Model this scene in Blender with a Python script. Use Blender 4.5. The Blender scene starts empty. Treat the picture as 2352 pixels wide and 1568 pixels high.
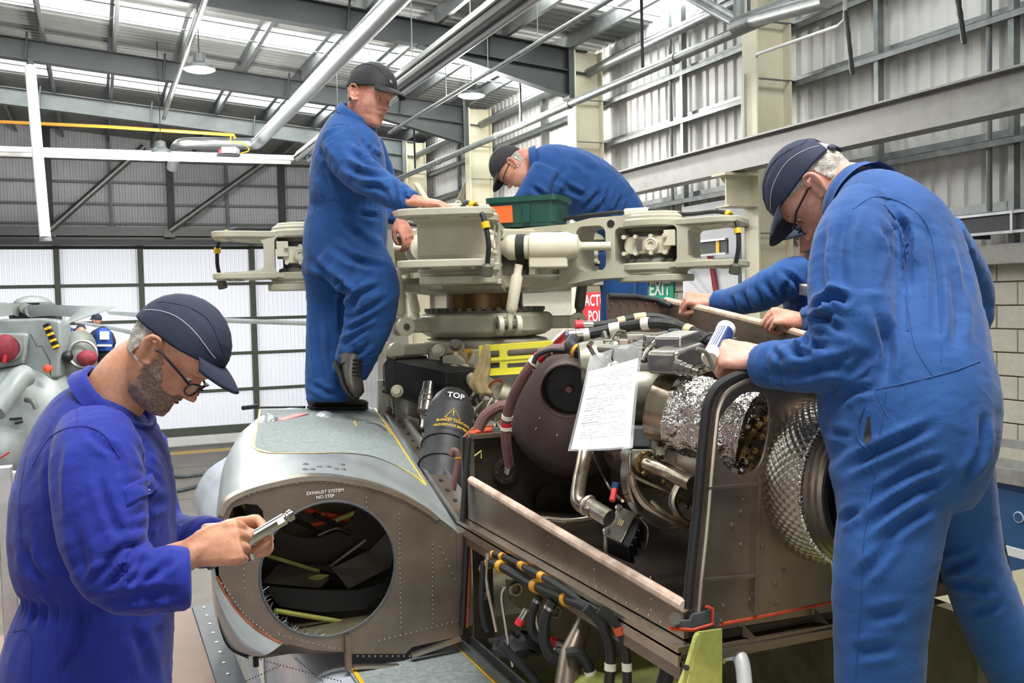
import bpy, bmesh, math, random
import numpy as np
from math import sin, cos, pi, radians, sqrt, atan2
from mathutils import Vector as V, Matrix, noise
from mathutils.geometry import tessellate_polygon
random.seed(7)
SC = bpy.context.scene
COL = SC.collection
# ---------------------------------------------------------------- camera (world: X right across hangar, Y along the aircraft, Z up)
FPX = 2200.0
AZ, PT, RL = radians(23.4), radians(2.45), radians(1.35)
CP = V((0, 0, 3.8))
CF = V((sin(AZ)*cos(PT), cos(AZ)*cos(PT), -sin(PT)))
_r0 = V((cos(AZ), -sin(AZ), 0)); _u0 = _r0.cross(CF)
CR = cos(RL)*_r0 - sin(RL)*_u0
CU = sin(RL)*_r0 + cos(RL)*_u0
cam = bpy.data.cameras.new('camera'); camo = bpy.data.objects.new('camera', cam); COL.objects.link(camo)
cam.sensor_width = 36; cam.lens = 36*FPX/2352; cam.clip_start = .05; cam.clip_end = 300
camo.matrix_world = Matrix(((CR.x, CU.x, -CF.x, 0), (CR.y, CU.y, -CF.y, 0), (CR.z, CU.z, -CF.z, CP.z), (0, 0, 0, 1)))
SC.camera = camo
# ---------------------------------------------------------------- daylight, added front fill and exposure
w = bpy.data.worlds.new('daylight'); SC.world = w; w.use_nodes = True
w.node_tree.nodes['Background'].inputs[0].default_value = (1, .985, .96, 1)
w.node_tree.nodes['Background'].inputs[1].default_value = 0.24
SC.view_settings.view_transform = 'Standard'; SC.view_settings.look = 'None'
SC.view_settings.exposure = 0.36; SC.view_settings.gamma = 1; SC.view_settings.use_curve_mapping = False
def area(name, loc, target, sx, sy, power, col=(1, 1, 1)):
    l = bpy.data.lights.new(name, 'AREA'); l.shape = 'RECTANGLE'; l.size = sx; l.size_y = sy; l.energy = power; l.color = col
    o = bpy.data.objects.new(name, l); COL.objects.link(o); o.location = loc
    o.rotation_euler = (V(target)-V(loc)).to_track_quat('-Z', 'Y').to_euler(); return o
area('door_daylight', (-3.2, -7.5, 4.6), (1.2, 3.2, 3.2), 8, 3.6, 200, (1, .97, .93))  # unseen fill added behind the camera to brighten the cowl hole; no door there
area('outside_daylight', (0, 31.5, 3.2), (0, 27, 3.0), 18, 6, 620, (.97, .98, 1))
area('rooflight_daylight', (2.5, 1.5, 8.2), (2.0, 3.0, 3.0), 7, 1.6, 760, (1, .98, .95))

# ---------------------------------------------------------------- pixel helpers used to site things at a real depth
def ray(x, y): return CF + CR*((x-1176)/FPX) - CU*((y-784)/FPX)
def PD(x, y, d): return CP + ray(x, y)*d
def PX(x, y, X): r = ray(x, y); return CP + r*(X/r.x)
def PY(x, y, Y): r = ray(x, y); return CP + r*(Y/r.y)
def PZ(x, y, Z): r = ray(x, y); return CP + r*((Z-CP.z)/r.z)

# ---------------------------------------------------------------- materials
def lin(h):
    if isinstance(h, str):
        h = [int(h[i:i+2], 16)/255 for i in (0, 2, 4)]
        h = [(c/12.92 if c <= .04045 else ((c+.055)/1.055)**2.4) for c in h]
    return (h[0], h[1], h[2], 1)
MATS = {}
def mat(name, col, rough=.5, metal=0., var=.12, vs=6., bump=0., bs=60., col2=None, stretch=(1, 1, 1), emit=0., alpha=1., trans=0., coat=0., sheen=0., detail=5., bdist=.004, mask=(.35, .65)):
    m = bpy.data.materials.new(name); m.use_nodes = True; nt = m.node_tree; N = nt.nodes; L = nt.links
    b = N['Principled BSDF']; c = lin(col)
    b.inputs['Roughness'].default_value = rough; b.inputs['Metallic'].default_value = metal
    tc = N.new('ShaderNodeTexCoord'); mp = N.new('ShaderNodeMapping'); mp.inputs['Scale'].default_value = stretch
    L.new(tc.outputs['Object'], mp.inputs['Vector'])
    if var or col2:
        n = N.new('ShaderNodeTexNoise'); n.inputs['Scale'].default_value = vs; n.inputs['Detail'].default_value = detail; n.inputs['Roughness'].default_value = .62
        L.new(mp.outputs[0], n.inputs['Vector'])
        r = N.new('ShaderNodeValToRGB'); r.color_ramp.elements[0].position = mask[0]; r.color_ramp.elements[1].position = mask[1]
        r.color_ramp.elements[0].color = tuple(x*(1-var) for x in c[:3])+(1,)
        r.color_ramp.elements[1].color = lin(col2) if col2 else tuple(min(1, x*(1+var)) for x in c[:3])+(1,)
        L.new(n.outputs['Fac'], r.inputs['Fac']); L.new(r.outputs['Color'], b.inputs['Base Color'])
        mr = N.new('ShaderNodeMapRange'); mr.inputs['To Min'].default_value = max(.02, rough-.1); mr.inputs['To Max'].default_value = min(1, rough+.1)
        L.new(n.outputs['Fac'], mr.inputs['Value']); L.new(mr.outputs[0], b.inputs['Roughness'])
    else:
        b.inputs['Base Color'].default_value = c
    if bump:
        n2 = N.new('ShaderNodeTexNoise'); n2.inputs['Scale'].default_value = bs; n2.inputs['Detail'].default_value = 4
        L.new(mp.outputs[0], n2.inputs['Vector'])
        bp = N.new('ShaderNodeBump'); bp.inputs['Strength'].default_value = bump; bp.inputs['Distance'].default_value = bdist
        L.new(n2.outputs['Fac'], bp.inputs['Height']); L.new(bp.outputs[0], b.inputs['Normal'])
    if emit:
        b.inputs['Emission Color'].default_value = c; b.inputs['Emission Strength'].default_value = emit
    if alpha < 1: b.inputs['Alpha'].default_value = alpha
    if trans: b.inputs['Transmission Weight'].default_value = trans
    if coat: b.inputs['Coat Weight'].default_value = coat; b.inputs['Coat Roughness'].default_value = .15
    if sheen: b.inputs['Sheen Weight'].default_value = sheen; b.inputs['Sheen Roughness'].default_value = .5
    MATS[name] = m; return m
def translucent(name, col, fac=.5, tint=None):
    m = bpy.data.materials.new(name); m.use_nodes = True; nt = m.node_tree; N = nt.nodes; L = nt.links
    b = N['Principled BSDF']; b.inputs['Base Color'].default_value = lin(col); b.inputs['Roughness'].default_value = .5
    t = N.new('ShaderNodeBsdfTranslucent'); t.inputs['Color'].default_value = lin(tint or col)
    x = N.new('ShaderNodeMixShader'); x.inputs[0].default_value = fac
    L.new(b.outputs[0], x.inputs[1]); L.new(t.outputs[0], x.inputs[2]); L.new(x.outputs[0], N['Material Output'].inputs[0])
    MATS[name] = m; return m

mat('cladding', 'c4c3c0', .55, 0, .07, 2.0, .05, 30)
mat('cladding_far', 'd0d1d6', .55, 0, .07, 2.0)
translucent('door_sheet', 'e6e7ec', .55, 'e9ebf2')
mat('roof_sheet', '868886', .5, .1, .08, 1.5)
mat('rooflight', 'f2f6f4', .6, 0, 0, emit=10.0)
mat('galv', '828686', .42, .75, .16, 9, .08, 80)
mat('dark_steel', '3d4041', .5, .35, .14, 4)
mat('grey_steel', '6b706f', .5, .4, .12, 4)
mat('crane_steel', '868582', .48, .45, .14, 5, .1, 40)
mat('cream', 'c9c3aa', .5, 0, .06, 3)
mat('concrete', '6a645d', .55, 0, .18, 1.3, .1, 40)
mat('ledge', '8b8984', .8, 0, .15, 8)
mat('block', 'aaa598', .85, 0, .07, 14, .35, 90, bdist=.006)
mat('mortar', 'b9b6aa', .9, 0, .06, 20)
mat('olive', '4a5045', .55, 0, .1, 4)
mat('white_paint', 'd8d8d6', .5, 0, .05, 5)
mat('off_white', 'c6c8c8', .45, .1, .06, 5)
mat('duct', 'a9aeb1', .38, .85, .06, 10)
mat('lamp_glow', 'ffffff', .5, 0, 0, emit=60)
mat('orange_pipe', 'd8922f', .45, 0, .08, 10)
mat('yellow_line', 'b89a55', .6, 0, .2, 12)
mat('tape_yellow', 'e2b41f', .5, 0, .06, 30)
mat('black_plastic', '17181a', .45, 0, .1, 30)
mat('black_rubber', '1b1c1d', .6, 0, .15, 40, .1, 120)
mat('red', 'c3202a', .45, 0, .06, 20)
mat('red_cable', '8f2230', .5, 0, .1, 30)
mat('green_sign', '1f9f83', .45, 0, .04, 10)
mat('white_ink', 'f4f4f2', .5, 0, 0)
mat('black_ink', '202124', .6, 0, 0)
mat('blue_door', '1f4a76', .4, 0, .06, 6)
mat('alu', 'c4c7c9', .32, .9, .08, 12)

# ---------------------------------------------------------------- mesh builder
def basis(d, ref=None):
    d = V(d).normalized()
    r = V(ref) if ref is not None else (V((0, 0, 1)) if abs(d.z) < .9 else V((1, 0, 0)))
    x = r - d*r.dot(d)
    if x.length < 1e-6: x = V((1, 0, 0)) - d*d.x
    x.normalize(); return x, d.cross(x), d
class MB:
    def __init__(s): s.v = []; s.f = []
    def add(s, vs, fs):
        k = len(s.v); s.v += [tuple(p) for p in vs]; s.f += [tuple(i+k for i in f) for f in fs]; return s
    def mm(s, a, b):
        x0, y0, z0 = a; x1, y1, z1 = b
        return s.add([(x0, y0, z0), (x1, y0, z0), (x1, y1, z0), (x0, y1, z0), (x0, y0, z1), (x1, y0, z1), (x1, y1, z1), (x0, y1, z1)],
                     [(0, 3, 2, 1), (4, 5, 6, 7), (0, 1, 5, 4), (1, 2, 6, 5), (2, 3, 7, 6), (3, 0, 4, 7)])
    def obox(s, c, ux, uy, uz):          # half-extent vectors
        c = V(c); ux = V(ux); uy = V(uy); uz = V(uz)
        if ux.cross(uy).dot(uz) < 0: ux = -ux
        P = [c-ux-uy-uz, c+ux-uy-uz, c+ux+uy-uz, c-ux+uy-uz, c-ux-uy+uz, c+ux-uy+uz, c+ux+uy+uz, c-ux+uy+uz]
        return s.add(P, [(0, 3, 2, 1), (4, 5, 6, 7), (0, 1, 5, 4), (1, 2, 6, 5), (2, 3, 7, 6), (3, 0, 4, 7)])
    def bar(s, a, b, w, h, ref=(0, 0, 1)):  # rectangular bar; h along ref
        a = V(a); b = V(b); x, y, d = basis(b-a, ref)
        return s.obox((a+b)/2, y*w/2, x*h/2, (b-a)/2)
    def loft(s, rings, caps=True, closed=True):
        n = len(rings[0]); k = len(s.v)
        for r in rings: s.v += [tuple(p) for p in r]
        for i in range(len(rings)-1):
            for j in range(n if closed else n-1):
                a = k+i*n+j; b = k+i*n+(j+1) % n; s.f.append((a, b, b+n, a+n))
        if caps and closed:
            s.f.append(tuple(k+j for j in reversed(range(n)))); m = k+(len(rings)-1)*n; s.f.append(tuple(m+j for j in range(n)))
        return s
    def tube(s, path, r, n=10, caps=True, sq=1.0, ref=None):
        P = [V(p) for p in path]; m = len(P); R = r if isinstance(r, (list, tuple)) else [r]*m; rings = []; x = None
        for i in range(m):
            t = (P[min(i+1, m-1)]-P[max(i-1, 0)])
            x, y, d = basis(t, x if x is not None else ref)
            rings.append([P[i]+(x*cos(2*pi*j/n)+y*(sin(2*pi*j/n)*sq))*R[i] for j in range(n)])
        return s.loft(rings, caps)
    def cyl(s, a, b, r, r2=None, n=16, caps=True): return s.tube([a, b], [r, r if r2 is None else r2], n, caps)
    def lathe(s, o, d, prof, n=24, caps=True, ref=None, a0=0, a1=2*pi):   # prof: (radius, height)
        o = V(o); x, y, d = basis(d, ref); full = abs(a1-a0-2*pi) < 1e-6; m = n if full else n+1
        rings = [[o+d*h+(x*cos(a0+(a1-a0)*j/n)+y*sin(a0+(a1-a0)*j/n))*r for j in range(m)] for r, h in prof]
        return s.loft(rings, caps and full, full)
    def prism(s, poly, o, ux, uy, t):       # polygon in (ux,uy) plane, thickness t along ux x uy
        o = V(o); ux = V(ux); uy = V(uy); nn = ux.cross(uy).normalized()*t
        A = [o+ux*p[0]+uy*p[1] for p in poly]; n = len(A); k = len(s.v)
        s.v += [tuple(p) for p in A]+[tuple(p+nn) for p in A]
        s.f.append(tuple(k+j for j in reversed(range(n)))); s.f.append(tuple(k+n+j for j in range(n)))
        for j in range(n): s.f.append((k+j, k+(j+1) % n, k+n+(j+1) % n, k+n+j))
        return s
    def holed(s, outer, holes, o, ux, uy, t):
        o = V(o); ux = V(ux); uy = V(uy); nn = ux.cross(uy).normalized()*t
        loops = [outer]+holes; pts = [p for l in loops for p in l]
        tris = tessellate_polygon([[V((p[0], p[1], 0)) for p in l] for l in loops])
        k = len(s.v); A = [o+ux*p[0]+uy*p[1] for p in pts]; n = len(A)
        s.v += [tuple(p) for p in A]+[tuple(p+nn) for p in A]
        for a, b, c in tris:
            area2 = (pts[b][0]-pts[a][0])*(pts[c][1]-pts[a][1])-(pts[c][0]-pts[a][0])*(pts[b][1]-pts[a][1])
            if area2 < 0: b, c = c, b
            s.f.append((k+c, k+b, k+a)); s.f.append((k+n+a, k+n+b, k+n+c))
        q = 0
        for l in loops:
            m = len(l)
            for j in range(m):
                a = k+q+j; b = k+q+(j+1) % m; s.f.append((a, b, b+n, a+n))
            q += m
        return s
    def ball(s, c, r, nu=16, nv=10, rot=None):
        c = V(c); r = (r, r, r) if not isinstance(r, (list, tuple)) else r; rings = []
        for i in range(nv+1):
            t = pi*i/nv; t = min(max(t, .02), pi-.02); ring = []
            for j in range(nu):
                p = V((r[0]*sin(t)*cos(2*pi*j/nu), r[1]*sin(t)*sin(2*pi*j/nu), -r[2]*cos(t)))
                ring.append(c+(rot @ p if rot is not None else p))
            rings.append(ring)
        return s.loft(rings)
    def torus(s, c, d, R, r, n=32, m=8):
        c = V(c); x, y, d = basis(d); k = len(s.v)
        for i in range(n):
            e = x*cos(2*pi*i/n)+y*sin(2*pi*i/n)
            for j in range(m): s.v.append(tuple(c+e*(R+r*cos(2*pi*j/m))+d*(r*sin(2*pi*j/m))))
        for i in range(n):
            for j in range(m):
                a = k+i*m+j; b = k+i*m+(j+1) % m; a2 = k+((i+1) % n)*m+j; b2 = k+((i+1) % n)*m+(j+1) % m
                s.f.append((a, a2, b2, b))
        return s
    def build(s, name, m, parent=None, smooth=True, bevel=0., seg=2, angle=35):
        me = bpy.data.meshes.new(name)
        off = parent_off(parent)
        vs = np.array(s.v, dtype=np.float64).reshape(-1, 3)-np.array(off)
        me.from_pydata(vs.tolist(), [], s.f)
        bm = bmesh.new(); bm.from_mesh(me); bmesh.ops.recalc_face_normals(bm, faces=bm.faces); bm.to_mesh(me); bm.free()
        if smooth or bevel:
            me.polygons.foreach_set('use_smooth', [True]*len(me.polygons)); me.set_sharp_from_angle(angle=radians(angle if not bevel else 180))
        me.materials.append(MATS[m] if isinstance(m, str) else m)
        o = bpy.data.objects.new(name, me); COL.objects.link(o)
        if parent: o.parent = parent
        if bevel:
            b = o.modifiers.new('bevel', 'BEVEL'); b.width = bevel; b.segments = seg; b.limit_method = 'ANGLE'; b.angle_limit = radians(40); b.harden_normals = True
        return o
def parent_off(p):
    o = V((0, 0, 0))
    while p is not None: o = o+p.location; p = p.parent
    return o
def tag(o, label, cat, group=None):
    o['label'] = label; o['category'] = cat
    if group: o['group'] = group
    return o
def thing(name, label, cat, loc=(0, 0, 0), group=None):
    o = bpy.data.objects.new(name, None); COL.objects.link(o); o.location = loc; o.empty_display_size = .1
    return tag(o, label, cat, group)
def struct(o, label=None):
    o['kind'] = 'structure'
    if label: o['label'] = label
    return o
def holder(name, loc=(0, 0, 0), label=None):
    o = bpy.data.objects.new(name, None); COL.objects.link(o); o.location = loc; o['kind'] = 'structure'
    if label: o['label'] = label
    return o
def inst(o, parent, loc=None, name=None):
    c = o.copy(); COL.objects.link(c); c.parent = parent
    if loc is not None: c.location = loc
    return c
def ell(cx, cy, rx, ry=None, n=32, a0=0): ry = ry or rx; return [(cx+rx*cos(a0+2*pi*j/n), cy+ry*sin(a0+2*pi*j/n)) for j in range(n)]
def rrect(x0, y0, x1, y1, r, n=5):
    P = []
    for cx, cy, a in ((x1-r, y1-r, 0), (x0+r, y1-r, pi/2), (x0+r, y0+r, pi), (x1-r, y0+r, 3*pi/2)):
        P += [(cx+r*cos(a+pi/2*j/n), cy+r*sin(a+pi/2*j/n)) for j in range(n+1)]
    return P
def spline(pts, n=8):                       # Catmull-Rom through points
    P = [V(p) for p in pts]; P = [P[0]*2-P[1]]+P+[P[-1]*2-P[-2]]; out = []
    for i in range(1, len(P)-2):
        for j in range(n):
            t = j/n; a, b, c, d = P[i-1:i+3]
            out.append(.5*((2*b)+(c-a)*t+(2*a-5*b+4*c-d)*t*t+(3*b-a-3*c+d)*t**3))
    return out+[P[-2]]
def text(body, o, ux, uy, size, m, parent, name='lettering', align='CENTER', depth=.0006, bold=0.):
    c = bpy.data.curves.new(name, 'FONT'); c.body = body; c.size = 1; c.align_x = align; c.align_y = 'CENTER'; c.extrude = 0; c.offset = bold; c.resolution_u = 2
    t = bpy.data.objects.new(name, c); COL.objects.link(t)
    me = bpy.data.meshes.new_from_object(t.evaluated_get(bpy.context.evaluated_depsgraph_get()))
    bpy.data.objects.remove(t); bpy.data.curves.remove(c)
    ux = V(ux).normalized(); uy = V(uy).normalized(); n = ux.cross(uy); off = parent_off(parent); o = V(o)-off
    for v in me.vertices: v.co = o+(ux*v.co.x+uy*v.co.y)*size+n*depth
    me.name = name; me.materials.clear(); me.materials.append(MATS[m])
    ob = bpy.data.objects.new(name, me); COL.objects.link(ob)
    if parent: ob.parent = parent
    return ob
def corr(o, ua, uu, L, H, pitch, dep, nrm):       # trapezoidal sheet: ribs run along uu
    o = V(o); ua = V(ua); uu = V(uu); nrm = V(nrm); n = max(1, round(L/pitch)); pitch = L/n; pr = []
    for i in range(n):
        a = i*pitch
        pr += [(a, 0), (a+pitch*.3, 0), (a+pitch*.42, dep), (a+pitch*.88, dep)]
    pr.append((n*pitch, 0)); b = MB()
    A = [o+ua*p[0]+nrm*p[1] for p in pr]; k = len(A)
    b.v = [tuple(p) for p in A]+[tuple(p+uu*H) for p in A]
    b.f = [(j, j+1, k+j+1, k+j) for j in range(k-1)]
    return b
def ibeam(b, a, c, h, w, tf=.015, tw=.01, up=(0, 0, 1)):
    a = V(a); c = V(c); x, y, d = basis(c-a, up)
    for s in (-1, 1): b.bar(a+x*(s*(h/2-tf/2)), c+x*(s*(h/2-tf/2)), w, tf, up)
    b.bar(a, c, tw, h-2*tf, up); return b
# ================================================================ the hangar
fl = MB().mm((-26, -12, -.1), (8, 28, 0)).build('floor', 'concrete', smooth=False); struct(fl, 'grey worn concrete hangar floor')
MB().mm((-26, 26.2, .0), (7.6, 26.75, .004)).build('floor_stripe', 'yellow_line', fl, smooth=False)
jb = MB()
for x in range(-24, 8, 4): jb.mm((x-.012, -10, 0), (x+.012, 26.2, .003))
for y in range(-8, 27, 4): jb.mm((-24, y-.012, 0), (7.5, y+.012, .003))
jb.build('floor_joint', 'dark_steel', fl, smooth=False)
COLY = [4.5, 9.05, 13.5, 18.1, 22.3]
# ---- right wall
wr = holder('wall_right', (7.6, 0, 0), 'block wall with ribbed metal cladding above')
GZ = [4.5, 5.15, 5.62, 6.25, 6.9, 7.55]
ys = [-8, 4.5, 9.05, 13.5, 18.1, 22.3, 27.7]
for i in range(len(ys)-1):
    corr((7.72, ys[i], 4.18), (0, 1, 0), (0, 0, 1), ys[i+1]-ys[i], 3.75, .2, .026, (-1, 0, 0)).build('cladding_sheet', 'cladding', wr, smooth=False)
for z in GZ:
    g = MB()
    g.mm((7.5, -8, z-.004), (7.68, 27.6, z+.004)).mm((7.5, -8, z-.06), (7.508, 27.6, z)).mm((7.66, -8, z), (7.668, 27.6, z+.1))
    g.build('girt', 'galv', wr, smooth=False)
for y in (6.1, 7.7, 11.3, 15.8, 20.2):
    MB().mm((7.52, y-.03, 4.2), (7.6, y+.03, 7.9)).build('sag_post', 'galv', wr, smooth=False)
for y in (6.35, 11.6):
    MB().cyl((7.55, y, 4.3), (7.55, y, 7.9), .025, n=8).build('downpipe', 'grey_steel', wr)
MB().mm((7.4, -8, 4.02), (7.7, 27.6, 4.2)).build('ledge', 'ledge', wr, smooth=False, bevel=.01)
MB().mm((7.66, -8, 0), (7.74, 27.6, 4.05)).build('mortar_backing', 'mortar', wr, smooth=False)
bl = MB().mm((7.595, 0, 0), (7.665, .43, .205)).build('block', 'block', wr, smooth=False, bevel=.006, seg=1)
bl.location = (0, 6, -9); first = True
bm0 = bl.data
for v in bm0.vertices: v.co.x = v.co.x
def block_at(y, z):
    global first
    if first: o = bl; first = False
    else: o = inst(bl, wr)
    o.location = (random.uniform(-.004, .004), y, z)
for r in range(7, 19):
    for c in range(13):
        y = 5.0+c*.44+(r % 2)*.22
        if y < 10.4: block_at(y, r*.215)
for r in range(14, 19):
    for c in range(9):
        y = 10.5+c*.44+(r % 2)*.22; block_at(y, r*.215)
MB().mm((7.6, 10.7, 0), (7.66, 27.6, 3.0)).mm((7.602, 14.8, 3.0), (7.66, 27.6, 4.05)).mm((7.602, -8, 0), (7.66, 10.7, 1.5)).mm((7.604, -8, 1.5), (7.66, 5.0, 4.05)).build('plain_blockwork', 'block', wr, smooth=False)
# blue door in the block wall
d1 = holder('door_1', (7.58, 5.6, 0), 'blue metal double door with aluminium kick plate')
MB().mm((7.52, 4.6, 0), (7.6, 6.42, 2.05)).build('door_frame', 'blue_door', d1, smooth=False, bevel=.004)
MB().mm((7.50, 4.66, .55), (7.53, 6.36, 1.98)).build('door_leaf', 'blue_door', d1, smooth=False, bevel=.004)
MB().mm((7.49, 4.66, .05), (7.53, 6.36, .55)).build('kick_plate', 'alu', d1, smooth=False)
MB().cyl((7.495, 6.0, 1.76), (7.485, 6.0, 1.76), .05, n=20).build('door_sticker', 'white_ink', d1)
MB().cyl((7.484, 6.0, 1.76), (7.480, 6.0, 1.76), .043, n=20).build('door_sticker', 'blue_door', d1)
MB().mm((7.42, 4.4, 2.05), (7.6, 6.8, 2.2)).build('lintel', 'ledge', d1, smooth=False, bevel=.01)
# columns
CL = {9.05: 'cream steel column with bracket under the crane beam', 13.5: 'cream steel column rising behind the bent worker', 18.1: 'cream steel column behind the rotor hub beside cross bracing', 22.3: 'farthest slim cream steel column at the right wall', 4.5: 'cream steel column beyond the picture edge'}
for y in COLY[1:]:
    t = thing('steel_column', CL[y], 'column', (7.2, y, 0), 'portal frame columns')
    MB().mm((6.95, y-.13, 0), (6.975, y+.13, 7.66)).build('inner_flange', 'cream', t, smooth=False)
    MB().mm((6.975, y-.01, 0), (7.42, y+.01, 7.66)).build('web', 'cream', t, smooth=False)
    MB().mm((7.42, y-.13, 0), (7.445, y+.13, 7.66)).build('outer_flange', 'cream', t, smooth=False)
    for z in (4.5, 5.62, 6.25, 6.9):
        b = MB(); b.mm((6.98, y-.13, z-.006), (7.5, y-.09, z+.006)); b.build('girt_cleat', 'galv', t, smooth=False)
    if y == 9.05:
        b = MB(); b.prism([(0, 0), (.0, .36), (-.36, .36), (-.36, .32), (-.05, .0)], (6.95, y+.1, 4.83), (1, 0, 0), (0, 0, 1), .015)
        b.mm((6.5, y-.13, 5.15), (6.95, y+.13, 5.18)).mm((6.55, y-.13, 4.8), (6.95, y+.13, 4.815)).mm((6.6, y-.012, 4.815), (6.95, y+.012, 5.15)).build('crane_bracket', 'cream', t, smooth=False)
    if y in (9.05,):
        MB().cyl((6.9, y+.16, 0), (6.9, y+.16, 4.7), .022, n=8).build('conduit', 'grey_steel', t)
        for z in (4.6, 3.85, 3.3): MB().mm((6.84, y+.05, z-.015), (6.94, y+.24, z+.015)).build('pipe_clamp', 'dark_steel', t, smooth=False)
        MB().cyl((6.93, y+.1, 5.3), (6.93, y+.1, 6.35), .02, n=8).build('water_pipe', 'white_paint', t)
# crane beam
t = thing('crane_runway_beam', 'long grey steel crane runway beam along the right wall', 'beam', (6.7, 8, 5.2))
b = MB(); b.mm((6.6, -6, 5.51), (6.82, 12.9, 5.53)).build('top_flange', 'crane_steel', t, smooth=False)
MB().mm((6.6, -6, 5.19), (6.82, 12.9, 5.21)).build('bottom_flange', 'crane_steel', t, smooth=False)
MB().mm((6.7, -6, 5.21), (6.715, 12.9, 5.51)).build('web', 'crane_steel', t, smooth=False)
# ---- far wall with hangar doors
FY = 27.7
wf = holder('wall_far', (0, FY, 0), 'tall far wall of grey ribbed cladding above the hangar doors')
for x0, x1 in ((-26, -10), (-10, -4), (-4, -1), (-1, 1.97), (1.97, 4.96), (4.96, 7.7)):
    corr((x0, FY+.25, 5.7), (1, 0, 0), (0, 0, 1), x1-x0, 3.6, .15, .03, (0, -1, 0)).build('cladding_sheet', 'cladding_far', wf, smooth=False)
for z in (6.1, 6.62, 7.2, 7.8):
    MB().mm((-26, FY+.06, z-.03), (7.7, FY+.2, z+.03)).build('rail', 'grey_steel', wf, smooth=False)
for x in (-7, -4, -1.02, .47, 1.97, 3.45, 4.96, 6.4):
    w_ = .09 if abs(x-.47) > .1 and abs(x-3.45) > .1 and abs(x-6.4) > .1 else .035
    MB().mm((x-w_, FY-.05, 5.6), (x+w_, FY+.1, 8.9)).build('post', 'grey_steel' if w_ < .05 else 'dark_steel', wf, smooth=False)
t = thing('door_gantry_beam', 'horizontal steel girder above the hangar doors', 'beam', (0, FY-.4, 5.5))
MB().mm((-26, FY-.75, 5.72), (7.3, FY-.3, 5.95)).build('top_girder', 'grey_steel', t, smooth=False)
MB().mm((-26, FY-.8, 5.48), (7.3, FY-.2, 5.62)).build('bottom_girder', 'dark_steel', t, smooth=False)
MB().mm((-26, FY-.45, 5.62), (7.3, FY-.4, 5.72)).build('girder_web', 'grey_steel', t, smooth=False)
for i, (x0, z0, x1, z1, lb) in enumerate([(-1.0, 5.85, 1.3, 8.02, 'diagonal steel brace tube beside the white pole'), (1.85, 5.85, 4.45, 7.78, 'diagonal steel brace tube behind the standing worker'), (-4.6, 5.9, -2.2, 8.1, 'diagonal steel brace tube at the far edge of the picture')]):
    t = thing('brace_tube', lb, 'brace', (x0, FY-.7, z0), 'diagonal braces of the far wall')
    MB().cyl((x0, FY-.9, z0), (x1, FY-.9, z1), .085, n=12).build('tube', 'galv', t)
    MB().obox((x0, FY-.81, z0-.05), (.14, 0, 0), (0, .05, 0), (0, 0, .12)).build('end_plate', 'grey_steel', t, smooth=False)
for i, (x0, x1) in enumerate(((-8, -3.1), (-3.1, -.9), (-.9, 1.14), (1.14, 4.06), (4.06, 6.7))):
    yy = FY-.05+(.12 if i % 2 else 0)
    d = holder('door_%d' % (i+2), (x0, yy, 0), 'tall translucent white hangar door leaf in an olive frame')
    zz = [.32, 1.48, 2.5, 3.47, 4.45, 5.46]
    for k in range(5):
        corr((x0+.04, yy+.06, zz[k]), (1, 0, 0), (0, 0, 1), x1-x0-.08, zz[k+1]-zz[k], .115, .028, (0, -1, 0)).build('translucent_sheet', 'door_sheet', d, smooth=False)
        MB().mm((x0, yy-.04, zz[k+1]-.045), (x1, yy+.03, zz[k+1]+.045)).build('frame_rail', 'olive', d, smooth=False)
    MB().mm((x0, yy-.06, .26), (x1, yy+.05, .5)).build('frame_rail', 'olive', d, smooth=False)
    for x in (x0, x1): MB().mm((x-.07, yy-.07, .26), (x+.07, yy+.06, 5.5)).build('frame_post', 'olive', d, smooth=False)
    MB().mm((x0, yy-.09, .03), (x1, yy+.05, .27)).build('kerb_panel', 'white_paint', d, smooth=False)
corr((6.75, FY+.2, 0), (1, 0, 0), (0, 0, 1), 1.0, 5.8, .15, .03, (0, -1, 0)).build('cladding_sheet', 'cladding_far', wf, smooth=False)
MB().mm((-26, FY-.3, 0), (7.5, FY-.2, .03)).build('door_track', 'grey_steel', wf, smooth=False)
# ---- roof
def zr(x): return 7.68+.085*(7.1-x)
ce = holder('ceiling', (0, 14, 8), 'ribbed grey metal hangar roof')
SL = V((-1, 0, .085)).normalized()
RS = [(-8, 6.3), (7.5, 11.1), (12.3, 15.78), (17.0, 20.75), (21.8, 27.9)]
for a, c in RS:
    corr((7.9, a, zr(7.9)+.24), (0, 1, 0), SL, c-a, 24, .2, .035, (0, 0, -1)).build('roof_sheet', 'roof_sheet', ce, smooth=False)
wn = 1
for a, c in ((6.3, 7.5), (11.1, 12.3), (15.78, 17.0), (20.75, 21.8)):
    o = MB().obox(V((7.9, (a+c)/2, zr(7.9)+.25))+SL*12, (0, (c-a)/2, 0), SL*12, (0, 0, .005)).build('window_%d' % wn, 'rooflight', smooth=False)
    struct(o, 'bright translucent rooflight strip'); wn += 1
px_ = -.65-1.08*7
while px_ < 7.6:
    z = zr(px_)
    b = MB(); b.mm((px_-.004, -8, z), (px_+.004, 27.8, z+.2)).mm((px_, -8, z), (px_+.06, 27.8, z+.006)).mm((px_-.06, -8, z+.194), (px_, 27.8, z+.2))
    b.build('purlin', 'galv', ce, smooth=False); px_ += 1.08
for y in (3.0, 11.6, 15.5, 16.2, 20.4):
    MB().cyl((7.4, y, zr(7.4)+.06), (-12, y, zr(-12)+.06), .012, n=6).build('tie_rod', 'galv', ce)
RLB = {4.5: 'steel roof rafter above the camera', 9.05: 'near steel roof rafter over the crane beam', 13.5: 'dark steel roof rafter behind the standing man\'s cap', 18.1: 'dark steel roof rafter carrying the white hanging pole', 22.3: 'farthest pale green-grey steel roof rafter'}
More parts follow.
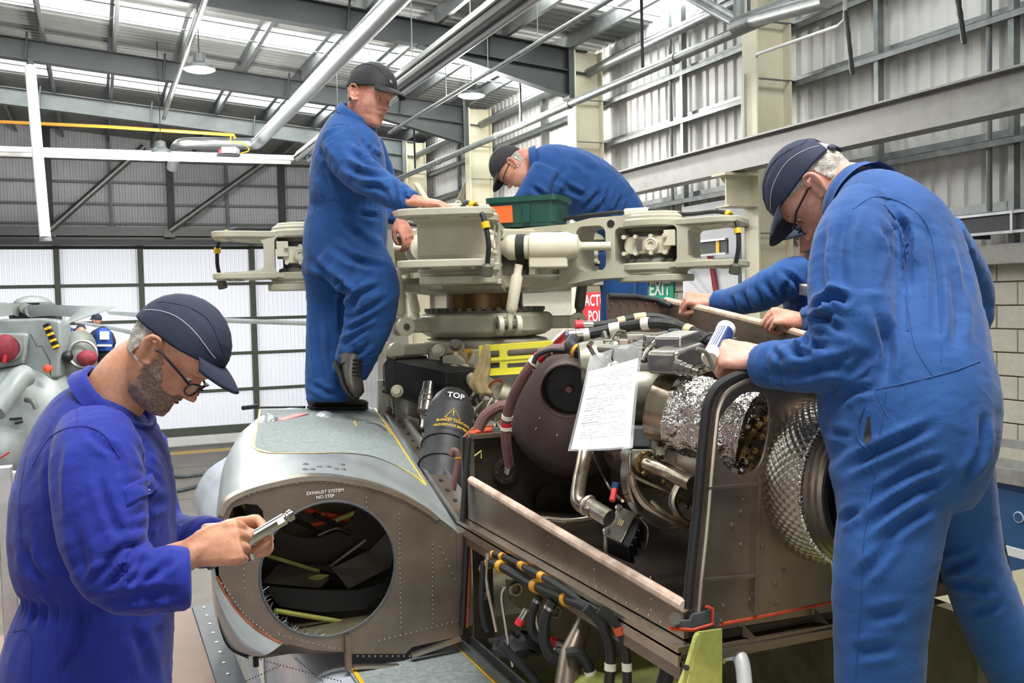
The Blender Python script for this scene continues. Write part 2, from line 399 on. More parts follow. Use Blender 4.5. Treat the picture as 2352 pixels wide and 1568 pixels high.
for y in COLY[2:]:
    t = thing('roof_rafter', RLB[y], 'rafter', (0, y, 8), 'portal frame rafters')
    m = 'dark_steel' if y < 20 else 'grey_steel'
    a = V((7.2, y, zr(7.2)-.18)); c = V((-14, y, zr(-14)-.18))
    up = V((.085, 0, 1))
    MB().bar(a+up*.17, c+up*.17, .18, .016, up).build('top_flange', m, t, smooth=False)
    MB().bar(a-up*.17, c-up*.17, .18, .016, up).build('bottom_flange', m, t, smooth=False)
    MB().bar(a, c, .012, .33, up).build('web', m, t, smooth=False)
    MB().prism([(0, 0), (0, -.4), (-2.5, .2), (-2.5, .21)], (6.95, y+.006, zr(6.95)-.35), (1, 0, 0), (0, 0, 1), .012).build('haunch', m, t, smooth=False)
    MB().bar((6.95, y, zr(6.95)-.75), (4.45, y, zr(4.45)-.36), .18, .016, up).build('haunch_flange', m, t, smooth=False)
    MB().mm((6.86, y-.12, zr(6.95)-.78), (6.94, y+.12, zr(6.95))).build('end_plate', m, t, smooth=False)
    for k in range(8):
        x = 5.6-2.16*k
        if x < -5: continue
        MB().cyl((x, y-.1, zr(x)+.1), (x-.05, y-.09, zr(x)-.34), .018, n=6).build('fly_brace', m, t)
# eaves beam, wall pipes
def pipe(name, label, pts, r, m, n=12, cat='pipe', group=None, parts=None):
    P = [V(p) for p in pts]
    t = thing(name, label, cat, P[0], group); MB().tube(P, r, n).build('run', m, t); return t
t = pipe('eaves_tube', 'thick grey eaves tube along the top of the right wall', [(7.25, 2, 7.35), (7.25, 27, 7.35)], .07, 'galv')
t = pipe('wall_pipe', 'long grey steel pipe slung along the right wall', [(6.3, 1, 6.57), (6.3, 21.2, 6.57)], .055, 'galv')
for y in (5, 8.2, 10.3, 14, 16.5, 19.5): MB().cyl((6.3, y, 6.62), (6.3, y, zr(6.3)), .022, n=6).build('hanger', 'dark_steel', t)
for y in (6, 9.6, 12.3, 15, 18): MB().cyl((6.3, y-.05, 6.57), (6.3, y+.05, 6.57), .066, n=12).build('coupling', 'galv', t)
pipe('brace_pipe', 'grey brace tube crossing the roof corner at the top', [PD(1560, -25, 9.5), PD(1700, 55, 8.9), PD(1900, 0, 7.0)], .06, 'galv')
pipe('brace_pipe', 'thick grey tube meeting the roof corner node', [PD(1690, 62, 8.8), PD(1990, -60, 7.4)], .085, 'galv')
pipe('downlight_pipe', 'short capped pipe hanging at the roof corner', [PD(1697, 0, 8.9), PD(1697, 45, 8.9)], .05, 'grey_steel')
pipe('water_pipe', 'thin white water pipe bent across the cream column', [PX(1738, 130, 6.9), PX(1738, 125, 6.88), PX(1925, 60, 6.5), PX(1940, 45, 6.45), PX(1942, -20, 6.4)], .018, 'white_paint')
t = pipe('thin_conduit', 'thin grey conduit running under the roof beside the heater strip', [(5.02, 4, 6.9), (5.02, 17, 6.9)], .03, 'galv')
for y in (9, 10.6, 12.2, 13.9): MB().cyl((5.02, y, 6.9), (5.02, y, zr(5)), .006, n=5).build('drop_wire', 'galv', t)
pipe('thin_conduit', 'slim grey conduit running past the lamp at the upper left', [(1.31, 6, 7.4), (1.31, 19.4, 7.4)], .035, 'galv')
# spiral duct
t = thing('spiral_duct', 'silver spiral ventilation duct sloping down behind the cap', 'duct', (2.93, 10, 6.9))
R_ = []; P_ = []
yv = 5.0
while yv < 18.6: P_ += [(2.93, yv, 6.9), (2.93, yv+.05, 6.9)]; R_ += [.115, .111]; yv += .1
MB().tube(P_, R_, 14).build('duct_run', 'duct', t)
MB().tube(spline([(2.93, 18.5, 6.9), (2.9, 18.8, 6.9), (2.6, 18.9, 6.9), (1.9, 18.9, 6.88), (1.6, 18.95, 6.86), (1.5, 19.2, 6.8), (1.45, 19.6, 6.5)], 5), .11, 14).build('duct_elbow', 'duct', t)
# radiant heater strip
t = thing('radiant_heater', 'long radiant tube heater strip hanging under the roof', 'heater', (3.72, 10, 6.6))
MB().prism([(-.2, 0), (-.12, .12), (.12, .12), (.2, 0), (.18, 0), (.11, .1), (-.11, .1), (-.18, 0)], (3.72, 18.4, 6.6), (1, 0, 0), (0, 0, 1), 13.4).build('reflector', 'alu', t, smooth=False)
for dx in (-.1, .1): MB().cyl((3.72+dx, 5, 6.58), (3.72+dx, 18.4, 6.58), .05, n=10).build('heater_tube', 'grey_steel' if dx < 0 else 'duct', t)
for y in (7.5, 9.5, 11.5, 13.5, 15.5): MB().cyl((3.72, y, 6.72), (3.72, y, zr(3.72)), .008, n=5).build('hanger_chain', 'galv', t)
t = thing('radiant_heater', 'pale radiant heater strip running across in front of the far wall', 'heater', (0, 18.5, 6.6))
MB().bar((3.55, 18.55, 6.6), (-9, 18.55, 6.52), .3, .09).build('reflector', 'off_white', t, smooth=False)
MB().cyl((3.5, 18.5, 6.53), (-9, 18.5, 6.45), .045, n=10).build('heater_tube', 'white_paint', t)
t = thing('burner_box', 'white burner box with red motor under the gas pipe', 'burner', PD(530, 347, 17.2))
c = PD(530, 347, 17.2); MB().obox(c, CR*.13, CF*.12, CU*.055).build('casing', 'white_paint', t, smooth=False, bevel=.01)
MB().cyl(c-CR*.2-CU*.01, c-CR*.12-CU*.01, .06, n=12).build('motor', 'red', t)
MB().mm(c+V((-.25, -.12, -.09)), c+V((.15, .12, -.06))).build('tray', 'dark_steel', t, smooth=False)
t = pipe('gas_pipe', 'orange-yellow gas pipe under the far rafter', [PD(-60, 277, 17), PD(250, 291, 17.4), PD(538, 310, 17.8), PD(540, 318, 17.8)], .03, 'orange_pipe')
MB().tube(spline([PD(531, 310, 17.8), PD(532, 325, 17.8), PD(560, 330, 17.6), PD(572, 345, 17.4), PD(553, 352, 17.3)], 5), .012, 6).build('flexible_hose', 'tape_yellow', t)
# white hanging pole
t = thing('hanging_pole', 'white steel pole hanging down from the rafter at the left', 'pole', (-.92, 18.1, 8))
HP0, HP1 = PY(69, 152, 18.0), PY(104, 545, 17.5)
MB().cyl(V((HP0.x, 18.08, zr(HP0.x)-.36)), HP0-V((0, 0, .1)), .06, n=12).build('top_bracket', 'galv', t)
MB().cyl(HP0, HP1, .085, n=16).build('tube', 'white_paint', t)
MB().cyl(HP1, HP1-V((0, 0, .06)), .1, n=16).build('end_plate', 'galv', t)
# high-bay lamps
def lamp(px, py, z, label, r=.2):
    c = PZ(px, py, z); t = thing('highbay_lamp', label, 'lamp', c, 'high-bay lamps')
    MB().lathe(c, (0, 0, 1), [(.02, .22), (.08, .2), (.09, .1), (r, .05), (r+.01, 0), (r-.02, 0), (.0, .02)], 20).build('housing', 'grey_steel', t)
    MB().lathe(c-V((0, 0, .012)), (0, 0, 1), [(.0, -.02), (r*.6, -.018), (r*.92, 0), (r*.92, .01), (0, .012)], 20).build('lens', 'lamp_glow', t)
    MB().cyl(c+V((0, 0, .2)), V((c.x, c.y, zr(c.x)+.22)), .008, n=5).build('cable', 'black_plastic', t)
    l = bpy.data.lights.new('lamp_light', 'POINT'); l.energy = 420; l.shadow_soft_size = .18; l.color = (1, .97, .92)
    o = bpy.data.objects.new('lamp_light', l); COL.objects.link(o); o.parent = t; o.location = (0, 0, -.2)
lamp(458, 160, 7.0, 'glowing round high-bay lamp hanging left of the standing man')
lamp(1083, 220, 7.0, 'glowing round high-bay lamp above the bent worker')
lamp(370, 352, 6.5, 'small high-bay lamp with green light in front of the far wall', .16)
mat('green_glow', '2fd08a', .5, 0, 0, emit=4)
MB().ball(PZ(372, 347, 6.62)-V((.03, .12, 0)), .03, 8, 6).build('indicator', 'green_glow', [o for o in COL.objects if o.name == 'highbay_lamp.002'][0])
# cross brace of the wall (cream)
t = thing('cross_brace', 'cream steel cross bracing between columns behind the rotor', 'brace', (7.1, 20, 4))
MB().bar((7.2, 18.1, 6.7), (7.2, 22.3, 4.1), .02, .12, (1, 0, 0)).build('diagonal', 'cream', t, smooth=False)
MB().bar((7.22, 18.1, 4.1), (7.22, 22.3, 6.7), .02, .12, (1, 0, 0)).build('diagonal', 'cream', t, smooth=False)
MB().obox((7.18, 20.15, 5.45), (.01, 0, 0), (0, .17, .17), (0, .17, -.17)).build('gusset', 'cream', t, smooth=False)
# cable trays on the right wall
for y0, y1, lb in ((5.0, 6.85, 'grey cable tray with yellow end mark above the block wall'), (9.35, 11.4, 'grey cable tray crossing behind the rotor arm at the cream column')):
    t = thing('cable_tray', lb, 'cable tray', (7.2, y0, 4.3), 'wall cable trays')
    if y0 > 8: X0 = 6.8
    else: X0 = 7.3
    z = 4.38
    MB().mm((X0+.03, y0, z-.08), (X0+.05, y1, z+.08)).build('back_plate', 'dark_steel', t, smooth=False)
    for s in (-1, 1): MB().mm((X0, y0, z+s*.085-.012), (X0+.05, y1, z+s*.085+.012)).build('edge_rail', 'alu', t, smooth=False)
    for y in ((6.78,) if y0 < 8 else (10.75, 9.5)): MB().mm((X0+.02, y, z-.075), (X0+.03, y+.06, z+.075)).build('yellow_mark', 'tape_yellow', t, smooth=False)
    for y in (y0+.9, y1-.25): MB().mm((X0-.01, y, z-.1), (X0+.01, y+.025, z+.1)).build('strap', 'alu', t, smooth=False)
    MB().bar((X0+.05, y1-.45, z-.1), (7.6, y1-.45, z-.1), .04, .04).bar((X0+.06, y1-.45, z-.1), (7.58, y1-.45, z-.42), .03, .03).build('bracket', 'dark_steel', t, smooth=False)
# grey access panel and red cables on the wall behind the rotor arm
t = thing('wall_panel', 'grey metal panel fixed to the wall behind the rotor arm', 'panel', (7.45, 10.2, 3.6))
MB().mm((7.3, 9.5, 3.35), (7.37, 11.0, 5.0)).build('sheet', 'cladding_far', t, smooth=False, bevel=.004)
for z in (3.45, 4.2, 4.9):
    for y in (9.6, 10.2, 10.9): MB().cyl((7.31, y, z), (7.29, y, z), .012, n=6).build('screw', 'dark_steel', t)
t = thing('red_cables', 'bundle of red cables bending down the wall panel', 'cables', (7.36, 10, 4))
for k in range(3): MB().tube(spline([(7.27, 10.95, 4.45-.04*k), (7.27, 10.5+.04*k, 4.46-.04*k), (7.27, 10.3+.03*k, 4.3), (7.27, 10.1+.03*k, 3.6), (7.27, 9.75+.03*k, 3.1)], 6), .016, 6).build('cable', 'red_cable', t)
# signs
t = thing('exit_sign', 'green and white exit sign behind the bent worker', 'sign', PX(1500, 655, 7.5))
def wallsign(t, q0, q1, X, m):
    a = PX(*q0, X); c = PX(*q1, X); y0, y1, z0, z1 = min(a.y, c.y), max(a.y, c.y), min(a.z, c.z), max(a.z, c.z)
    MB().mm((X, y0, z0), (X+.04, y1, z1)).build('board', m, t, smooth=False); return y0, y1, z0, z1
y0, y1, z0, z1 = wallsign(t, (1478, 628), (1547, 700), 7.57, 'green_sign')
ea, eb_ = PX(1490, 664, 7.565), PX(1541, 664, 7.565)
text('EXIT', ((ea+eb_)/2), (0, -1, 0), (0, 0, 1), (ea.y-eb_.y)/2.15, 'white_ink', t, bold=.02)
t = thing('action_point_sign', 'red and white action point sign behind the bent worker\'s legs', 'sign', PX(1360, 720, 6.92))
y0, y1, z0, z1 = wallsign(t, (1338, 672), (1420, 792), 6.91, 'red')
MB().mm((6.93, y1-.05, z1-.2), (6.96, 13.4, z1-.15)).build('fixing_strap', 'galv', t, smooth=False)
ym = (y0+y1)/2
text('ACTION', (6.905, ym, z1-.13), (0, -1, 0), (0, 0, 1), .24, 'white_ink', t, bold=.015); text('POINT', (6.905, ym, z1-.37), (0, -1, 0), (0, 0, 1), .24, 'white_ink', t, bold=.015)
MB().mm((6.904, ym-.3, z0+.05), (6.909, ym+.1, z0+.28)).build('white_symbol', 'white_ink', t, smooth=False)
# stair / handrails at the lower right
t = thing('handrail', 'pale metal guard rails in front of the blue door', 'rail', (6.6, 5.6, 1.5))
for z, m in ((2.5, 'alu'), (2.33, 'alu'), (1.6, 'off_white')):
    MB().bar((6.9, 3.0, z+.02), (6.9, 6.6, z+.02), .04, .07).build('rail_bar', m, t, smooth=False)
for y in (4.2, 6.5): MB().bar((6.93, y, 0), (6.93, y, 2.55), .05, .05, (1, 0, 0)).build('rail_post', 'alu', t, smooth=False)
# cords hanging near the column
for x, y0, y1, lb in ((1950, 25, 170, 'dark blue rope hanging in front of the cladding by the water pipe'), (2207, -10, 100, 'dark blue rope hanging at the upper right corner')):
    P = [PX(x-8+ (i*2), y0+(y1-y0)*i/8, 6.4) for i in range(9)]
    t = thing('hanging_rope', lb, 'rope', P[-1], 'hanging ropes'); MB().tube(P, [.02, .024]*4+[.02], 8).build('strand', 'black_plastic', t)
# ================================================================ helicopter under maintenance
mat('cowl_silver', 'a9b1b3', .36, .45, .1, 5, .03, 30, coat=.3)
mat('fuselage_white', 'c3cad6', .25, .15, .1, 4, .02, 20, coat=.3)
mat('nonskid', '86908f', .85, 0, .22, 60, .6, 260, bdist=.003)
mat('titanium', '83766a', .38, .75, .14, 7, .05, 60)
mat('titanium_light', 'b3a89a', .3, .9, .12, 9, .05, 60)
mat('bay_dark', '423a33', .45, .55, .25, 5, .08, 50)
mat('interior_dark', '6b6450', .6, .2, .3, 9)
mat('zinc_green', '9aa04e', .55, 0, .18, 8, col2='c6c46a')
mat('yellow_bracket', 'd9d23f', .4, 0, .05, 10)
mat('bare_metal', 'a7a39b', .3, .95, .15, 14, .06, 60)
mat('steel', 'bcb9b2', .22, 1, .1, 16)
mat('heat_steel', '9a8f80', .28, .95, .25, 12, col2='c2b6a2')
mat('inner_metal', '8f877b', .5, .15, .15, 8)
mat('copper_edge', '9a5a3c', .5, .3, .3, 30)
mat('sealant', 'c4492a', .6, 0, .25, 60)
mat('rail_bulb', 'c8a48c', .6, 0, .2, 18, .2, 60, col2='dcc6b4')
mat('rotor_cream', 'b4b19d', .42, .0, .1, 6, .03, 60)
mat('rotor_light', 'd2cdb6', .4, 0, .06, 8)
mat('rotor_dark', '5d5c52', .5, .2, .2, 8)
mat('mast_brown', '5a4424', .35, .4, .4, 7, stretch=(4, 4, .3), col2='8a6420')
mat('hose_brown', '6b4a48', .6, 0, .12, 30, .1, 120)
mat('intake_brown', '463936', .55, .25, .2, 10, .12, 80)
mat('casting', '88887c', .45, .6, .22, 16, .15, 60)
mat('blanket_black', '222326', .55, 0, .12, 14, .25, 40, bdist=.006)
mat('tape_tan', 'cdbb90', .6, 0, .08, 30)
mat('tape_white', 'e4e0d2', .6, 0, .05, 30)
mat('orange_rubber', 'd2502a', .5, 0, .1, 20)
mat('clamp_yellow', 'c98f22', .5, 0, .15, 30)
mat('rag', 'a8936a', .9, 0, .25, 14, .4, 60)
mat('paper', 'eef0ef', .6, 0, .02, 5)
mat('ink_grey', '8b8e92', .6, 0, 0)
mat('poly_bag', 'd9dde0', .12, 0, 0, alpha=.28)
mat('foil', 'd6d3cc', .16, 1, .06, 20, 1.0, 34, bdist=.02)
mat('quilt', 'b3aca0', .36, .95, .1, 20, .12, 160)
mat('red_label', 'c22a30', .45, 0, .05, 20)
mat('strip_grey', '50565a', .6, .1, .2, 12)
mat('board_brown', '8c7467', .7, 0, .12, 5, .1, 60)
mat('beige_deck', '8f8a70', .6, 0, .12, 4)

# ---- fuselage
fu = thing('helicopter_fuselage', 'pale grey helicopter fuselage top with non-skid walkway', 'fuselage', (.8, 3, 1.2))
lo = [(1.12, 2.615), (.76, 2.615), (.62, 2.6), (.58, 2.52), (.57, 2.35), (.58, 2.1), (.62, 1.2)]
hi = [(1.5, 3.05), (.75, 3.08), (.55, 3.03), (.44, 2.93), (.41, 2.75), (.55, 2.3), (.62, 1.2)]
MB().loft([spline([V((a[0], y, a[1])) for a in lo], 5) for y in (.2, 2.2, 3.3, 3.95)], False, False).build('skin', 'fuselage_white', fu, angle=60)
MB().loft([spline([V((a[0]+sh, y, a[1]-sh)) for a in hi], 5) for y, sh in ((3.9, .0), (4.4, 0), (5.0, 0), (5.3, .05), (5.45, .16))], False, False).build('shoulder_skin', 'fuselage_white', fu, angle=60)
MB().mm((.7, 0, 2.612), (1.1, 3.02, 2.622)).build('walkway', 'nonskid', fu, smooth=False)
MB().bar(PZ(806, 1528, 2.624), PZ(846, 1590, 2.624), .013, .002).build('yellow_stripe', 'tape_yellow', fu, smooth=False)
MB().bar(PZ(1046, 1478, 2.624), PZ(1175, 1605, 2.624), .013, .002).build('yellow_stripe', 'tape_yellow', fu, smooth=False)
b = MB(); b.mm((1.085, 1.0, 2.62), (1.13, 3.03, 2.635)).mm((1.085, 1.0, 2.635), (1.092, 3.03, 2.66)).mm((1.122, 1.0, 2.635), (1.13, 3.03, 2.665)).build('edge_rail', 'galv', fu, smooth=False)
MB().mm((1.13, .2, 2.45), (1.9, 3.0, 2.5)).build('lower_bay_floor', 'zinc_green', fu, smooth=False)
MB().mm((1.9, -1, 2.0), (4.2, 3.2, 2.48)).build('roof_deck', 'beige_deck', fu, smooth=False, bevel=.05)
MB().mm((1.13, 3.0, 2.4), (3.0, 7.2, 2.72)).build('centre_deck', 'interior_dark', fu, smooth=False)
MB().mm((1.86, 1.6, 2.5), (1.9, 3.0, 3.03)).build('lower_bay_wall', 'interior_dark', fu, smooth=False)
# seam rivets on the skin below the cowl
rv = MB()
for q0, q1, n in (((600, 1515), (790, 1566), 26), ((640, 1530), (560, 1566), 12), ((680, 1512), (745, 1568), 16)):
    for i in range(n):
        x = q0[0]+(q1[0]-q0[0])*i/n; y = q0[1]+(q1[1]-q0[1])*i/n
        p = PD(x, y, 2.93); rv.ball(p, .0026, 6, 4)
o = rv.build('rivets', 'dark_steel', fu); o['kind'] = 'stuff'

# ---- exhaust cowling: silver shell + titanium end panel
cw = thing('exhaust_cowling', 'silver exhaust cowling with a large round hole in its brown end panel', 'cowling', (.7, 3, 2.6))
fr = [(1.1, 3.014), (.977, 3.116), (.86, 3.189), (.717, 3.243), (.579, 3.266), (.472, 3.256), (.38, 3.235), (.33, 3.19), (.305, 3.1), (.297, 2.99), (.303, 2.85), (.33, 2.76), (.39, 2.715)]
re = [(1.37, 3.235), (1.25, 3.25), (1.13, 3.262), (1.02, 3.268), (.93, 3.268), (.85, 3.262), (.78, 3.245), (.72, 3.2), (.68, 3.1), (.67, 2.99), (.67, 2.85), (.69, 2.76), (.74, 2.715)]
secs = []
for y, k, kl in ((3.0, 0, 0), (3.06, .03, .01), (3.5, .25, .16), (4.0, .5, .34), (4.5, .76, .6), (4.85, .92, .85), (5.05, 1, 1)):
    row = []
    for j, (a, c) in enumerate(zip(fr, re)):
        kx = k if j < 4 else kl
        up = .012*sin(pi*min(1, (y-3)/2))
        row.append(V((a[0]*(1-kx)+c[0]*kx, y, a[1]*(1-k)+c[1]*k+(up if j < 7 else 0))))
    secs.append(spline(row, 4))
MB().loft(secs, False, False).build('shell', 'cowl_silver', cw, angle=70)
def cowl_z(x, y):          # top surface height of the shell at (x, y)
    k = (y-3.0)/2.05; best = None
    for i in range(len(secs)-1):
        y0 = secs[i][0].y; y1 = secs[i+1][0].y
        if y0 <= y <= y1+1e-6:
            t = (y-y0)/(y1-y0); row = [a.lerp(c, t) for a, c in zip(secs[i], secs[i+1])]
            for p, q in zip(row[:28], row[1:29]):
                if (p.x-x)*(q.x-x) <= 0 and p.x != q.x: return p.z+(q.z-p.z)*(x-p.x)/(q.x-p.x)
    return 3.25
def on_cowl(px_, py_, dz=.0015):
    z = 3.25
    for _ in range(6): p = PZ(px_, py_, z); z = cowl_z(p.x, min(max(p.y, 3.0), 5.05))
    return V((p.x, p.y, z+dz))
def ribbon(name, pts, wd, m, parent, n=5):
    P = spline([on_cowl(*q) for q in pts], n); b = MB(); L_, R2 = [], []
    P = [V((p.x, p.y, cowl_z(p.x, min(max(p.y, 3.0), 5.05))+.0018)) for p in P]
    for i, p in enumerate(P):
        t = (P[min(i+1, len(P)-1)]-P[max(0, i-1)]).normalized(); s = t.cross(V((0, 0, 1))).normalized()*wd/2
        L_.append(p+s); R2.append(p-s)
    k = len(L_); b.add(L_+R2, [(i, i+1, k+i+1, k+i) for i in range(k-1)]); return b.build(name, m, parent)
# non-skid area (grid patch draped on the shell) inside the yellow line
def pl(pts, t):
    L = [0]
    for p_, q_ in zip(pts, pts[1:]): L.append(L[-1]+math.hypot(q_[0]-p_[0], q_[1]-p_[1]))
    d = t*L[-1]
    for i in range(len(pts)-1):
        if d <= L[i+1]+1e-9: u = (d-L[i])/(L[i+1]-L[i]); return (pts[i][0]+(pts[i+1][0]-pts[i][0])*u, pts[i][1]+(pts[i+1][1]-pts[i][1])*u)
rows = []
for i in range(15):
    t = i/14; row = []
    for j in range(21):
        u = j/20; a = (597+u*262, 941-3*u); c = pl([(584, 1027), (635, 1041), (800, 1041), (850, 1047), (905, 1066), (950, 1092), (978, 1114)], u)
        row.append(on_cowl(a[0]+(c[0]-a[0])*t, a[1]+(c[1]-a[1])*t, .0012))
    rows.append(row)
b = MB(); b.loft(rows, False, False).build('nonskid_patch', 'nonskid', cw)
ribbon('yellow_stripe', [(597, 940), (590, 985), (584, 1027), (635, 1041), (720, 1041), (800, 1041)], .011, 'tape_yellow', cw, 3)
ribbon('yellow_stripe', [(800, 1041), (850, 1047), (905, 1066), (950, 1092), (978, 1114)], .011, 'tape_yellow', cw, 4)
ribbon('yellow_stripe', [(978, 1114), (930, 1040), (895, 985), (858, 938)], .010, 'tape_yellow', cw, 3)
ribbon('yellow_stripe', [(818, 978), (816, 966), (850, 966), (884, 978), (898, 998)], .01, 'tape_yellow', cw, 4)
ribbon('grille_slot', [(838, 970), (862, 974), (886, 990)], .018, 'black_rubber', cw, 4)
p = on_cowl(668, 958, .002); ux = (on_cowl(683, 958, .002)-on_cowl(653, 958, .002)).normalized(); uy = V((0, 0, 1)).cross(ux)
b = MB(); b.obox(p, ux*.034, uy*.13, ux.cross(uy)*.001); pl = b.build('red_placard', 'red_label', cw, smooth=False)
text('NO ACCESS', p+V((0, 0, .0015)), uy, -ux, .034, 'white_ink', cw, name='placard_lettering')
for q in ((745, 955, .05), (625, 965, .035)):
    p = on_cowl(q[0], q[1], -.02); MB().ball(p, (q[2], q[2]*1.5, .045), 16, 8).build('blister', 'cowl_silver', cw)
for q in ((702, 1066), (700, 1078), (717, 1078), (733, 1072), (754, 1072), (785, 1067), (771, 1077), (787, 1078)):
    p = on_cowl(*q, -.002); MB().lathe(p, (0, 0, 1), [(.011, 0), (.011, .003), (.006, .006), (.003, .004)], 12).build('fastener', 'rotor_dark', cw)
b = MB(); b.tube([on_cowl(558, 941, .01), on_cowl(590, 938, .012)], .012, 8).tube([on_cowl(596, 938, .006), on_cowl(700, 937, .006)], .006, 8).build('rear_seal', 'black_rubber', cw)
# titanium panel with the hole
def yz(px_, py_, Y=3.0): p = PY(px_, py_, Y); return (p.x, p.z)
out = [yz(*q) for q in ((1062, 1232), (1020, 1200), (980, 1172), (940, 1148), (900, 1130), (850, 1112), (800, 1101), (740, 1096), (690, 1098), (640, 1107), (590, 1118), (545, 1135), (515, 1158), (498, 1190), (492, 1240), (497, 1320), (530, 1380), (570, 1425), (610, 1455), (650, 1475), (720, 1492), (790, 1497), (800, 1500), (930, 1500), (945, 1485), (1062, 1458))]
out = [(max(.31, x), z) for x, z in out]
HC = (.646, 2.963); HR = .213
hole = ell(HC[0], HC[1], HR, n=56)
sm = [yz(*q) for q in ((535, 1165), (560, 1156), (590, 1158), (603, 1172), (606, 1195), (585, 1230), (545, 1240), (528, 1215), (526, 1185))]
MB().holed(out, [hole, sm], (0, 3.0, 0), (1, 0, 0), (0, 0, 1), .004).build('end_panel', 'titanium', cw, smooth=False)
MB().tube([V((x, 2.995, z)) for x, z in ell(HC[0], HC[1], HR+.002, n=56)]+[V((HC[0]+HR+.002, 2.995, HC[1]))], .004, 6, False).build('hole_edge_seal', 'strip_grey', cw)
# flange strip following the top curve of the panel
q = [(500, 1180), (520, 1148), (560, 1126), (620, 1108), (690, 1094), (750, 1092), (810, 1100), (870, 1114), (930, 1138), (985, 1170), (1010, 1190)]
P = spline([V((yz(*a)[0], 2.992, yz(*a)[1])) for a in q], 5); b = MB(); A = []; B = []
for i, p_ in enumerate(P):
    t = (P[min(i+1, len(P)-1)]-P[max(0, i-1)]).normalized(); s = V((0, 1, 0)).cross(t)
    if s.z > 0: s = -s
    A.append(p_+V((0, .035, .004))); B.append(p_)
k = len(P); C2 = [p_+V((0, -.001, -.002)) for p_ in P]
D2 = []
for i, p_ in enumerate(P):
    d = V((HC[0], 2.992, HC[1]))-p_; D2.append(p_+d.normalized()*.016+V((0, -.001, 0)))
b.add(A+B+D2, [(i, i+1, k+i+1, k+i) for i in range(k-1)]+[(k+i, k+i+1, 2*k+i+1, 2*k+i) for i in range(k-1)]).build('top_flange', 'titanium_light', cw, angle=60)
rv = MB()
def rivline(rv, pts, n, Y=2.993, r=.0032):
    P = [V((yz(*a)[0], Y, yz(*a)[1])) for a in pts]; L = [0]
    for a, c in zip(P, P[1:]): L.append(L[-1]+(c-a).length)
    for i in range(n):
        d = L[-1]*i/(n-1)
        for j in range(len(P)-1):
            if d <= L[j+1]+1e-9: p_ = P[j].lerp(P[j+1], (d-L[j])/(L[j+1]-L[j])); break
        rv.ball(p_, (r, .0016, r), 6, 4)
rivline(rv, [(505, 1190), (530, 1150), (620, 1118), (700, 1104), (800, 1110), (900, 1138), (990, 1185)], 40)
rivline(rv, [(530, 1142), (620, 1112), (700, 1098), (800, 1104), (900, 1130), (990, 1178)], 30, 3.006)
rivline(rv, [(917, 1180), (918, 1300), (920, 1440)], 24); rivline(rv, [(993, 1250), (993, 1340), (994, 1430)], 18)
rivline(rv, [(503, 1330), (560, 1410), (620, 1460)], 18); rivline(rv, [(640, 1455), (780, 1490)], 12); rivline(rv, [(820, 1505), (940, 1505)], 10)
rivline(rv, [(840, 1130), (842, 1165)], 4); rivline(rv, [(560, 1290), (562, 1350)], 5); rivline(rv, [(1010, 1255), (1045, 1330)], 6); rivline(rv, [(870, 1470), (1050, 1425)], 16)
o = rv.build('rivets', 'steel', cw); o['kind'] = 'stuff'
text('EXHAUST SYSTEM', PY(747, 1129, 2.994), (1, 0, 0), (0, 0, 1), .0148, 'white_ink', cw, bold=.006)
text('NO STEP', PY(747, 1140, 2.994), (1, 0, 0), (0, 0, 1), .0148, 'white_ink', cw, bold=.006)
MB().tube(spline([V((yz(*a)[0], 2.992, yz(*a)[1])) for a in ((497, 1322), (530, 1385), (575, 1432), (612, 1458), (645, 1476))], 4), .004, 6).build('copper_seam', 'copper_edge', cw)
# lower left rounded shell lip in front of the panel
rows = []
for a0, b0 in zip([(493, 1245), (497, 1325), (530, 1382), (570, 1428), (610, 1458), (650, 1478)], [(484, 1240), (487, 1330), (494, 1400), (508, 1455), (530, 1492), (565, 1508)]):
    pa = PY(*a0, 2.992); pb = PY(*b0, 3.0); mid = (pa+pb)/2+V((-.005, -.03, -.005)); pc = pb+V((.01, .12, 0))
    rows.append(spline([pa, mid, pb+V((0, .02, 0)), pc], 4))
rows = list(zip(*[spline(list(c_), 4) for c_ in zip(*rows)]))
MB().loft([list(r_) for r_ in rows], False, False).build('shell_lip', 'cowl_silver', cw, angle=80)
MB().loft([[PY(*q, 2.99) for q in ((565, 1508), (650, 1478), (720, 1494), (795, 1500))], [PY(*q, 3.0)+V((0, .03, 0)) for q in ((562, 1510), (640, 1508), (720, 1508), (795, 1506))]], False, False).build('lower_lip', 'titanium', cw)
MB().tube([PY(587, 1508, 3.03), PY(588, 1530, 3.03)], .009, 10).build('drain_pipe', 'black_rubber', cw)
MB().obox(PY(799, 1497, 2.985), (.009, 0, 0), (0, .012, 0), (0, 0, .055)).build('bracket', 'titanium', cw, smooth=False)
MB().bar(PY(812, 1531, 2.985), PY(942, 1528, 2.985), .02, .01).bar(PY(945, 1505, 2.985), PY(1058, 1466, 2.985), .02, .012).build('bottom_flange', 'titanium_light', cw, smooth=False)
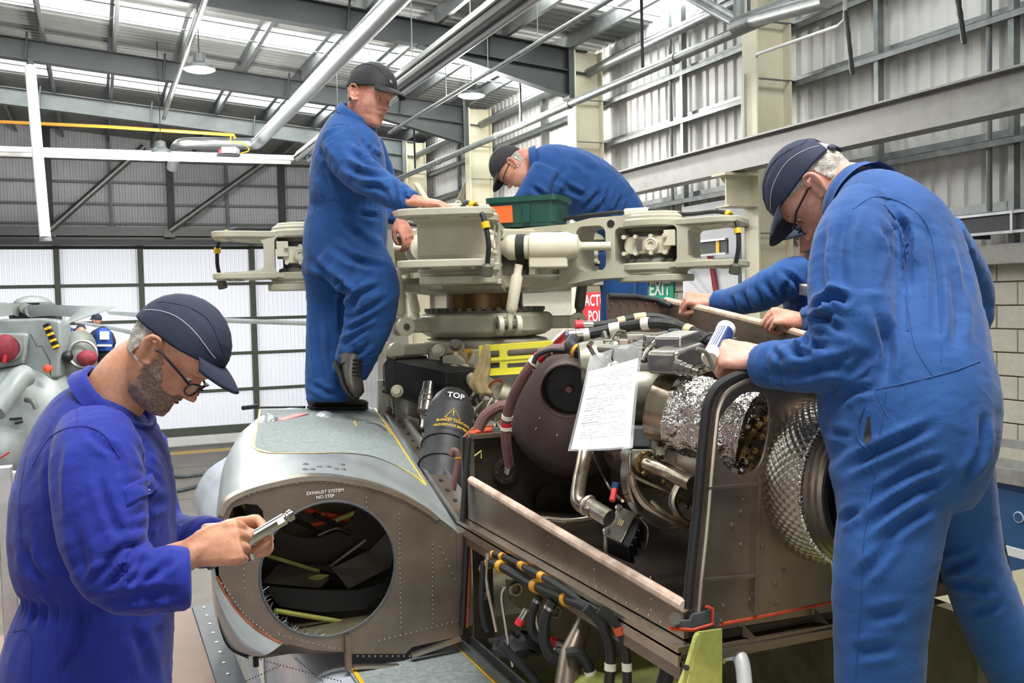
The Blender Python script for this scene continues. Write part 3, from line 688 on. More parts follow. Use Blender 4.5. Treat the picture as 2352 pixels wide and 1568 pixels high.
# seal along the right edge + sill channel
MB().tube([PY(1072, 1235, 2.98), PY(1068, 1320, 2.98), PY(1062, 1440, 2.98)], .011, 8).build('edge_seal', 'black_rubber', cw)
MB().tube([PY(1080, 1235, 2.985), PY(1072, 1440, 2.985)], .004, 6).build('sealant_bead', 'sealant', cw)
MB().obox(PY(1066, 1330, 2.995), (.025, 0, 0), (0, .004, 0), (0, 0, .16)).build('edge_strip', 'titanium', cw, smooth=False)
e0 = on_cowl(866, 928); e1 = V((1.105, 3.02, 3.02)); d = (e1-e0)
for off, wd, h, m, nm in ((.012, .012, .02, 'alu', 'sill_lip'), (.05, .07, .006, 'titanium', 'sill_channel'), (.088, .008, .05, 'alu', 'sill_lip')):
    MB().bar(e0+V((off, 0, .0)), e1+V((off, 0, 0)), wd, h).build(nm, m, cw, smooth=False)
for i in range(16):
    p_ = e0.lerp(e1, (i+.5)/16)+V((.05, 0, .006)); MB().bar(p_-d.normalized()*.012, p_+d.normalized()*.012, .014, .003).build('sill_slot', 'black_rubber', cw, smooth=False)
# interior behind the hole
b = MB(); b.mm((.44, 3.85, 2.73), (1.1, 3.87, 3.16)).mm((.42, 3.03, 2.70), (1.1, 3.87, 2.73)).mm((.42, 3.03, 2.73), (.43, 3.87, 3.12)).build('inner_compartment', 'interior_dark', cw, smooth=False)
# inner bulkhead with a hole, hoses beyond
o2 = [(-.24, -.25), (.44, -.25), (.44, .03), (.2, .2), (-.24, .2)]
MB().holed(o2, [ell(.06, .05, .16, .11, 28)], (HC[0]+.02, 3.6, HC[1]+.02), (1, 0, 0), (0, 0, 1), .01).build('inner_bulkhead', 'bay_dark', cw, smooth=False)
for i, (m, q) in enumerate((('orange_rubber', [(690, 1165), (740, 1180), (790, 1190), (830, 1215)]), ('orange_rubber', [(700, 1210), (760, 1195), (810, 1185)]), ('black_rubber', [(680, 1195), (720, 1215), (745, 1240), (755, 1262)]), ('black_rubber', [(720, 1180), (790, 1215), (810, 1230)]), ('zinc_green', [(770, 1195), (820, 1175)]), ('steel', [(730, 1230), (770, 1215), (805, 1225)]))):
    MB().tube(spline([PY(*a, 3.68-.02*i) for a in q], 5), .009 if i else .012, 8).build('inner_hose', m, cw)
for a in ((735, 1182), (765, 1205), (800, 1188), (745, 1220)): MB().cyl(PY(*a, 3.64), PY(a[0]+6, a[1]+2, 3.64), .014, n=10).build('hose_clamp', 'clamp_yellow', cw)
MB().add([PY(762, 1305, 3.35), PY(850, 1262, 3.55), PY(897, 1302, 3.5), PY(800, 1352, 3.22)], [(0, 1, 2, 3)]).build('tilted_shelf', 'inner_metal', cw, smooth=False)
MB().add([PY(850, 1262, 3.55), PY(905, 1205, 3.5), PY(905, 1275, 3.4), PY(897, 1302, 3.5)], [(0, 1, 2, 3)]).build('side_gusset', 'inner_metal', cw, smooth=False)
P = [PY(*a, 3.2) for a in ((602, 1342), (735, 1352), (820, 1352), (900, 1328), (838, 1395), (735, 1402), (640, 1388))]
MB().prism([(p_.x, p_.z) for p_ in P], (0, 3.2, 0), (1, 0, 0), (0, 0, 1), .02).build('black_rib', 'black_rubber', cw, smooth=False)
MB().add([PY(600, 1338, 3.2), PY(735, 1350, 3.2), PY(790, 1300, 3.5), PY(640, 1295, 3.5)], [(0, 1, 2, 3)]).build('inner_shelf', 'inner_metal', cw, smooth=False)
MB().prism([(0, 0), (.03, .02), (.06, .018), (.085, 0), (.055, -.02), (.02, -.02)], PY(700, 1332, 3.3), (1, 0, .05), (0, .5, .3), .004).build('green_plate', 'zinc_green', cw, smooth=False)
MB().cyl(PY(598, 1270, 3.25), PY(735, 1312, 3.4), .007, n=8).cyl(PY(632, 1402, 3.12), PY(812, 1432, 3.2), .008, n=8).build('control_rod', 'zinc_green', cw)
MB().tube(spline([PY(735, 1312, 3.4), PY(752, 1318, 3.35), PY(775, 1335, 3.3), PY(792, 1350, 3.25)], 4), .008, 8).build('drain_hose', 'black_rubber', cw)
MB().cyl(PY(745, 1310, 3.5), PY(840, 1240, 3.5), .006, n=8).build('strut', 'inner_metal', cw)
fz = MB()
for i in range(70):
    a = radians(random.uniform(190, 262)); p_ = V((HC[0]+HR*cos(a), 2.995, HC[1]+HR*sin(a)))
    fz.tube([p_, p_+V((random.uniform(-.006, .022), random.uniform(-.006, .01), random.uniform(-.004, .024)))], [.0009, .0004], 4)
o = fz.build('frayed_fibres', 'galv', cw); o['kind'] = 'stuff'
MB().mm((.40, 3.5, 2.98), (.46, 3.54, 3.18)).build('green_frame', 'zinc_green', cw, smooth=False)

# ---- engine bay tray
eb = thing('engine_bay', 'open brown metal engine bay with curved end frame', 'engine bay', (1.5, 2.3, 2.7))
XB = 1.13
MB().mm((XB, 1.72, 3.05), (1.95, 3.04, 3.065)).build('bay_floor', 'bay_dark', eb, smooth=False)
MB().prism([(3.02, 3.06), (1.72, 3.06), (1.72, 3.145), (3.02, 3.205)], (XB, 0, 0), (0, 1, 0), (0, 0, 1), .012).build('side_panel', 'titanium', eb, smooth=False)
MB().tube(spline([PX(1082, 1102, XB), PX(1200, 1172, XB), PX(1330, 1250, XB), PX(1450, 1320, XB), PX(1573, 1392, XB)], 6), .0135, 10).build('side_rail_bulb', 'rail_bulb', eb)
b = MB(); b.mm((XB-.035, 1.69, 3.045), (XB, 3.04, 3.062)).mm((XB-.035, 1.69, 3.02), (XB-.027, 3.04, 3.05)).build('side_flange', 'titanium_light', eb, smooth=False)
MB().mm((XB-.03, 1.69, 2.99), (XB-.015, 3.04, 3.03)).build('side_channel', 'titanium', eb, smooth=False)
rv = MB()
for i in range(26): rv.ball((XB-.001, 1.76+i*.05, 3.075), (.0015, .003, .003), 6, 4)
for k in range(5):
    for j in range(4): rv.ball((XB-.001, 1.85+k*.27, 3.09+j*.025), (.0015, .003, .003), 6, 4)
o = rv.build('rivets', 'steel', eb); o['kind'] = 'stuff'
MB().mm((1.93, 1.75, 3.05), (1.945, 3.04, 3.6)).build('far_side_wall', 'bay_dark', eb, smooth=False)
rp = [PX(1530, 690, 1.95), PX(1640, 715, 1.95), PX(1720, 735, 1.95), PX(1800, 755, 1.95), PX(1900, 785, 1.95)]
MB().prism([(rp[0].y, rp[0].z), (rp[3].y, rp[3].z), (rp[4].y, rp[4].z), (rp[4].y, 3.05), (rp[0].y, 3.05)], (1.94, 0, 0), (0, 1, 0), (0, 0, 1), .006).build('far_panel', 'titanium', eb, smooth=False)
MB().tube(rp, .013, 10).build('far_rail_bulb', 'rail_bulb', eb)
rv = MB()
for i in range(18): rv.ball(rp[0].lerp(rp[4], i/17)+V((-.014, 0, -.03)), (.0015, .003, .003), 6, 4)
o = rv.build('rivets', 'rotor_dark', eb); o['kind'] = 'stuff'
MB().mm((XB-.01, 3.035, 3.03), (1.69, 3.05, 3.34)).build('rear_bulkhead', 'bay_dark', eb, smooth=False)
MB().prism([(1.69, 3.05), (1.945, 3.05), (1.945, 3.79), (1.69, 3.815)], (0, 3.04, 0), (1, 0, 0), (0, 0, 1), .01).build('upper_bulkhead', 'titanium', eb, smooth=False)
MB().tube([PY(1398, 680, 3.03), PY(1460, 682, 3.03), PY(1510, 690, 3.03), PY(1540, 702, 3.0)], .011, 8).build('bulkhead_seal', 'black_rubber', eb)
rv = MB()
for i in range(7): rv.ball(PY(1405+i*20, 698, 3.025), .004, 6, 4)
for i in range(6): rv.ball(PY(1400, 710+i*24, 3.025), .004, 6, 4)
o = rv.build('rivets', 'rotor_dark', eb); o['kind'] = 'stuff'
MB().bar(PY(1080, 1003, 3.02), PY(1222, 992, 3.02), .02, .014).build('bulkhead_cap', 'titanium', eb, smooth=False)
MB().tube([PY(1077, 1005, 3.0), PY(1070, 1080, 3.0), PY(1062, 1195, 3.0)], .01, 8).build('bulkhead_edge_seal', 'black_rubber', eb)
MB().obox(PY(1084, 1090, 3.02), (.008, 0, 0), (0, .006, 0), (0, 0, .14)).build('edge_angle', 'titanium_light', eb, smooth=False)
c = PY(1162, 1082, 3.025)
b = MB(); b.torus(c, (0, 1, 0), .043, .004, 28, 6).torus(c, (0, 1, 0), .03, .004, 24, 6).lathe(c, (0, -1, 0), [(.044, 0), (.044, .004), (.028, .006), (.026, .002), (.01, .002)], 28).build('hose_port', 'bay_dark', eb)
bo = MB()
for k in range(6): bo.ball(c+V((.037*cos(k*pi/3), -.006, .037*sin(k*pi/3))), .004, 6, 4)
bo.build('port_bolts', 'steel', eb)
c = PY(1265, 1150, 3.02); MB().lathe(c, (0, -1, 0), [(.06, 0), (.06, .006), (.03, .008)], 24).build('blank_port', 'bay_dark', eb)
MB().tube([PY(1085, 1065, 3.02), PY(1085, 1050, 3.02), PY(1105, 1035, 3.02), PY(1105, 1052, 3.02)], .003, 6).build('gasket_mark', 'zinc_green', eb)
# end frame with oval window
EY = 1.72
def ez(px_, py_): p_ = PY(px_, py_, EY); return (p_.x, p_.z)
out = [ez(*q) for q in ((1577, 1395), (1582, 1330), (1596, 1200), (1608, 1060), (1618, 960), (1624, 925), (1640, 893), (1665, 874), (1700, 860), (1760, 855), (1900, 858))]
out = out+[(1.8, out[-1][1]), (1.8, 3.06), ez(1600, 1452)]
win = [ez(*q) for q in ((1668, 935), (1700, 905), (1740, 900), (1760, 918), (1764, 970), (1752, 1040), (1735, 1075), (1705, 1090), (1672, 1078), (1650, 1048), (1643, 1005), (1650, 962))]
win = [(p_.x, p_.y) for p_ in spline([V((a, c_, 0)) for a, c_ in win+[win[0]]], 3)][:-1]
EXC = (1.525, 3.375)
MB().holed(out, [win, ell(EXC[0], EXC[1], .17, n=40)], (0, EY, 0), (1, 0, 0), (0, 0, 1), .006).build('end_frame', 'titanium', eb, smooth=False)
P = [V((a, EY-.004, c_)) for a, c_ in out[:11]]
MB().tube(spline(P, 5), .011, 10).build('frame_seal', 'black_rubber', eb)
MB().tube(spline([p_+V((.022, -.006, -.012)) for p_ in P], 5), .007, 8).build('frame_lip', 'titanium_light', eb)
for a, c_ in (((1622, 1120), (1745, 1110)), ((1740, 1095), (1730, 1405)), ((1612, 1330), (1735, 1320))):
    MB().bar(PY(*a, EY-.008), PY(*c_, EY-.008), .006, .018, (0, 1, 0)).build('stiffener', 'titanium', eb, smooth=False)
for q in ((1700, 1175), (1680, 1205), (1770, 965), (1783, 1000), (1763, 1030), (1705, 1145), (1700, 1250), (1750, 1255), (1800, 1310), (1780, 1340), (1782, 1385), (1720, 1375), (1660, 1390), (1640, 1412), (1655, 1425), (1625, 1420), (1635, 1405)): MB().ball(PY(*q, EY-.005), .006, 8, 5).build('frame_bolt', 'rotor_dark', eb)
MB().tube([PY(1640, 1436, EY-.006), PY(1780, 1410, EY-.006), PY(1925, 1380, EY-.006)], .004, 6).build('sealant_bead', 'sealant', eb)
MB().prism([ez(*q) for q in ((1580, 1405), (1625, 1395), (1638, 1402), (1640, 1430), (1600, 1440), (1540, 1442), (1545, 1420), (1575, 1418))], (0, EY-.012, 0), (1, 0, 0), (0, 0, 1), .008).build('corner_bracket', 'strip_grey', eb, smooth=False)
MB().tube([PY(*q, EY-.022) for q in ((1537, 1443), (1590, 1447), (1615, 1440), (1637, 1432), (1637, 1398), (1622, 1392))], .004, 6).build('sealant_bead', 'sealant', eb)
MB().cyl(PY(1551, 1420, EY-.03), PY(1551, 1420, EY-.01), .013, n=16).build('corner_bolt', 'rotor_dark', eb)
MB().bar(PY(1630, 1490, EY), PY(1930, 1432, EY), .06, .01).bar(PY(1630, 1500, EY-.02), PY(1930, 1442, EY-.02), .01, .03).build('bottom_angle', 'titanium', eb, smooth=False)
for q in ((1705, 1440), (1870, 1405)): MB().add([PY(q[0], q[1]-10, EY-.01), PY(q[0], q[1]+22, EY-.01), PY(q[0]+35, q[1]+28, EY-.05)], [(0, 1, 2)]).build('gusset', 'titanium', eb, smooth=False)
# exhaust nozzle, quilted sleeve
xh = thing('exhaust_nozzle', 'round exhaust nozzle wrapped in silver quilted blanket', 'exhaust', (EXC[0], 1.6, EXC[1]-.2))
o_ = V((EXC[0], 1.76, EXC[1])); ax = V((.06, -1, 0)).normalized(); x_, y_, d_ = basis(ax)
b = MB(); rings = []
NU = 420; prof = []
for i in range(41): prof.append((.182+.012*sin(pi*i/40)-.016*(i/40)**2, .03+.11*i/40))
for i, (r_, h_) in enumerate(prof):
    ring = []
    for j in range(NU):
        a = 2*pi*j/NU; q_ = abs(sin(a*30+h_*165))*abs(sin(a*30-h_*165)); ring.append(o_+d_*h_+(x_*cos(a)+y_*sin(a))*(r_+.0048*sqrt(q_)))
    rings.append(ring)
b.loft(rings, False).build('quilted_sleeve', 'quilt', xh, angle=180)
b = MB(); b.lathe(o_, ax, [(.172, .132), (.178, .136), (.178, .146), (.17, .15), (.17, .16), (.164, .164), (.164, .172), (.157, .178), (.148, .178), (.142, .15), (.14, .0)], 48, False).build('nozzle_ring', 'titanium', xh)
b = MB(); b.lathe(o_, ax, [(.156, .172), (.156, .184), (.146, .184), (.146, .172)], 48, False).build('rubber_lip', 'black_rubber', xh)
b = MB(); b.lathe(o_, ax, [(.145, .16), (.14, .02), (.0, .02)], 40, False).build('dark_throat', 'black_rubber', xh)
st = MB()
for j in range(110):
    a = 2*pi*j/110; st.ball(o_+d_*.14+(x_*cos(a)+y_*sin(a))*.181, (.006, .006, .006), 6, 4)
o = st.build('stitching', 'foil', xh); o['kind'] = 'stuff'
# ================================================================ engine
en = thing('turbine_engine', 'partly stripped turbine engine lying in the open bay', 'engine', (1.55, 2.3, 3.1))
EC = V((1.56, 0, 3.36))
MB().lathe((EC.x, 1.78, EC.z), (0, 1, 0), [(.135, 0), (.16, .02), (.16, .05), (.15, .06), (.15, .16), (.165, .17), (.165, .2), (.14, .21), (.135, .42), (.155, .44), (.155, .48), (.13, .5), (.12, .7), (.15, .74), (.15, .8), (.1, .82), (.1, .95)], 36).build('core_casing', 'heat_steel', en)
b = MB()
for k, (y, r_) in enumerate(((1.83, .168), (1.97, .17), (2.24, .162))):
    for j in range(28): a = 2*pi*j/28; b.ball((EC.x+r_*cos(a), y, EC.z+r_*sin(a)), .008, 6, 4)
mat('gold_lug', '8d7448', .35, .8, .2, 20)
o = b.build('flange_bolts', 'gold_lug', en); o['kind'] = 'stuff'
# intake scroll
ic = PY(1318, 945, 2.86); D1 = V((-.62, -.78, .05)).normalized()
MB().lathe(ic+D1*-.06, D1, [(.06, -.06), (.2, -.05), (.225, .0), (.23, .05), (.21, .1), (.17, .13), (.05, .14), (.0, .14)], 40).build('intake_scroll', 'intake_brown', en)
oc = PD(1308, 893, 2.6)
ic2 = V((-.55, -.83, .0)).normalized()
b = MB(); b.lathe(oc, ic2, [(.085, -.06), (.076, 0), (.074, .06), (.07, .061), (.069, 0), (.065, -.05)], 30, False).build('intake_neck', 'intake_brown', en)
MB().lathe(oc, ic2, [(.0, -.03), (.069, -.03)], 24, False).build('intake_throat', 'black_rubber', en)
MB().cyl(oc+ic2*-.04, oc+ic2*.02, .009, n=10).build('intake_probe', 'hose_brown', en)
rv = MB(); x_, y_, d_ = basis(D1)
for q in ((1260, 853), (1250, 890), (1252, 912), (1272, 840), (1282, 905), (1240, 960), (1232, 985), (1268, 812), (1225, 850), (1280, 1000)):
    rv.ball(PD(*q, 2.66), .0035, 6, 4)
rv.build('scroll_rivets', 'steel', en)
# accessory gearbox on top
b = MB(); P = [PZ(*q, 3.66) for q in ((1352, 782), (1400, 770), (1470, 768), (1540, 772), (1590, 790), (1570, 812), (1500, 800), (1440, 806), (1380, 800))]
b.prism([(p_.x, p_.y) for p_ in P], (0, 0, 3.6), (1, 0, 0), (0, 1, 0), .055).build('gearbox_cover', 'casting', en, smooth=False, bevel=.006)
MB().prism([(p_.x*.85+1.52*.15, p_.y*.85+2.5*.15) for p_ in P], (0, 0, 3.42), (1, 0, 0), (0, 1, 0), .18).build('gearbox_housing', 'casting', en, smooth=False, bevel=.01)
bo = MB()
for i in range(len(P)):
    a, c = P[i], P[(i+1) % len(P)]
    for k in range(3): p_ = a.lerp(c, k/3); bo.cyl((p_.x, p_.y, 3.65), (p_.x, p_.y, 3.668), .006, n=6)
for k in range(40):
    p_ = PZ(random.uniform(1380, 1570), random.uniform(770, 800), 3.66); bo.cyl(p_, p_+V((0, 0, random.uniform(.004, .014))), random.uniform(.004, .009), n=6)
o = bo.build('cover_bolts', 'bare_metal', en); o['kind'] = 'stuff'
for q0, q1, r_ in (((1345, 778), (1440, 790), .01), ((1440, 768), (1560, 775), .012), ((1460, 785), (1530, 770), .016), ((1380, 800), (1450, 805), .012), ((1520, 780), (1590, 790), .018), ((1560, 770), (1690, 790), .012)):
    MB().cyl(PZ(*q0, 3.67), PZ(*q1, 3.67), r_, n=10).build('cover_rib', 'casting', en)
MB().lathe(PD(1480, 845, 2.62), CR*1.0, [(.05, -.09), (.055, -.05), (.06, 0), (.06, .05), (.045, .08)], 20).build('pump_body', 'casting', en)
MB().lathe(PD(1390, 835, 2.6), CR*1.0+V((0, 0, .05)), [(.06, -.07), (.065, -.04), (.065, .06), (.05, .08)], 20).build('pump_body', 'casting', en)
MB().lathe(PD(1460, 905, 2.6), CR, [(.07, -.08), (.075, -.03), (.075, .05), (.05, .09)], 20).build('filter_bowl', 'casting', en)
# thin feed pipes on top
for q in ([(1405, 822), (1440, 803), (1475, 802), (1500, 805), (1530, 820)], [(1452, 783), (1480, 788), (1484, 803)], [(1350, 790), (1356, 800), (1375, 830), (1390, 838)], [(1500, 790), (1520, 775), (1560, 782)], [(1395, 825), (1410, 812), (1415, 818)], [(1650, 830), (1600, 842), (1560, 860)], [(1690, 850), (1640, 845), (1600, 858)], [(1520, 855), (1505, 900), (1498, 950)]):
    MB().tube(spline([PD(*a, 2.45) for a in q], 4), .0055, 8).build('feed_pipe', 'steel', en)
for q in ((1398, 812), (1420, 805), (1508, 790), (1590, 800), (1352, 786), (1620, 842)): MB().cyl(PD(*q, 2.44), PD(q[0]+8, q[1]+6, 2.44), .011, n=8).build('pipe_nut', 'bare_metal', en)
rr = random.Random(11)
for k in range(34):      # small fittings crowding the gearbox top
    q = (rr.uniform(1375, 1660), rr.uniform(776, 850)); d_ = 2.62-.4*(q[1]-776)/74-.15*max(0, (q[0]-1550)/110)
    if 1500 < q[0] < 1620 and q[1] > 795: continue
    p_ = PD(*q, d_); m_ = rr.choice(['bare_metal', 'casting', 'heat_steel', 'rotor_dark', 'strip_grey']); a_ = V((rr.uniform(-1, 1), rr.uniform(-1, 1), rr.uniform(-.3, 1))).normalized()
    if k % 3 == 0: MB().lathe(p_, a_, [(.014, 0), (.014, .012), (.01, .014), (.01, .03), (.006, .032), (0, .032)], 10).build('union_nut', m_, en)
    elif k % 3 == 1: MB().tube(spline([p_, p_+a_*.03+V((0, 0, .012)), p_+a_*.07-V((0, 0, .01))], 4), rr.uniform(.003, .006), 7).build('link_pipe', m_, en)
    else: MB().obox(p_, CR*rr.uniform(.01, .025), CF*rr.uniform(.01, .02), V((0, 0, rr.uniform(.006, .016)))).build('bracket_block', m_, en, smooth=False, bevel=.003)
# silver control box with connector
c = PD(1553, 822, 2.3)
u1 = (PD(1600, 812, 2.3)-PD(1520, 840, 2.2)).normalized(); w1 = V((0, 0, 1)); u2 = w1.cross(u1).normalized()
MB().obox(c, u1*.062, u2*.045, w1*.028).build('control_box', 'bare_metal', en, smooth=False, bevel=.012, seg=3)
MB().obox(c+u1*.05+w1*.02+u2*.03, u1*.045, u2*.04, w1*.03).build('control_box', 'bare_metal', en, smooth=False, bevel=.008, seg=3)
MB().lathe(c+w1*.028+u1*.0, w1, [(.006, 0), (.006, .003), (0, .003)], 12).build('box_screw', 'rotor_dark', en)
a0 = PD(1552, 842, 2.22); a1 = PD(1608, 856, 2.18); dv = (a1-a0)
MB().lathe(a0, dv, [(.018, 0), (.018, .016), (.015, .017), (.015, .028), (.013, .029), (.012, .045), (.008, .046), (.007, .06)], 18).build('connector', 'bare_metal', en)
# bleed duct: bare drum and foil sleeve
f0 = PY(1515, 930, 2.02); f1 = PY(1760, 1000, 1.80); fd = (f1-f0).normalized(); fl_ = (f1-f0).length
MB().lathe(f0, fd, [(.06, -.005), (.085, -.004), (.09, .0), (.088, .05), (.086, .1)], 40).build('bleed_drum', 'heat_steel', en)
x_, y_, d_ = basis(fd); rings = []
for i in range(26):
    h_ = .05+.19*i/25; ring = []
    for j in range(80):
        a = 2*pi*j/80; e_ = x_*cos(a)+y_*sin(a); p_ = f0+d_*h_+e_*.09
        ring.append(p_+e_*(.010*noise.noise(p_*38)+.007*abs(noise.noise(p_*90))+.004))
    rings.append(ring)
MB().loft(rings, False).build('foil_sleeve', 'foil', en, angle=25)
# ring segment visible through the oval window
MB().lathe((1.555, 1.9, 3.365), V((0, -1, .0)), [(.155, 0), (.155, .012), (.13, .014), (.13, .05), (.12, .05)], 48, False).build('turbine_band', 'heat_steel', en)
b = MB(); x_, y_, d_ = basis(V((0, -1, 0)))
for j in range(36): a = 2*pi*j/36; b.obox(V((1.555, 1.9, 3.365))+d_*.01+(x_*cos(a)+y_*sin(a))*.155, (x_*cos(a)+y_*sin(a))*.008, (-x_*sin(a)+y_*cos(a))*.005, d_*.012)
b.build('band_lugs', 'gold_lug', en, smooth=False)['kind'] = 'stuff'
# lower pipework
MB().tube(spline([PD(1345, 1030, 2.5), PD(1340, 1060, 2.48), PD(1330, 1110, 2.46), PD(1328, 1150, 2.44), PD(1345, 1165, 2.42), PD(1362, 1172, 2.4)], 5), .019, 14).build('drain_pipe', 'heat_steel', en)
a0 = PD(1350, 1160, 2.42); a1 = PD(1408, 1195, 2.36); dv = (a1-a0)
MB().lathe(a0, dv, [(.027, -.004), (.028, 0), (.026, .004), (.022, .005), (.022, .075)], 24).build('braided_hose', 'quilt', en)
c = PD(1475, 1012, 2.42); MB().obox(c+CR*-.008+CU*.012, CR*.027, CF*.03, CU*.025).build('valve_motor', 'strip_grey', en, smooth=False, bevel=.005)
MB().obox(c-CU*.03, CR*.03, CF*.03, CU*.012).build('valve_block', 'casting', en, smooth=False, bevel=.004)
MB().tube([PD(1440, 1040, 2.44), PD(1490, 1062, 2.38)], .024, 14).build('valve_body', 'casting', en)
MB().tube([PD(1482, 1062, 2.38), PD(1540, 1085, 2.3), PD(1594, 1112, 2.2)], .02, 14).build('bleed_pipe', 'heat_steel', en)
MB().torus(PD(1482, 1062, 2.38), PD(1594, 1112, 2.2)-PD(1482, 1062, 2.38), .024, .006, 20, 6).build('pipe_flange', 'gold_lug', en)
for q in ((1500, 1050), (1478, 1085), (1508, 1058), (1470, 1042)): MB().cyl(PD(*q, 2.36), PD(q[0]+5, q[1]+3, 2.35), .006, n=8).build('flange_bolt', 'gold_lug', en)
for q, r_ in (([(1450, 1090), (1462, 1130), (1490, 1165), (1540, 1195), (1580, 1215)], .009), ([(1560, 1110), (1545, 1150), (1560, 1185), (1582, 1200)], .011), ([(1447, 1040), (1450, 1085), (1490, 1110), (1548, 1130), (1562, 1110)], .0045), ([(1495, 1150), (1530, 1180), (1585, 1205)], .005), ([(1300, 1200), (1250, 1195), (1240, 1192)], .009), ([(1360, 1190), (1310, 1196), (1240, 1190)], .008), ([(1360, 1040), (1400, 1120), (1430, 1150)], .004)):
    MB().tube(spline([PD(*a, 2.32 if a[0] > 1400 else 2.78) for a in q], 5), r_, 10).build('oil_pipe', 'heat_steel', en)
MB().lathe(PD(1540, 1080, 2.5), V((0, -1, 0)), [(.15, 0), (.15, .03), (.145, .035)], 40, False).build('casing_band', 'bare_metal', en)
# ignition box
bx_ = thing('ignition_box', 'small black finned box with a bare metal lid lying in the bay', 'box', PD(1432, 1240, 2.3))
l0, l1, l2 = PD(1385, 1228, 2.42), PD(1420, 1162, 2.52), PD(1462, 1180, 2.48)
ux = (l1-l0); uy = (l2-l1); nn = ux.cross(uy).normalized()
if nn.z < 0: nn = -nn
ctr = (l0+l2)/2
MB().obox(ctr, ux*.5, uy*.5, nn*.004).build('lid', 'bare_metal', bx_, smooth=False, bevel=.004)
MB().obox(ctr-nn*.033+uy*.22, ux*.46, uy*.62, nn*.028).build('body', 'black_plastic', bx_, smooth=False, bevel=.006)
for k in range(4): MB().obox(ctr-nn*.035+uy*.87+ux*(-.36+.24*k), ux*.025, uy*.08, nn*.028).build('fin', 'black_plastic', bx_, smooth=False)
for s1 in (-.4, .4): MB().lathe(ctr+ux*s1-uy*.38, nn, [(.01, 0), (.01, .01), (.006, .014), (0, .014)], 10).build('terminal', 'bare_metal', bx_)
for k in range(3): MB().obox(ctr+nn*.0045+ux*.02+uy*(-.06+.09*k), ux*.09, uy*.03, nn*.0006).build('lid_label', 'tape_tan', bx_, smooth=False)
MB().tube(spline([PD(1470, 1190, 2.46), PD(1488, 1215, 2.41), PD(1480, 1260, 2.41), PD(1440, 1283, 2.44)], 5), .0025, 6).build('lock_wire', 'bare_metal', bx_)
MB().obox(PD(1392, 1250, 2.46), CR*.006, CF*.006, CU*.03).build('stand', 'bare_metal', bx_, smooth=False)
MB().tube([PD(1406, 1150, 2.4), PD(1412, 1120, 2.42)], .008, 8).build('lead', 'red', bx_)
MB().tube([PD(1412, 1120, 2.42), PD(1414, 1108, 2.42)], .009, 8).build('lead_boot', 'blue_door', bx_)
# black hoses over the engine with tape bands
def hose(name, label, pts, d, r, m, bands=(), ends=(), n=6, bm='tape_tan'):
    D = d if isinstance(d, (list, tuple)) else [d]*len(pts)
    P = spline([PD(q[0], q[1], dd) for q, dd in zip(pts, D)], n)
    t = thing(name, label, 'hose', P[0]); MB().tube(P, r, 10).build('hose_run', m, t)
    for f0_, f1_, m_ in bands:
        i0 = int(f0_*(len(P)-1)); i1 = max(i0+1, int(f1_*(len(P)-1))); MB().tube(P[i0:i1+1], r*1.12, 12).build('tape_band', m_, t)
    return t, P
t, P = hose('cable_hose', 'lower black cable hose with pale tape bands over the engine', [(1310, 772), (1345, 768), (1400, 757), (1450, 748), (1500, 742), (1550, 748), (1590, 762), (1635, 785)], [2.85, 2.85, 2.85, 2.83, 2.8, 2.8, 2.75, 2.7], .0165, 'black_rubber', ((.14, .19, 'tape_white'), (.3, .36, 'tape_white'), (.5, .55, 'tape_white'), (.83, .87, 'tape_tan')))
MB().lathe(P[1], P[0]-P[2], [(.016, -.03), (.02, -.03), (.02, -.01), (.022, -.008), (.022, .012), (.017, .013)], 18).build('connector', 'bare_metal', t)
MB().lathe(P[0], P[0]-P[2], [(.0, .014), (.014, .0145), (.014, .0)], 18).build('connector_face', 'blue_door', t)
t, P = hose('cable_hose', 'upper black cable hose with a red end cap over the engine', [(1362, 749), (1400, 745), (1430, 738), (1470, 730), (1510, 730), (1550, 742), (1580, 760)], 2.95, .0145, 'black_rubber', ((.3, .38, 'tape_tan'), (.45, .56, 'tape_tan')))
MB().cyl(P[0]-CR*.03, P[0], .017, n=16).build('connector', 'bare_metal', t); MB().cyl(P[0]-CR*.055, P[0]-CR*.03, .02, n=16).build('red_cap', 'red', t)
t, P = hose('cable_hose', 'black glossy cable boot bending down over the intake scroll', [(1320, 780), (1312, 792), (1322, 806), (1345, 815), (1375, 835), (1392, 850)], [2.7, 2.68, 2.66, 2.64, 2.62, 2.6], .02, 'black_plastic', ((.42, .48, 'clamp_yellow'),))
t, P = hose('thin_cable', 'thin black cable arching across the intake scroll', [(1225, 835), (1235, 815), (1265, 804), (1300, 806), (1320, 810)], 2.68, .007, 'black_rubber')
t, P = hose('thin_cable', 'black cable beside the mallet on the engine', [(1650, 828), (1680, 840), (1720, 852), (1740, 856)], 2.25, .008, 'black_rubber')
t, P = hose('brown_hose', 'thick brown rubber hose curving down to the bay bulkhead', [(1300, 800), (1262, 805), (1228, 830), (1200, 870), (1175, 920), (1163, 970), (1163, 1020), (1170, 1068)], [2.8, 2.78, 2.78, 2.8, 2.85, 2.88, 2.9, 2.95], .0155, 'hose_brown', ((.23, .28, 'red'), (.28, .31, 'tape_white'), (.68, .71, 'tape_white'), (.715, .74, 'red'), (.745, .765, 'tape_white')))
MB().lathe(P[-1], V((0, .6, -1)), [(.013, -.01), (.013, .012), (.01, .013), (.01, .03)], 12).build('elbow_fitting', 'bare_metal', t)
t, P = hose('brown_hose', 'brown hose arching behind the bay bulkhead', [(1098, 985), (1115, 955), (1145, 935), (1175, 930), (1200, 925)], 3.6, .022, 'hose_brown')
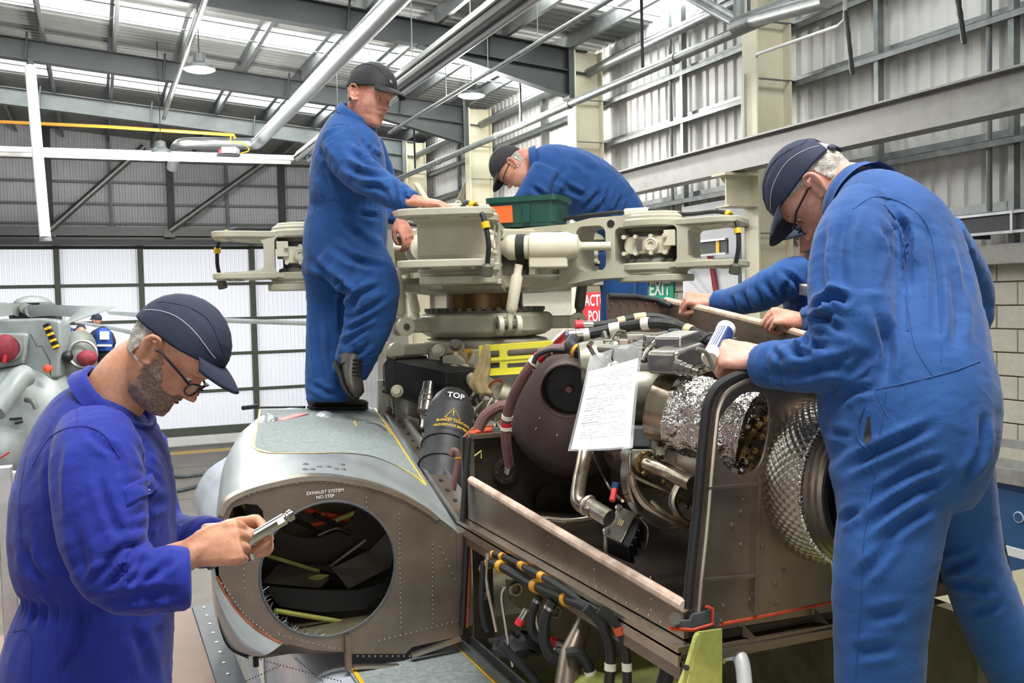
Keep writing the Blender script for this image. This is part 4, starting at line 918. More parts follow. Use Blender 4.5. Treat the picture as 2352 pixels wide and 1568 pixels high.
t, P = hose('brown_hose', 'slim brown hose running down beside the black blanket', [(1035, 1045), (1042, 1034), (1050, 1040), (1052, 1060), (1047, 1085), (1040, 1125)], 3.35, .011, 'hose_brown', ((.5, .56, 'clamp_yellow'),))
# document in a clear bag
bg = thing('document_bag', 'white printed work sheet in a clear plastic bag hung on the engine', 'document', PD(1390, 930, 2.1))
UL, UR, LR, LL = PD(1352, 853, 2.22), PD(1466, 822, 2.16), PD(1446, 1024, 2.04), PD(1312, 1032, 2.1)
def bil(s, t_, dz=0):
    p_ = (UL*(1-s)+UR*s)*(1-t_)+(LL*(1-s)+LR*s)*t_
    return p_-CF*(.012*sin(pi*s)*(.4+t_)+.006*sin(5*t_+2*s)+dz)
rows = [[bil(s/12, t_/16) for s in range(13)] for t_ in range(17)]
MB().loft(rows, False, False).build('sheet', 'paper', bg, angle=180)
rows = [[bil(-.05+1.1*s/12, -.22+1.24*t_/18, .003) for s in range(13)] for t_ in range(19)]
MB().loft(rows, False, False).build('bag', 'poly_bag', bg, angle=180)
rr = random.Random(3); b = MB()
def printed(s0, s1, t0, h_):
    b.add([bil(s0, t0, .0012), bil(s1, t0, .0012), bil(s1, t0+h_, .0012), bil(s0, t0+h_, .0012)], [(0, 1, 2, 3)])
for k in range(26):
    t0 = .09+.031*k
    if k in (4, 9, 14, 19): printed(.08, .08+rr.uniform(.2, .38), t0, .012); continue
    s0 = .1
    while s0 < .9:
        wd = rr.uniform(.04, .13)
        if rr.random() < .62: printed(s0, min(.92, s0+wd), t0, .006)
        s0 += wd+.02
b.build('printed_lines', 'ink_grey', bg, smooth=False)
text('WORK CARD', bil(.5, .05, .0014), (UR-UL), ((UL-LL)+(UR-LR)), .008, 'black_ink', bg)if 0 else None
b = MB(); b.tube([bil(.3, .88, .0012), bil(.95, .88, .0012), bil(.95, .96, .0012), bil(.3, .96, .0012), bil(.3, .88, .0012)], .0005, 4).build('printed_box', 'ink_grey', bg)
MB().tube(spline([bil(.45, -.2, .004), bil(.42, -.12, .02), bil(.47, -.06, .006)], 5), .002, 6).build('cable_tie', 'black_plastic', bg)
# hanging hoses below the near bay side with yellow clamps
lh = [([(1118, 1290), (1150, 1300), (1230, 1345), (1300, 1375), (1340, 1390), (1375, 1410)], .014, 'black thick hose clipped under the bay edge'), ([(1125, 1272), (1160, 1280), (1220, 1310), (1290, 1350), (1350, 1390)], .009, 'thinner black hose clipped above the thick one under the bay edge')]
for q, r_, lb in lh:
    t, P = hose('clipped_hose', lb, q, [2.9, 2.85, 2.65, 2.5, 2.4, 2.3][:len(q)], r_, 'black_rubber')
    for f_ in (.05, .22, .42, .62):
        i = int(f_*(len(P)-1)); MB().cyl(P[i]-(P[i+1]-P[i])*.25, P[i]+(P[i+1]-P[i])*.55, r_*1.35, n=12).build('clamp', 'clamp_yellow', t)
for k, (q, r_, d0, lb) in enumerate((([(1345, 1395), (1380, 1430), (1400, 1480), (1402, 1530), (1398, 1580)], .013, 2.3, 'black hose dropping from the bay edge with a pale tie'), ([(1375, 1400), (1415, 1430), (1435, 1480), (1440, 1530), (1440, 1590)], .011, 2.25, 'black hose with an orange sleeve dropping behind the green bracket'), ([(1110, 1290), (1106, 1380), (1112, 1430), (1120, 1450)], .009, 2.9, 'thin black cable hanging along the cowling edge'), ([(1270, 1380), (1252, 1420), (1250, 1470), (1262, 1500), (1280, 1515)], .015, 2.55, 'ribbed black hose looping in the lower bay'), ([(1238, 1370), (1222, 1410), (1222, 1450), (1240, 1470)], .012, 2.65, 'short black hose with steel connector in the lower bay'), ([(1150, 1480), (1180, 1510), (1220, 1550), (1245, 1590)], .013, 2.7, 'black hose lying on the yellow-green bay floor'), ([(1300, 1500), (1330, 1500), (1355, 1540), (1360, 1590)], .014, 2.4, 'black hose with a white sleeve at the bottom of the bay'), ([(1530, 1470), (1535, 1520), (1525, 1570), (1510, 1600)], .017, 2.15, 'thick black hose beside the green bracket'))):
    t, P = hose('loose_hose', lb, q, d0, r_, 'black_rubber', ((.72, .8, 'tape_white'),) if k in (0, 1, 6) else ((.1, .16, 'bare_metal'),) if k in (3, 4) else ())
    if k == 1: i = int(.3*(len(P)-1)); MB().tube(P[i:i+3], r_*1.4, 10).build('sleeve', 'orange_rubber', t)
for q0, q1, lb in (((1190, 1435), (1210, 1400), 'steel plug with red cap in the lower bay near the cable'), ((1265, 1470), (1295, 1480), 'steel plug with red cap lying among the hoses'), ((1265, 1505), (1285, 1488), 'lowest steel plug with red cap in the bay')):
    t = thing('capped_plug', lb, 'plug', PD(*q0, 2.6)); a, c = PD(*q0, 2.6), PD(*q1, 2.6)
    MB().cyl(a, a.lerp(c, .4), .012, n=12).build('red_cap', 'red', t); MB().cyl(a.lerp(c, .4), c, .011, n=12).build('plug_body', 'bare_metal', t)
for q, lb in (([(1160, 1345), (1152, 1370), (1160, 1430), (1172, 1500), (1178, 1530)], 'bent thin steel pipe standing in the lower bay'), ([(1240, 1390), (1230, 1400), (1235, 1440), (1270, 1520)], 'thin steel pipe looping behind the black hose'), ([(1120, 1270), (1118, 1340), (1130, 1400), (1140, 1450)], 'thin bright steel pipe along the bay post')):
    P = spline([PD(*a, 2.72) for a in q], 5); t = thing('steel_pipe', lb, 'pipe', P[-1]); MB().tube(P, .0045, 8).build('pipe_run', 'steel', t)
    MB().cyl(P[0], P[1], .008, n=8).build('end_nut', 'bare_metal', t)
t = thing('bay_strut', 'grey tapered strut under the engine bay', 'strut', PD(1310, 1500, 2.6)); MB().tube([PD(1345, 1420, 2.5), PD(1312, 1500, 2.45), PD(1300, 1600, 2.4)], [.02, .03, .034], 14).build('tube', 'titanium', t); MB().ball(PD(1345, 1420, 2.5), .024, 12, 8).build('ball_end', 'titanium', t)
t = thing('bay_bracket', 'grey drilled bracket plate under the engine bay', 'bracket', PD(1200, 1330, 2.95))
MB().prism([(p_.x, p_.z) for p_ in [PY(*q, 2.75) for q in ((1160, 1330), (1215, 1330), (1300, 1390), (1325, 1450), (1320, 1500), (1290, 1500), (1260, 1440), (1170, 1380))]], (0, 2.75, 0), (1, 0, 0), (0, 0, 1), .01).build('plate', 'titanium', t, smooth=False)
for q in ((1185, 1353), (1275, 1405)): MB().torus(PY(*q, 2.735), (0, 1, 0), .018, .006, 18, 6).build('bush', 'bare_metal', t)
t = thing('green_bracket', 'yellow-green folded bracket with a slotted arm at the bay corner', 'bracket', PD(1600, 1500, 1.95))
MB().prism([(p_.x, p_.z) for p_ in [PY(*q, 1.66) for q in ((1655, 1442), (1655, 1600), (1570, 1600), (1590, 1500), (1600, 1450))]], (0, 1.66, 0), (1, 0, 0), (0, 0, 1), .006).build('plate', 'zinc_green', t, smooth=False)
MB().prism([(p_.x, p_.z) for p_ in [PY(*q, 1.63) for q in ((1603, 1452), (1606, 1470), (1590, 1510), (1588, 1535), (1575, 1545), (1560, 1600), (1543, 1600), (1570, 1530), (1590, 1460), (1596, 1450))]], (0, 1.63, 0), (1, 0, 0), (0, 0, 1), .012).build('arm', 'zinc_green', t, smooth=False, bevel=.003)
MB().cyl(PY(1577, 1533, 1.635), PY(1577, 1533, 1.61), .006, n=12).build('hole_bush', 'black_rubber', t)
t = thing('loose_sheet', 'yellow-green sheet lying at the bottom of the bay', 'panel', PD(1400, 1560, 2.3)); MB().add([PD(1305, 1522, 2.5), PD(1300, 1620, 2.3), PD(1500, 1680, 2.05), PD(1480, 1572, 2.25)], [(0, 1, 2, 3)]).add([PD(1305, 1522, 2.5), PD(1480, 1572, 2.25), PD(1482, 1577, 2.3), PD(1307, 1527, 2.55)], [(0, 1, 2, 3)]).build('sheet', 'zinc_green', t, smooth=False)
t = thing('grab_handle', 'pale bent tube handle below the engine bay frame', 'handle', PD(1690, 1540, 2.1)); MB().tube(spline([PD(1660, 1500, 2.1), PD(1690, 1500, 2.1), PD(1705, 1525, 2.08), PD(1712, 1590, 2.05)], 5), .017, 12).build('tube', 'off_white', t); MB().cyl(PD(1655, 1500, 2.1), PD(1662, 1500, 2.1), .024, n=12).build('flange', 'bare_metal', t)
t = thing('dark_rag', 'crumpled black cloth lying on the lower bay floor', 'cloth', PD(1200, 1480, 2.8)); b = MB(); rings = []
for i in range(9):
    rings.append([PD(1195, 1482, 2.85)+V((.09*sin(pi*i/8+.001)*cos(2*pi*j/16), .06*sin(pi*i/8+.001)*sin(2*pi*j/16), -.03*cos(pi*i/8)+.03*noise.noise(V((i*.9, j*.7, 3))))) for j in range(16)])
b.loft(rings).build('cloth', 'blanket_black', t)
MB().prism([(0, 0), (.05, .0), (.055, .02), (-.005, .02)], PD(1130, 1480, 2.85), (1, 0, 0), (0, 1, .2), .01).build('cloth_fold', 'blanket_black', t)
t = thing('bay_post', 'drilled dark post between cowling and engine bay', 'post', (1.13, 3.0, 2.6)); MB().holed([(0, 0), (.07, 0), (.07, .42), (0, .42)], [ell(.035, .08+.1*k, .017, n=16) for k in range(4)], (1.13, 2.99, 2.62), (1, 0, 0), (0, 0, 1), .008).build('web', 'bay_dark', t, smooth=False); MB().mm((1.195, 2.99, 2.62), (1.2, 3.03, 3.04)).build('flange', 'bay_dark', t, smooth=False)
# ================================================================ rotor head
RH = PD(1110, 575, 5.35); RH = V((RH.x, RH.y, 4.065))
rh = thing('rotor_head', 'beige five-armed helicopter rotor head above the gearbox', 'rotor head', (RH.x, RH.y, 3.7))
Z1 = V((0, 0, 1))
AZ0 = atan2(*(PD(1035, 545, 4.15)-RH).xy.yx)      # near arm azimuth
def arm_at(az, k):
    r = V((cos(az), sin(az), 0)); tn = V((-sin(az), cos(az), 0)); o = RH
    def F(*pts): return [(x, z) for x, z in pts]
    outer = F((.22, .115), (.55, .125), (.68, .15), (.9, .155), (1.06, .12), (1.12, .112), (1.36, .125), (1.42, .11), (1.42, .088), (1.36, .088), (1.2, .075), (1.185, .06),
              (1.185, -.06), (1.2, -.075), (1.36, -.09), (1.42, -.088), (1.42, -.11), (1.36, -.125), (1.12, -.115), (1.06, -.12), (.9, -.16), (.68, -.165), (.55, -.19), (.3, -.225), (.2, -.22), (.2, -.185), (.5, -.16), (.52, .09), (.22, .085))
    h1 = rrect(.6, -.125, .76, .11, .04, 4); h2 = rrect(.81, -.095, 1.13, .095, .03, 4)
    wd = .3
    b = MB(); b.holed(outer, [h1, h2], o+tn*(-wd/2) if r.cross(Z1).dot(tn) > 0 else o+tn*(wd/2), r, Z1, wd)
    a = b.build('rotor_arm', 'rotor_cream', rh, smooth=False, bevel=.008, seg=2)
    # flared fork plates with pin bushes
    for s in (1, -1):
        pl_ = []
        for q in spline([V(a) for a in ((1.12, .15, 0), (1.18, .165, 0), (1.26, .19, 0), (1.34, .205, 0), (1.39, .2, 0), (1.425, .175, 0), (1.442, .13, 0))], 4): pl_.append((q.x, q.y))
        pl_ = pl_+[(x, -h_) for x, h_ in reversed(pl_)]
        MB().prism(pl_, o+Z1*(s*.106-.016), r, tn, .032).build('fork_plate', 'rotor_cream', a, smooth=False, bevel=.006)
        for dt in (-.11, .11):
            c = o+r*1.34+tn*dt+Z1*(s*.106)
            MB().lathe(c-Z1*.018, Z1, [(.05, 0), (.05, -.001), (.034, -.003), (.034, .036), (.05, .037)], 20, False).build('pin_bush', 'bare_metal', a)
        # elastomeric bearing discs
        for kk, (rr_, z0, z1) in enumerate(((.19, .11, .128), (.175, .135, .15), (.155, .155, .165))):
            MB().lathe(o+r*.97, Z1*s, [(rr_-.01, z0-.02), (rr_, z0-.012), (rr_, z1-.004), (rr_-.012, z1+.006), (0.01, z1+.006)], 36).build('bearing_disc', 'rotor_cream', a)
    MB().lathe(o+r*.97, Z1, [(.15, -.1), (.14, -.07), (.12, -.06), (.12, .06), (.14, .07), (.15, .1)], 32).build('bearing_core', 'rotor_dark', a)
    MB().prism(rrect(.8, -.17, 1.17, .17, .12, 6), o-Z1*.185, r, tn, .035).build('lower_shoe', 'rotor_cream', a, smooth=False, bevel=.006)
    for sd in (-1, 1):
        f = o+tn*(sd*.125)
        MB().prism(rrect(-.12, -.045, .12, .045, .04, 5), f+r*.97, r, Z1, .03 if sd > 0 else -.03).build('fold_unit', 'rotor_light', a, smooth=False, bevel=.006)
        for x in (-.11, -.05, .03, .1):
            for z in (-.042, .042): MB().cyl(f+r*(.97+x)+Z1*z-tn*.0, f+r*(.97+x)+Z1*z+tn*(sd*.042), .011, n=10).build('unit_bolt', 'rotor_light', a)
        MB().lathe(f+r*1.0, tn*sd, [(.036, 0), (.036, .04), (.028, .044), (.026, .04), (.015, .04), (.014, .03), (0, .03)], 18).build('unit_hub', 'rotor_light', a)
        MB().obox(f+r*.94+tn*(sd*.034), r*.014, tn*.002, Z1*.03).build('data_plate', 'bare_metal', a, smooth=False)
        MB().obox(f+r*1.09+Z1*.03, r*.03, tn*.02, Z1*.04).build('unit_cap', 'rotor_light', a, smooth=False, bevel=.004)
        MB().cyl(f+r*.79+Z1*.115, f+r*.79+Z1*.115+tn*(sd*.028), .02, n=14).build('lightening_hole', 'black_rubber', a)
    for x in (.55, .3): MB().obox(o+r*x-Z1*.02, r*.018, tn*.03, Z1*.12).build('arm_post', 'rotor_cream', a, smooth=False, bevel=.004)
    # cable with yellow ties along the top
    tn_, tn = tn, (-tn if k == 0 else tn)
    P = spline([o+r*.3+Z1*.15+tn*.05, o+r*.6+Z1*.18+tn*.03, o+r*.95+Z1*.185, o+r*1.15+Z1*.15-tn*.05, o+r*1.33+Z1*.15-tn*.09, o+r*1.42+Z1*.1-tn*.16, o+r*1.44-Z1*.02-tn*.19, o+r*1.42-Z1*.13-tn*.18], 5)
    MB().tube(P, .0105, 8).build('arm_cable', 'black_rubber', a)
    for i in (22, 27): MB().cyl(P[i], P[i+1], .018, n=10).build('cable_tie', 'tape_yellow', a)
    MB().tube(P[8:11], .016, 8).build('cable_tape', 'tape_white', a)
    MB().lathe(P[-1], P[-1]-P[-2], [(.014, -.02), (.026, -.01), (.026, .03), (.022, .034), (.02, .028), (0, .028)], 16).build('connector', 'rotor_dark', a)
    tn = tn_
    # lag damper
    e0 = o+r*.2-tn*.34+Z1*.01; e1 = o+r*.8-tn*.185
    dv = (e1-e0).normalized(); L_ = (e1-e0).length
    MB().lathe(e0, dv, [(.02, .03), (.03, .05), (.045, .07), (.062, .09), (.066, .1), (.066, .13), (.062, .135), (.062, .2), (.075, .21), (.075, .4), (.065, .42), (.06, .45), (.03, .46), (.022, .47), (.022, L_)], 24).build('lag_damper', 'rotor_light', a)
    MB().lathe(e0, dv, [(.0672, .135), (.0672, .18)], 24, False).build('damper_band', 'black_rubber', a)
    MB().obox(e0+dv*.3-Z1*.06, dv*.1, dv.cross(Z1)*.05, Z1*.05).build('damper_reservoir', 'rotor_light', a, smooth=False, bevel=.012)
    MB().cyl(e0+dv*.45, e0+dv*L_, .018, n=12).build('damper_rod', 'steel', a)
    MB().lathe(e0-Z1*.11, Z1, [(.05, 0), (.06, .02), (.045, .05), (.03, .07), (.03, .09), (.05, .095), (.05, .135), (.03, .14), (.03, .155), (.045, .17), (.062, .19), (.055, .21), (.02, .215), (.015, .225)], 22).build('damper_ball_joint', 'rotor_light', a)
    return a
for k in range(5): arm_at(AZ0+2*pi*k/5, k)
# hub body
hp = []
for k in range(10):
    a = AZ0+pi*k/5; rr_ = .5 if k % 2 == 0 else .38; hp.append((rr_*cos(a), rr_*sin(a)))
MB().prism(hp, RH+Z1*.05, (1, 0, 0), (0, 1, 0), .06).build('hub_upper_plate', 'rotor_cream', rh, smooth=False, bevel=.015)
MB().prism([(x*.95, y*.95) for x, y in hp], RH-Z1*.2, (1, 0, 0), (0, 1, 0), .07).build('hub_lower_plate', 'rotor_cream', rh, smooth=False, bevel=.015)
MB().lathe(RH, Z1, [(.3, -.2), (.26, -.12), (.26, .06), (.28, .1), (.2, .14), (.1, .16), (0.01, .165)], 40).build('hub_core', 'rotor_dark', rh)
# mast drum, swashplate
zd = 3.93
MB().lathe((RH.x, RH.y, 0), Z1, [(.215, 3.72), (.215, 3.86), (.23, 3.865), (.23, 3.88), (.2, 3.9)], 48).build('mast_drum', 'mast_brown', rh)
rg = MB(); rg.lathe((RH.x, RH.y, 0), Z1, [(.33, 3.735), (.33, 3.75), (.22, 3.755)], 60, False).build('toothed_ring', 'rotor_dark', rh)
tb = MB()
for j in range(40): a = 2*pi*j/40; e_ = V((cos(a), sin(a), 0)); tb.obox(V((RH.x, RH.y, 3.755))+e_*.325, e_*.012, Z1.cross(e_)*.013, Z1*.01)
o = tb.build('ring_teeth', 'rotor_dark', rh, smooth=False); o['kind'] = 'stuff'
MB().lathe((RH.x, RH.y, 0), Z1, [(.26, 3.6), (.34, 3.615), (.38, 3.64), (.385, 3.72), (.36, 3.735), (.3, 3.735)], 10).build('rotating_star', 'rotor_cream', rh, smooth=False, bevel=.012)
MB().lathe((RH.x, RH.y, 0), Z1, [(.25, 3.5), (.33, 3.51), (.35, 3.54), (.35, 3.59), (.3, 3.6)], 12).build('fixed_star', 'rotor_cream', rh, smooth=False, bevel=.012)
for k in range(5):
    a = AZ0+.35+2*pi*k/5; e_ = V((cos(a), sin(a), 0)); t_ = Z1.cross(e_); c = V((RH.x, RH.y, 3.675))
    MB().bar(c+e_*.34, c+e_*.52, .08, .07).build('star_lug', 'rotor_cream', rh, smooth=False, bevel=.01)
    for s in (-1, 1): MB().cyl(c+e_*.52+t_*(s*.035), c+e_*.52+t_*(s*.06), .05, n=20).build('lug_cheek', 'rotor_light', rh)
    MB().cyl(c+e_*.52-t_*.065, c+e_*.52+t_*.065, .018, n=12).build('lug_bolt', 'rotor_dark', rh)
    q0 = c+e_*.52; q1 = V((RH.x, RH.y, 3.98))+e_*.56+t_*.05
    MB().tube([q0, q0.lerp(q1, .2), q0.lerp(q1, .24), q0.lerp(q1, .3), q0.lerp(q1, .8), q0.lerp(q1, .85), q1], [.018, .018, .028, .03, .03, .02, .02], 14).build('pitch_rod', 'rotor_light' if k != 1 else 'rotor_dark', rh)
    MB().torus(q0, t_, .03, .012, 18, 8).build('rod_eye', 'rotor_cream', rh)
for k in range(3):
    a = AZ0-.9+2*pi*k/3; e_ = V((cos(a), sin(a), 0)); t_ = Z1.cross(e_); c = V((RH.x, RH.y, 3.55))
    MB().bar(c+e_*.3, c+e_*.58, .1, .06).build('fixed_lug', 'rotor_cream', rh, smooth=False, bevel=.012)
    for s in (-1, 1): MB().cyl(c+e_*.58+t_*(s*.03), c+e_*.58+t_*(s*.058), .045, n=20).build('lug_cheek', 'rotor_light', rh)
    MB().bar(c+e_*.58, c+e_*.6-Z1*.2, .035, .05, e_).build('servo_link', 'rotor_cream', rh, smooth=False, bevel=.008)
# near arm underside details: switch block, label plate
t = PD(1105, 648, 4.55); MB().obox(t, CR*.1, CF*.06, Z1*.012).build('underside_tray', 'bare_metal', rh, smooth=False, bevel=.003)
t = PD(1115, 655, 4.9); MB().obox(t, CR*.035, CF*.01, Z1*.02).build('name_plate', 'titanium', rh, smooth=False)
# ================================================================ main gearbox and things around it
gb = thing('main_gearbox', 'cream cast main gearbox under the rotor head', 'gearbox', (RH.x, RH.y, 2.72))
MB().lathe((RH.x, RH.y, 2.72), Z1, [(.62, 0), (.62, .08), (.55, .1), (.52, .3), (.55, .32), (.55, .38), (.42, .42), (.34, .55), (.3, .7), (.26, .8)], 40).build('casing', 'rotor_dark', gb)
for k in range(18): a = 2*pi*k/18; e_ = V((cos(a), sin(a), 0)); MB().bar(V((RH.x, RH.y, 2.8))+e_*.56, V((RH.x, RH.y, 3.14))+e_*.45, .015, .05, e_).build('casing_rib', 'rotor_cream', gb, smooth=False)
# front cream castings (actuator mount)
def dp(q, d): return PD(q[0], q[1], d*1.15 if d < 4.6 else d*1.08)
MB().prism([(0, 0), (.12, .02), (.125, .08), (.09, .11), (.1, .17), (.06, .2), (-.02, .19), (-.01, .11), (-.05, .08), (-.04, .02)], dp((1026, 905), 4.2), CR, Z1, -.06).build('mount_casting', 'rotor_cream', gb, smooth=False, bevel=.014)
for i, (q, w_, h_) in enumerate((((1040, 800), .1, .05), ((1000, 812), .06, .07), ((1075, 870), .05, .06), ((1130, 960), .07, .06), ((1095, 930), .05, .1), ((1200, 900), .06, .08), ((1180, 1010), .08, .05), ((905, 905), .08, .05), ((960, 880), .05, .05))):
    MB().obox(dp(q, 4.3+.05*(i % 4)), CR*w_*.6, CF*.05, Z1*h_*.6).build('accessory_block', ('rotor_cream', 'casting', 'rotor_dark', 'rotor_light')[i % 4], gb, smooth=False, bevel=.012)
    MB().lathe(dp((q[0]+8, q[1]-6), 4.18), -CF+Z1*.2, [(.03, 0), (.032, .02), (.022, .03), (.02, .045), (.0, .045)], 16).build('accessory_boss', ('casting', 'rotor_light', 'bare_metal')[i % 3], gb)
for q in ((1022, 848), (1068, 845), (1018, 882), (1065, 885)): MB().lathe(dp(q, 4.17), -CF, [(.022, 0), (.022, .02), (.014, .022), (.012, .034), (0, .034)], 14).build('mount_bolt', 'rotor_light', gb)
MB().cyl(dp((1040, 852), 4.15), dp((1115, 885), 3.95), .035, .032, n=18).build('torque_tube', 'rotor_light', gb)
MB().cyl(dp((1115, 885), 3.95), dp((1150, 900), 3.85), .045, .04, n=18).build('tube_end', 'rotor_cream', gb)
MB().torus(dp((1140, 893), 3.88), dp((1150, 900), 3.85)-dp((1115, 885), 3.95), .042, .006, 20, 6).build('rubber_ring', 'orange_rubber', gb)
MB().lathe(dp((1150, 898), 3.85), CR-Z1*.4, [(.04, 0), (.042, .03), (.025, .06), (.012, .07)], 16).build('tube_nose', 'rotor_light', gb)
MB().obox(dp((1095, 845), 4.6), CR*.06, CF*.05, Z1*.1).build('servo_block', 'rotor_cream', gb, smooth=False, bevel=.015)
MB().cyl(dp((1035, 828), 4.3), dp((1090, 830), 4.3), .05, n=20).build('servo_body', 'rotor_cream', gb)
MB().lathe(dp((1042, 828), 4.28), CR, [(.05, 0), (.07, .005), (.075, .02), (.06, .035)], 24).build('servo_ring', 'rotor_light', gb)
MB().obox(dp((1060, 828), 4.27), CR*.035, CF*.045, Z1*.045).build('servo_label', 'rag', gb, smooth=False, bevel=.004)
for q in ((1048, 808), (1075, 808)): MB().cyl(dp(q, 4.25)-CR*.02, dp(q, 4.25)+CR*.02, .016, n=12).build('yellow_fitting', 'clamp_yellow', gb)
for q in ((1140, 935), (1115, 930), (1185, 960), (1200, 950)): MB().lathe(dp(q, 4.1), Z1, [(.035, -.06), (.04, -.02), (.04, .03), (.02, .05)], 14).build('fitting', random.choice(['rotor_light', 'casting', 'bare_metal']), gb)
MB().prism([(0, 0), (.16, -.02), (.17, .13), (.1, .16), (.03, .1)], dp((1165, 1000), 3.5), CR, Z1, .05).build('cream_housing', 'rotor_light', gb, smooth=False, bevel=.015)
for k in range(26):
    q0 = (random.uniform(1090, 1215), random.uniform(880, 985)); q1 = (q0[0]+random.uniform(-35, 35), q0[1]+random.uniform(10, 50)); d_ = random.uniform(3.8, 4.2)
    MB().tube(spline([dp(q0, d_), dp(((q0[0]+q1[0])/2+random.uniform(-12, 12), (q0[1]+q1[1])/2), d_-.03), dp(q1, d_)], 4), random.choice([.004, .006, .009]), 6).build('service_line', random.choice(['black_rubber', 'rotor_light', 'bare_metal', 'clamp_yellow', 'casting']), gb)
for k in range(10):
    q0 = (random.uniform(870, 990), random.uniform(900, 1000)); d_ = random.uniform(4.3, 4.7)
    MB().tube(spline([dp(q0, d_), dp((q0[0]+random.uniform(-25, 25), q0[1]+50), d_), dp((q0[0]+random.uniform(-20, 40), q0[1]+110), d_-.2)], 4), random.choice([.008, .012, .016]), 8).build('service_line', random.choice(['black_rubber', 'hose_brown', 'casting', 'rotor_dark']), gb)
MB().lathe(dp((935, 925), 4.6), Z1, [(.07, -.2), (.075, -.1), (.065, -.08), (.065, .06), (.075, .08), (.06, .12)], 20).build('filter_housing', 'casting', gb)
MB().lathe(dp((890, 915), 4.7), Z1, [(.05, -.2), (.055, -.1), (.05, .1)], 20).build('filter_housing', 'rotor_cream', gb)
b = MB(); b.prism([(0, 0), (.06, 0), (.06, .1), (0, .13)], dp((938, 1010), 4.2), CR, Z1, .02).build('drilled_plate', 'titanium', gb, smooth=False)
for q in ((945, 985), (955, 1000), (945, 1008)): MB().cyl(dp(q, 4.16), dp(q, 4.14), .008, n=8).build('plate_bolt', 'clamp_yellow', gb)
# black oil cooler box
t = thing('black_unit', 'black rectangular avionics box with chamfered end beside the gearbox', 'box', dp((940, 870), 4.4))
c0 = dp((870, 885), 4.45); ux = dp((1010, 905), 4.0)-dp((895, 875), 4.3); uy = V((-ux.y, ux.x, 0)).normalized()*.2; ul = ux.normalized()
A = dp((908, 858), 4.25)
P8 = [A, A+ux, A+ux+uy, A+uy]
bmx = MB(); bmx.obox(A+ux/2+uy/2-Z1*.02, ux/2, uy/2, Z1*.09).build('case', 'black_plastic', t, smooth=False, bevel=.008)
MB().prism([(0, -.1), (0, .08), (-.07, .08), (-.11, .03), (-.11, -.07), (-.1, -.1)], A+uy*.0, ul, Z1, -.2).build('chamfered_end', 'black_plastic', t, smooth=False, bevel=.004)
MB().bar(A-ul*.11-Z1*.105, A+ux-Z1*.115, .03, .012).build('base_flange', 'black_rubber', t, smooth=False)
MB().tube([A-ul*.07+Z1*.085, A-ul*.075+Z1*.06-V((0, .002, 0)), A-ul*.115+Z1*.03, A-ul*.115-Z1*.08], .003, 6).build('silver_strap', 'steel', t)
# metal canister
t = thing('metal_canister', 'bare metal cylinder hanging below the black box', 'canister', dp((975, 960), 3.95))
a0, a1 = dp((985, 880), 4.0), dp((972, 965), 3.9); dv = a1-a0
MB().lathe(a0, dv, [(.028, 0), (.03, .05), (.034, .055), (.034, .075), (.03, .08), (.038, .085), (.038, .105), (.034, .11), (.035, .16), (.012, .17)], 24).build('body', 'bare_metal', t)
MB().cyl(a1, a1+dv.normalized()*.04, .01, n=10).build('stub', 'bare_metal', t)
# black insulating blanket "TOP"
t = thing('insulation_blanket', 'black insulation blanket marked TOP with a yellow hazard triangle', 'blanket', dp((1020, 1090), 3.5))
a0, a1, a2 = dp((1042, 905), 3.72), dp((1026, 1010), 3.6), dp((1008, 1130), 3.45)
P = spline([a0, a0.lerp(a1, .5), a1, a1.lerp(a2, .5), a2], 4); R_ = []
for i in range(len(P)):
    f_ = i/(len(P)-1); R_.append(.057+.046*min(1, f_*5)**.5-.016*max(0, f_-.45)+(.003 if i % 3 == 0 else -.001))
MB().tube(P, R_, 28).build('sleeve', 'blanket_black', t, angle=60)
for i in (9, 12): MB().tube([P[i], P[i].lerp(P[i+1], .25)], R_[i]+.004, 28).build('binding_strap', 'black_rubber', t)
MB().lathe(a0, (a0-a1), [(.055, -.03), (.06, -.01), (.05, .005), (.03, .01)], 20).build('neck_collar', 'rotor_light', t)
dn = (a2-a0).normalized(); fr_ = -ray(1040, 960).normalized(); sx = (-dn).cross(fr_).normalized()
fr_ = sx.cross(-dn).normalized()
def onb(f_, s=0, up=.108): p_ = a0.lerp(a2, f_); return p_+fr_*sqrt(max(.0001, up*up-s*s))+sx*s
def wraptext(body, f_, s0, size, m, nm):
    o = text(body, (0, 0, 0), (1, 0, 0), (0, 1, 0), size, m, t, name=nm, bold=.012); off = parent_off(t)
    L_ = (a2-a0).length; rad = .108
    for v in o.data.vertices:
        s = v.co.x+off.x*1+s0; h_ = v.co.y+off.y
        an = s/rad; v.co = a0.lerp(a2, f_)+(-dn)*h_+(fr_*cos(an)+sx*sin(an))*rad-off
    return o
wraptext('TOP', .16, .012, .04, 'white_ink', 'lettering')
wraptext('BLANKET CONTAINS', .42, .02, .0165, 'tape_yellow', 'hazard_lettering'); wraptext('HAZARDOUS MATERIAL', .468, .02, .0165, 'tape_yellow', 'hazard_lettering')
wraptext('!', .345, .012, .034, 'tape_yellow', 'hazard_mark')
tri = [onb(.395, -.022, .1085), onb(.395, .046, .1085), onb(.295, .012, .1085)]
MB().tube([tri[0], tri[1], tri[2], tri[0]], .0018, 6).build('hazard_triangle', 'tape_yellow', t)
